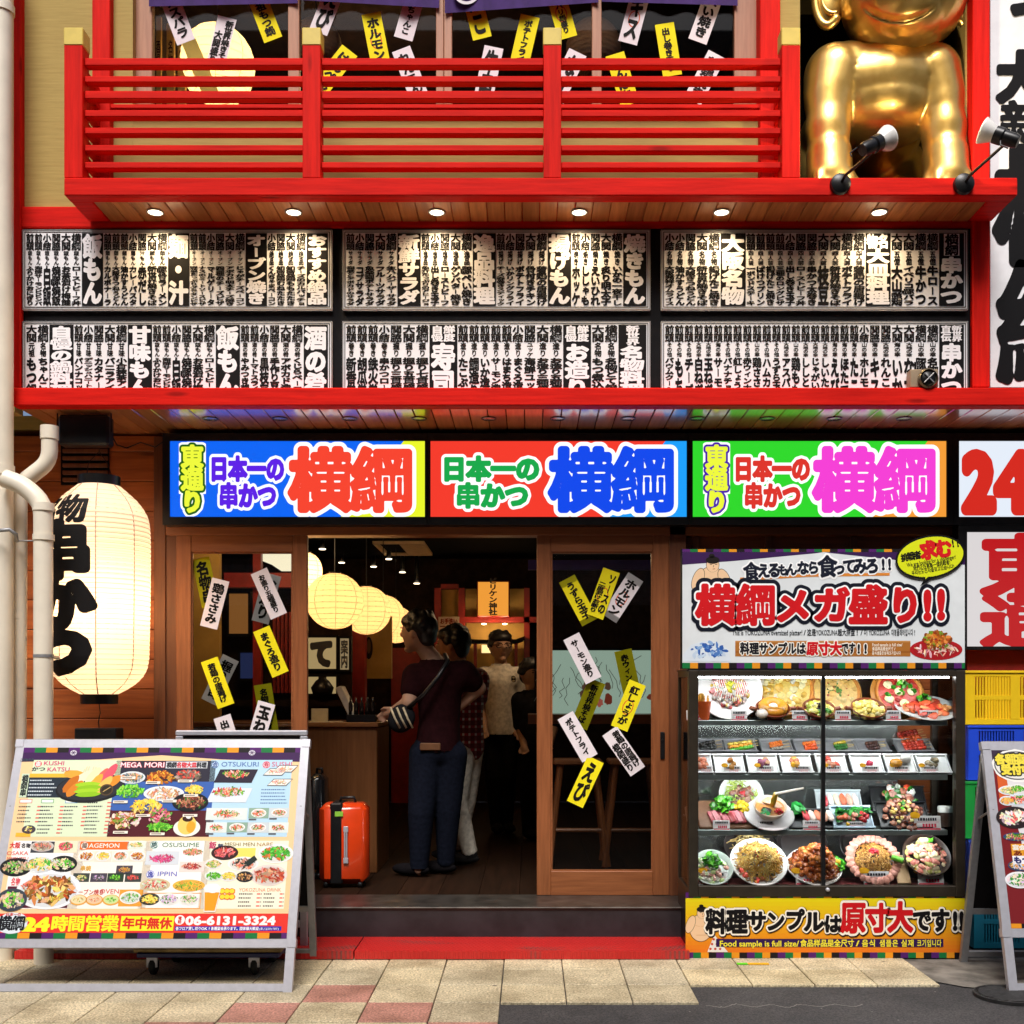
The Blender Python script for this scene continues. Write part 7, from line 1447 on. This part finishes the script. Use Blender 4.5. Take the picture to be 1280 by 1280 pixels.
# ceiling fittings
t = thing('ceiling_vent', 'pale framed air conditioning unit in the dark shop ceiling', 'ceiling vent', (X(497, 11.2), 11.2, 2.84))
m = MB(); x0, x1 = X(470, 11.0), X(533, 11.0)
for a in ((x0, x1, 10.75, 10.79), (x0, x1, 11.65, 11.69), (x0, x0 + .04, 10.79, 11.65), (x1 - .04, x1, 10.79, 11.65)): m.box(*a, 2.83, 2.858)
m.build('frame', plain('vent_frame', (.5, .36, .2), .5), t); m = MB(); m.box((x0 + x1) / 2, x1 - .042, 10.8, 11.64, 2.835, 2.85); m.build('louvre', plain('vent_plate', (.45, .3, .16), .5), t)
for px, py, lab in ((403, 686, 'nearest the left door frame'), (486, 698.5, 'left of the ceiling unit corner'), (503, 715, 'third along the ceiling'), (521, 729, 'lowest over the row of lanterns'), (427, 703, 'dim one above the first round lantern'), (467, 708, 'between the lanterns and ceiling unit')):
    d = min(1.38 * F / (YV - py), 11.9); o = P(px, py, d); t = thing('track_spot', 'tiny lit ceiling spotlight inside, ' + lab, 'spotlight', o, 'small ceiling spotlights inside'); m = MB(); m.lathe([(.0001, -.01), (.03, -.008), (.034, 0)], o, 14); m.build('lens', glowing('spot_lens', (1, .82, .55), 4.0), t, True); m = MB(); m.tube([o, Vector((o.x, o.y, 2.86))], .022, 10); m.build('can', M['blackmetal'], t, True)
lamp('inside_fill', (.15, 9.0, 2.6), 20, (1, .68, .38), .2, bld);  # added fill light without a fixture, brightens the man in the white shirt
# seen through the right door: lit drawing, bar and stools
t = thing('lit_drawing', 'pale green lit panel with ink drawing behind the right door glass', 'panel', P(752, 893, 8.6))
m = MB(); pxbox(m, 668, 835, 810, 894, 8.61, 8.66); m.build('box', M['black'], t); c = canvas(8.605, .002); c.rect(672, 813, 832, 892, 'c2dccb', 0); q = random.Random(12)
for i in range(26):
    x, y = q.uniform(680, 825), q.uniform(815, 850); pts = [(x, y)]
    for j in range(5): x += q.uniform(-7, 7); y += q.uniform(3, 9); pts.append((x, min(y, 890)))
    for a, b_ in zip(pts, pts[1:]): c.line(*a, *b_, .8, '4a4a42', 1)
for i in range(7): c.ell(q.uniform(690, 820), q.uniform(845, 880), q.uniform(3, 6), q.uniform(4, 8), q.choice(['8a3a2a', 'c86a5a', '6a4a3a']), 1.2, 14, .25, 0, q)
c.build('lit_face', printed('green_lit_face', .4, emit=.5), t)
m = MB(); pxbox(m, 660, 840, 893, 905, 8.2, 8.6); m.build('bar_ledge', M['door_x'], bld); m = MB(); pxbox(m, 660, 840, 700, 712, 8.5, 8.55); m.build('purple_band', plain('purple_trim', (.05, .03, .25), .6), bld)
for px, lab in ((722, 'left wooden stool seen through the right door glass'), (790, 'right wooden stool seen through the right door glass')):
    d = 7.8; o = P(px, 955, d); t = thing('bar_stool', lab, 'stool', (o.x, d, FL), 'stools inside the right door'); m = MB(); m.bbox(o.x - .17, o.x + .17, d - .15, d + .15, o.z, o.z + .035, .01); m.build('seat', M['door_x'], t)
    for sx in (-1, 1):
        for sy in (-1, 1): m = MB(); m.tube([(o.x + sx * .12, d + sy * .1, o.z), (o.x + sx * .20, d + sy * .16, FL)], .022, 8); m.build('leg', M['door'], t)
    m = MB(); m.tube([(o.x - .17, d - .14, FL + .25), (o.x + .17, d - .14, FL + .25)], .014, 8); m.build('footrest', M['door_x'], t)
# seen through the left door
m = MB(); pxbox(m, 225, 274, 680, 960, 7.6, 7.66); m.build('cream_screen', M['ochre_in'], bld); m = MB(); pxbox(m, 280, 372, 716, 734, 8.0, 8.08); pxbox(m, 316, 326, 690, 900, 8.1, 8.16); m.build('red_lattice', M['redwall'], bld)
t = thing('lit_window_sign', 'bright white glowing panel at the top of the left door glass', 'panel', P(342, 712, 8.3)); c = canvas(8.3, .002); c.poly([(308, 680), (320, 698), (340, 706), (352, 714), (384, 714), (384, 680)], 'fff0d0', 0); c.build('lit_face', printed('white_lit_face', .4, emit=1.1), t)
t, c = panel(286, 310, 742, 792, 8.2, None, 'framed orange picture seen through the left door glass', 'b8763a', None, 'v', .05, 'pictures through the left door glass')
t, c = panel(300, 324, 816, 848, 8.25, None, 'dark blue framed poster seen through the left door glass', '28386a', None, 'v', .05, 'pictures through the left door glass')
for i in range(5):
    m = MB(); pxbox(m, 341 + i * 5, 344.5 + i * 5, 765, 866, 8.35, 8.4); m.build('slat', M['redwall'], bld)
lamp('left_room_fill', (-1.75, 7.05, 2.45), 16, (1, .66, .32), .15, bld)  # unseen fill light added to brighten the screen behind the left door

# ---------------------------------------------------------------- suitcases
def case_(x0, x1, y0, y1, d, c1, stripe, label, tag_=True):
    xa, xb, za, zb = X(x0, d), X(x1, d), Z(y1, d), Z(y0, d); t = thing('suitcase', label, 'suitcase', ((xa + xb) / 2, d + .1, FL)); b = .035; dep = .20
    m = MB(); m.bbox(xa, xb, d, d + dep, za + .035, zb, b); m.build('shell', plain('suitcase_shell_' + ('orange' if stripe else 'black'), c1, .22, var=.05, coat=.6), t, True, angle=75)
    if stripe:
        w = (xb - xa); m = MB(); m.bbox(xa + w * .24, xa + w * .50, d - .006, d + dep + .006, za + .034, zb + .006, .01); m.build('black_band', M['blackmetal'], t)
        m = MB()
        for xx in (.56, .6): m.tube([(xa + w * xx, d - .012, zb - .16), (xa + w * xx, d - .012, zb - .33)], .005, 8)
        m.bbox(xa + w * .53, xa + w * .63, d - .016, d - .001, zb - .17, zb - .135, .003); m.bbox(xa + w * .53, xa + w * .63, d - .016, d - .001, zb - .36, zb - .325, .003); m.build('zip_pull', M['alu'], t)
        m = MB(); m.bbox(xa + w * .35, xa + w * .52, d - .010, d - .0065, zb - .075, zb - .045, .001); m.build('green_tag', plain('green_label', (.25, .55, .05), .5), t)
    m = MB(); w = xb - xa; m.tube([(xa + w * .4, d + .1, zb), (xa + w * .42, d + .1, zb + .03), (xa + w * .7, d + .1, zb + .03), (xa + w * .72, d + .1, zb)], .010, 8); m.build('top_handle', M['blackmetal'], t, True)
    for xx in (xa + .04, xb - .04):
        for yy in (d + .035, d + dep - .035): m = MB(); m.lathe([(.0001, -.012), (.018, -.012), (.02, 0), (.018, .012), (.0001, .012)], (xx, yy, FL + .021), 14, axis='x'); m.build('wheel', M['blackmetal'], t, True)
case_(398, 457.5, 1005, 1113, 6.80, (.62, .045, .006), True, 'shiny orange suitcase with a wide black band just inside the doorway')
case_(384, 405, 968, 1095, 7.12, (.012, .012, .013), False, 'black suitcase behind the orange one')

# ---------------------------------------------------------------- people
SKIN = plain('skin', (.44, .25, .165), .55, var=.06, spec=.2); HAIR = plain('black_hair', (.010, .008, .007), .45, var=.3, nscale=60, bmp=.4)
def person(label, d, J, face, cloth, group=None):
    """J: joints in the photograph's units with depth offsets; face: where the nose points"""
    k = d / F
    def g(n): px, py, dy, r = J[n]; p = P(px, py, d); return (p.x, d + dy, p.z, r * k)
    base = P(J['lank'][0] / 2 + J['rank'][0] / 2, 0, d); t = thing('person', label, 'person', (base.x, d, FL), group)
    head = g('head'); hr = head[3]; fx, fy = face; fl = math.hypot(fx, fy); fx, fy = fx / fl, fy / fl; sx_, sy_ = -fy, fx
    def hp(f, s, z): return (head[0] + (fx * f + sx_ * s) * hr, head[1] + (fy * f + sy_ * s) * hr, head[2] + z * hr)
    yaw = Matrix.Rotation(math.atan2(fy, fx), 3, 'Z')
    pr = [(head[:3], (hr * 1.0, hr * .82, hr * 1.12), yaw), (hp(.22, 0, -.5), (hr * .66, hr * .58, hr * .62), yaw), (hp(1.0, 0, -.12), (hr * .2, hr * .13, hr * .2), yaw), (hp(.76, 0, -.60), (hr * .13, hr * .26, hr * .09), yaw), (hp(.6, 0, -1.0), (hr * .3, hr * .3, hr * .2), yaw)]
    for s in (-1, 1): pr.append((hp(-.05, s * .86, -.12), (hr * .2, hr * .09, hr * .26), yaw))
    pr += chain([g('neck'), (head[0] - fx * hr * .15, head[1] - fy * hr * .15, head[2] - hr * .7, hr * .46)], 4)
    torso = chain([g('chest'), g('waist'), g('hip')], 6); sh = chain([g('lsh'), g('chest')], 4) + chain([g('rsh'), g('chest')], 4) + chain([g('neck'), g('chest')], 4)
    arms = {a: chain([g(a + 'sh'), g(a + 'elb'), g(a + 'hand')], 8) for a in 'lr'}; legs = {a: chain([g(a + 'hip'), g(a + 'knee'), g(a + 'ank')], 9) for a in 'lr'}
    # flatten the torso front to back
    body = pr + torso + sh + arms['l'] + arms['r'] + legs['l'] + legs['r']
    for a in 'lr':                                                     # hands: palm, four fingers, thumb
        h = Vector(g(a + 'hand')[:3]); e = Vector(g(a + 'elb')[:3]); dr = (h - e).normalized(); sd_ = dr.cross(Vector((0, 1, .2))).normalized(); dn = dr.cross(sd_); u = .0172 * (hr / .115)
        pr2 = chain([(*h, .024), (*(h + dr * .05), .028), (*(h + dr * .075), .026)], 4)
        for i, L in enumerate((.062, .072, .068, .052)):
            b0 = h + dr * .075 + sd_ * (i - 1.5) * u * 1.1; b1 = b0 + dr * L * .55 + dn * .012; b2 = b1 + dr * L * .3 + dn * .024; pr2 += chain([(*b0, .0095), (*b1, .0088), (*b2, .0075)], 5)
        b0 = h + dr * .025 - sd_ * .028; b1 = b0 + dr * .035 - sd_ * .02 + dn * .01; pr2 += chain([(*b0, .012), (*b1, .010), (*(b1 + dr * .028), .0085)], 5); body += pr2
    v, f = blob(body, .0085, 2); m = MB(); m.add(v.tolist(), f); bd = m.build('body', SKIN, t, True)
    # hair
    hb = [(hp(-.18, 0, .28), (hr * 1.02, hr * .95, hr * .98), yaw), (hp(.12, 0, .62), (hr * .92, hr * .84, hr * .55), yaw), (hp(-.5, 0, -.2), (hr * .6, hr * .78, hr * .7), yaw)]; q = random.Random(int(J['head'][0]))
    for i in range(70):
        a = q.uniform(0, 6.28); z = q.uniform(-.1, 1.15); rr = math.sqrt(max(0, 1.05 - (z * .85) ** 2)); s = hp(-.15 + rr * .98 * math.cos(a) * .9, rr * .9 * math.sin(a), z * .95 + .1)
        if math.cos(a) > .45 and z < .45: continue
        hb.append((s, hr * q.uniform(.14, .26), None))
    v, f = blob(hb, .010, 1); m = MB(); m.add(v.tolist(), f); m.build('hair', HAIR, t, True)
    # eyes, brows, mouth on the head
    m = MB()
    for s in (-1, 1): m.ball(hp(.86, s * .33, .06), (hr * .07, hr * .13, hr * .05), 8, 6, (.01, .008, .006), yaw); m.ball(hp(.92, s * .34, .24), (hr * .05, hr * .2, hr * .035), 8, 6, (.015, .01, .008), yaw)
    m.ball(hp(.885, 0, -.58), (hr * .05, hr * .22, hr * .025), 8, 6, (.36, .15, .11), yaw); m.build('face', M['paint'], bd, True)
    def garment(name, balls, grow, mat, zlo=None, zhi=None, vox=.011, shape=None):
        b2 = [(o, (tuple(x + grow for x in r) if isinstance(r, tuple) else r + grow), rt) for o, r, rt in balls]; v, f = blob(b2, vox, 3)
        keep = [fc for fc in f if (zlo is None or min(v[i][2] for i in fc) > zlo) and (zhi is None or max(v[i][2] for i in fc) < zhi)]
        used = sorted({i for fc in keep for i in fc}); mp = {i: n for n, i in enumerate(used)}; m = MB(); m.add([tuple(v[i]) for i in used], [tuple(mp[i] for i in fc) for fc in keep]); m.build(name, mat, t, True)
    zh = g('hip')[2]; sl = {a: chain([g(a + 'sh'), g(a + 'elb')], 8)[:cloth.get('sleeve', 5)] for a in 'lr'}
    garment('shirt', torso + sh + sl['l'] + sl['r'], .018, cloth['shirt'], zh - cloth.get('hem', .06), g('neck')[2] + .0)
    garment('trousers', chain([g('waist'), g('hip')], 4)[2:] + legs['l'] + legs['r'] + chain([g('lhip'), g('hip'), g('rhip')], 4), .012, cloth['trousers'], FL + .05, zh + .10)
    for a in 'lr':
        an = g(a + 'ank'); m = MB(); fx2, fy2 = cloth.get('foot', face); l2 = math.hypot(fx2, fy2); e = Matrix.Rotation(math.atan2(fy2, fx2), 3, 'Z'); m.ball((an[0] + fx2 / l2 * .06, an[1] + fy2 / l2 * .06, FL + .045), (.135, .05, .042), 14, 8, None, e); m.ball((an[0], an[1], FL + .075), (.06, .048, .06), 12, 8, None, e); m.build('shoe', cloth['shoe'], t, True)
    if 'under' in cloth:
        garment('under_sleeve', chain([g('rsh'), g('relb'), g('rhand')], 8)[4:-2], .010, cloth['under'])
    if cloth.get('glasses'):
        m = MB()
        for s in (-1, 1): m.tube([hp(.98 + .0 * s, s * .34 + .26 * math.cos(a), .05 + .2 * math.sin(a)) for a in [i * .5236 for i in range(13)]], .0035, 6); m.tube([hp(.96, s * .6, .08), hp(0, s * .9, .06)], .003, 5)
        m.tube([hp(1.0, -.08, .08), hp(1.0, .08, .08)], .003, 5); m.build('glasses', M['blackmetal'], bd, True)
    return t, g
def plaid():
    m, t, b = newmat('plaid_cotton'); sp = node(t, 'ShaderNodeSeparateXYZ'); t.links.new(coords(t, (1, 1, 1)), sp.inputs[0]); fs = []
    for ax, sc in ((0, 150.0), (2, 120.0)):
        mt = node(t, 'ShaderNodeMath', operation='MULTIPLY'); mt.inputs[1].default_value = sc; t.links.new(sp.outputs[ax], mt.inputs[0]); s = node(t, 'ShaderNodeMath', operation='SINE'); t.links.new(mt.outputs[0], s.inputs[0]); fs.append(ramp(t, s.outputs[0], (0, 0, 0, 1), (1, 1, 1, 1), .45, .6))
    c = mixc(t, fs[0], (.30, .02, .03, 1), (.55, .50, .48, 1)); c = mixc(t, 1.0, c, mixc(t, fs[1], (.35, .10, .10, 1), (1, 1, 1, 1)), 'MULTIPLY'); t.links.new(c, b.inputs['Base Color']); b.inputs['Roughness'].default_value = .85; return m
cl = lambda n, c, nsc=30: plain(n, c, .9, var=.2, nscale=nsc, bmp=.2, spec=.06)
JN = cl('dark_denim', (.007, .009, .017), 50)
J1 = dict(head=(523, 790, 0, 21.5), neck=(540, 824, .02, 12), chest=(549, 856, .02, 25), waist=(549, 902, .02, 22.5), hip=(547, 934, .02, 25), lsh=(520, 846, -.02, 14), rsh=(579, 842, .03, 14), lelb=(513, 878, -.10, 9), lhand=(493, 888, -.0, 6), relb=(598, 860, .10, 9), rhand=(572, 884, .08, 6), lhip=(533, 944, 0, 20), rhip=(562, 944, .03, 20), lknee=(527, 1015, -.03, 14.5), rknee=(559, 1012, .05, 14.5), lank=(524, 1085, 0, 9.5), rank=(556, 1078, .1, 9.5))
p1, g1 = person('dark haired man in maroon T-shirt and jeans seen from behind, hand on hip', 7.24, J1, (-1.0, .35), dict(shirt=cl('maroon_cotton', (.018, .004, .005)), trousers=JN, shoe=cl('dark_shoe', (.006, .005, .006)), sleeve=5, hem=.03))
m = MB(); o = P(538, 932, 7.24); m.bbox(o.x - .055, o.x + .075, o.y - .135, o.y - .10, o.z - .025, o.z + .022, .005); tag(m.build('wallet', plain('brown_wallet', (.16, .07, .03), .4), None, at=o), 'brown wallet sticking out of the jeans back pocket', 'wallet')
t = thing('shoulder_bag', 'black and cream striped bag hanging at the maroon shirted man\'s side', 'bag', P(502, 915, 7.1)); o = P(502, 898, 7.12)
m = MB(); m.ball(o, (.085, .05, .095), 16, 10, None, Matrix.Rotation(.5, 3, 'Y')); m.build('bag', cl('black_bag', (.012, .012, .014)), t, True)
m = MB()
for dx in (-.035, .005, .045): m.tube([(o.x + dx - .03, o.y - .045, o.z + .07), (o.x + dx, o.y - .056, o.z), (o.x + dx + .03, o.y - .042, o.z - .06)], .007, 6)
m.build('stripe', cl('cream_piping', (.5, .42, .28)), t, True)
m = MB(); pts = [P(510, 885, 7.1), P(530, 868, 7.04), P(548, 846, 7.04), P(560, 826, 7.09), P(556, 818, 7.2)]; m.tube(pts, .014, 6); m.build('strap', M['blackmetal'], t, True)
J2 = dict(head=(566, 806, 0, 19.5), neck=(574, 832, .02, 11), chest=(580, 862, .02, 21), waist=(581, 905, .02, 19.5), hip=(583, 932, .0, 19.5), lsh=(562, 850, -.03, 12), rsh=(597, 850, .04, 12), lelb=(560, 888, -.1, 8), lhand=(548, 905, -.05, 5.5), relb=(596, 885, .12, 8), rhand=(585, 915, .14, 5.5), lhip=(577, 940, -.04, 16), rhip=(586, 940, .05, 16), lknee=(570, 1000, -.05, 13), rknee=(580, 1000, .10, 13), lank=(587, 1062, -.04, 8), rank=(570, 1060, .14, 8))
person('person in red plaid shirt and pale trousers behind the maroon shirted man', 7.78, J2, (-1, .2), dict(shirt=plaid(), trousers=cl('stone_chino', (.66, .60, .50)), shoe=cl('black_sneaker', (.015, .014, .014)), sleeve=6, hem=.10))
J3 = dict(head=(626, 808, 0, 16), neck=(626, 829, .01, 8), chest=(626, 856, .0, 18), waist=(626, 890, 0, 17), hip=(626, 915, 0, 17.5), lsh=(606, 845, 0, 9.5), rsh=(646, 845, 0, 9.5), lelb=(601, 880, .03, 6.2), lhand=(606, 908, -.1, 4.4), relb=(652, 880, .02, 6.2), rhand=(651, 908, -.05, 4.4), lhip=(617, 922, 0, 13), rhip=(635, 922, 0, 13), lknee=(617, 970, -.04, 9.5), rknee=(635, 970, -.03, 9.5), lank=(620, 1028, 0, 6), rank=(634, 1024, .05, 6))
p3, g3 = person('man with glasses in a white T-shirt facing the street inside the shop', 9.5, J3, (.25, -1), dict(shirt=cl('white_cotton_tee', (.78, .72, .62)), trousers=cl('black_trousers', (.012, .011, .011)), shoe=cl('black_work_shoe', (.012, .011, .011)), sleeve=5, hem=.02, under=cl('black_sleeve', (.012, .011, .012)), glasses=True))
c = canvas(9.5 - .165, .002); c.ell(642, 849, 3.4, 4.6, '2a2420', 0, 16, .2); c.ell(642, 847, 1.6, 1.2, 'c8b48a', 1, 10); c.ell(642, 851, 1.8, 1, 'c8b48a', 1, 10); c.build('shirt_emblem', M['lettering'], p3)
J4 = dict(head=(664, 842, 0, 15.5), neck=(665, 862, 0, 8), chest=(668, 888, 0, 18), waist=(668, 920, 0, 17), hip=(668, 942, 0, 17), lsh=(650, 876, 0, 9), rsh=(688, 876, 0, 9), lelb=(650, 910, .02, 6), lhand=(655, 930, -.12, 4.4), relb=(693, 908, 0, 6), rhand=(688, 925, -.15, 4.4), lhip=(660, 946, 0, 12), rhip=(677, 946, 0, 12), lknee=(660, 985, -.05, 9), rknee=(677, 985, -.05, 9), lank=(660, 1036, 0, 6), rank=(677, 1036, 0, 6))
person('dark clothed person half hidden behind the right door frame', 9.1, J4, (.6, -1), dict(shirt=cl('charcoal_jacket', (.02, .02, .024)), trousers=cl('dark_skirt', (.015, .014, .016)), shoe=cl('dark_shoe_plain', (.015, .014, .014)), sleeve=8, hem=.06))
COL.objects.unlink(TX); bpy.data.objects.remove(TX)
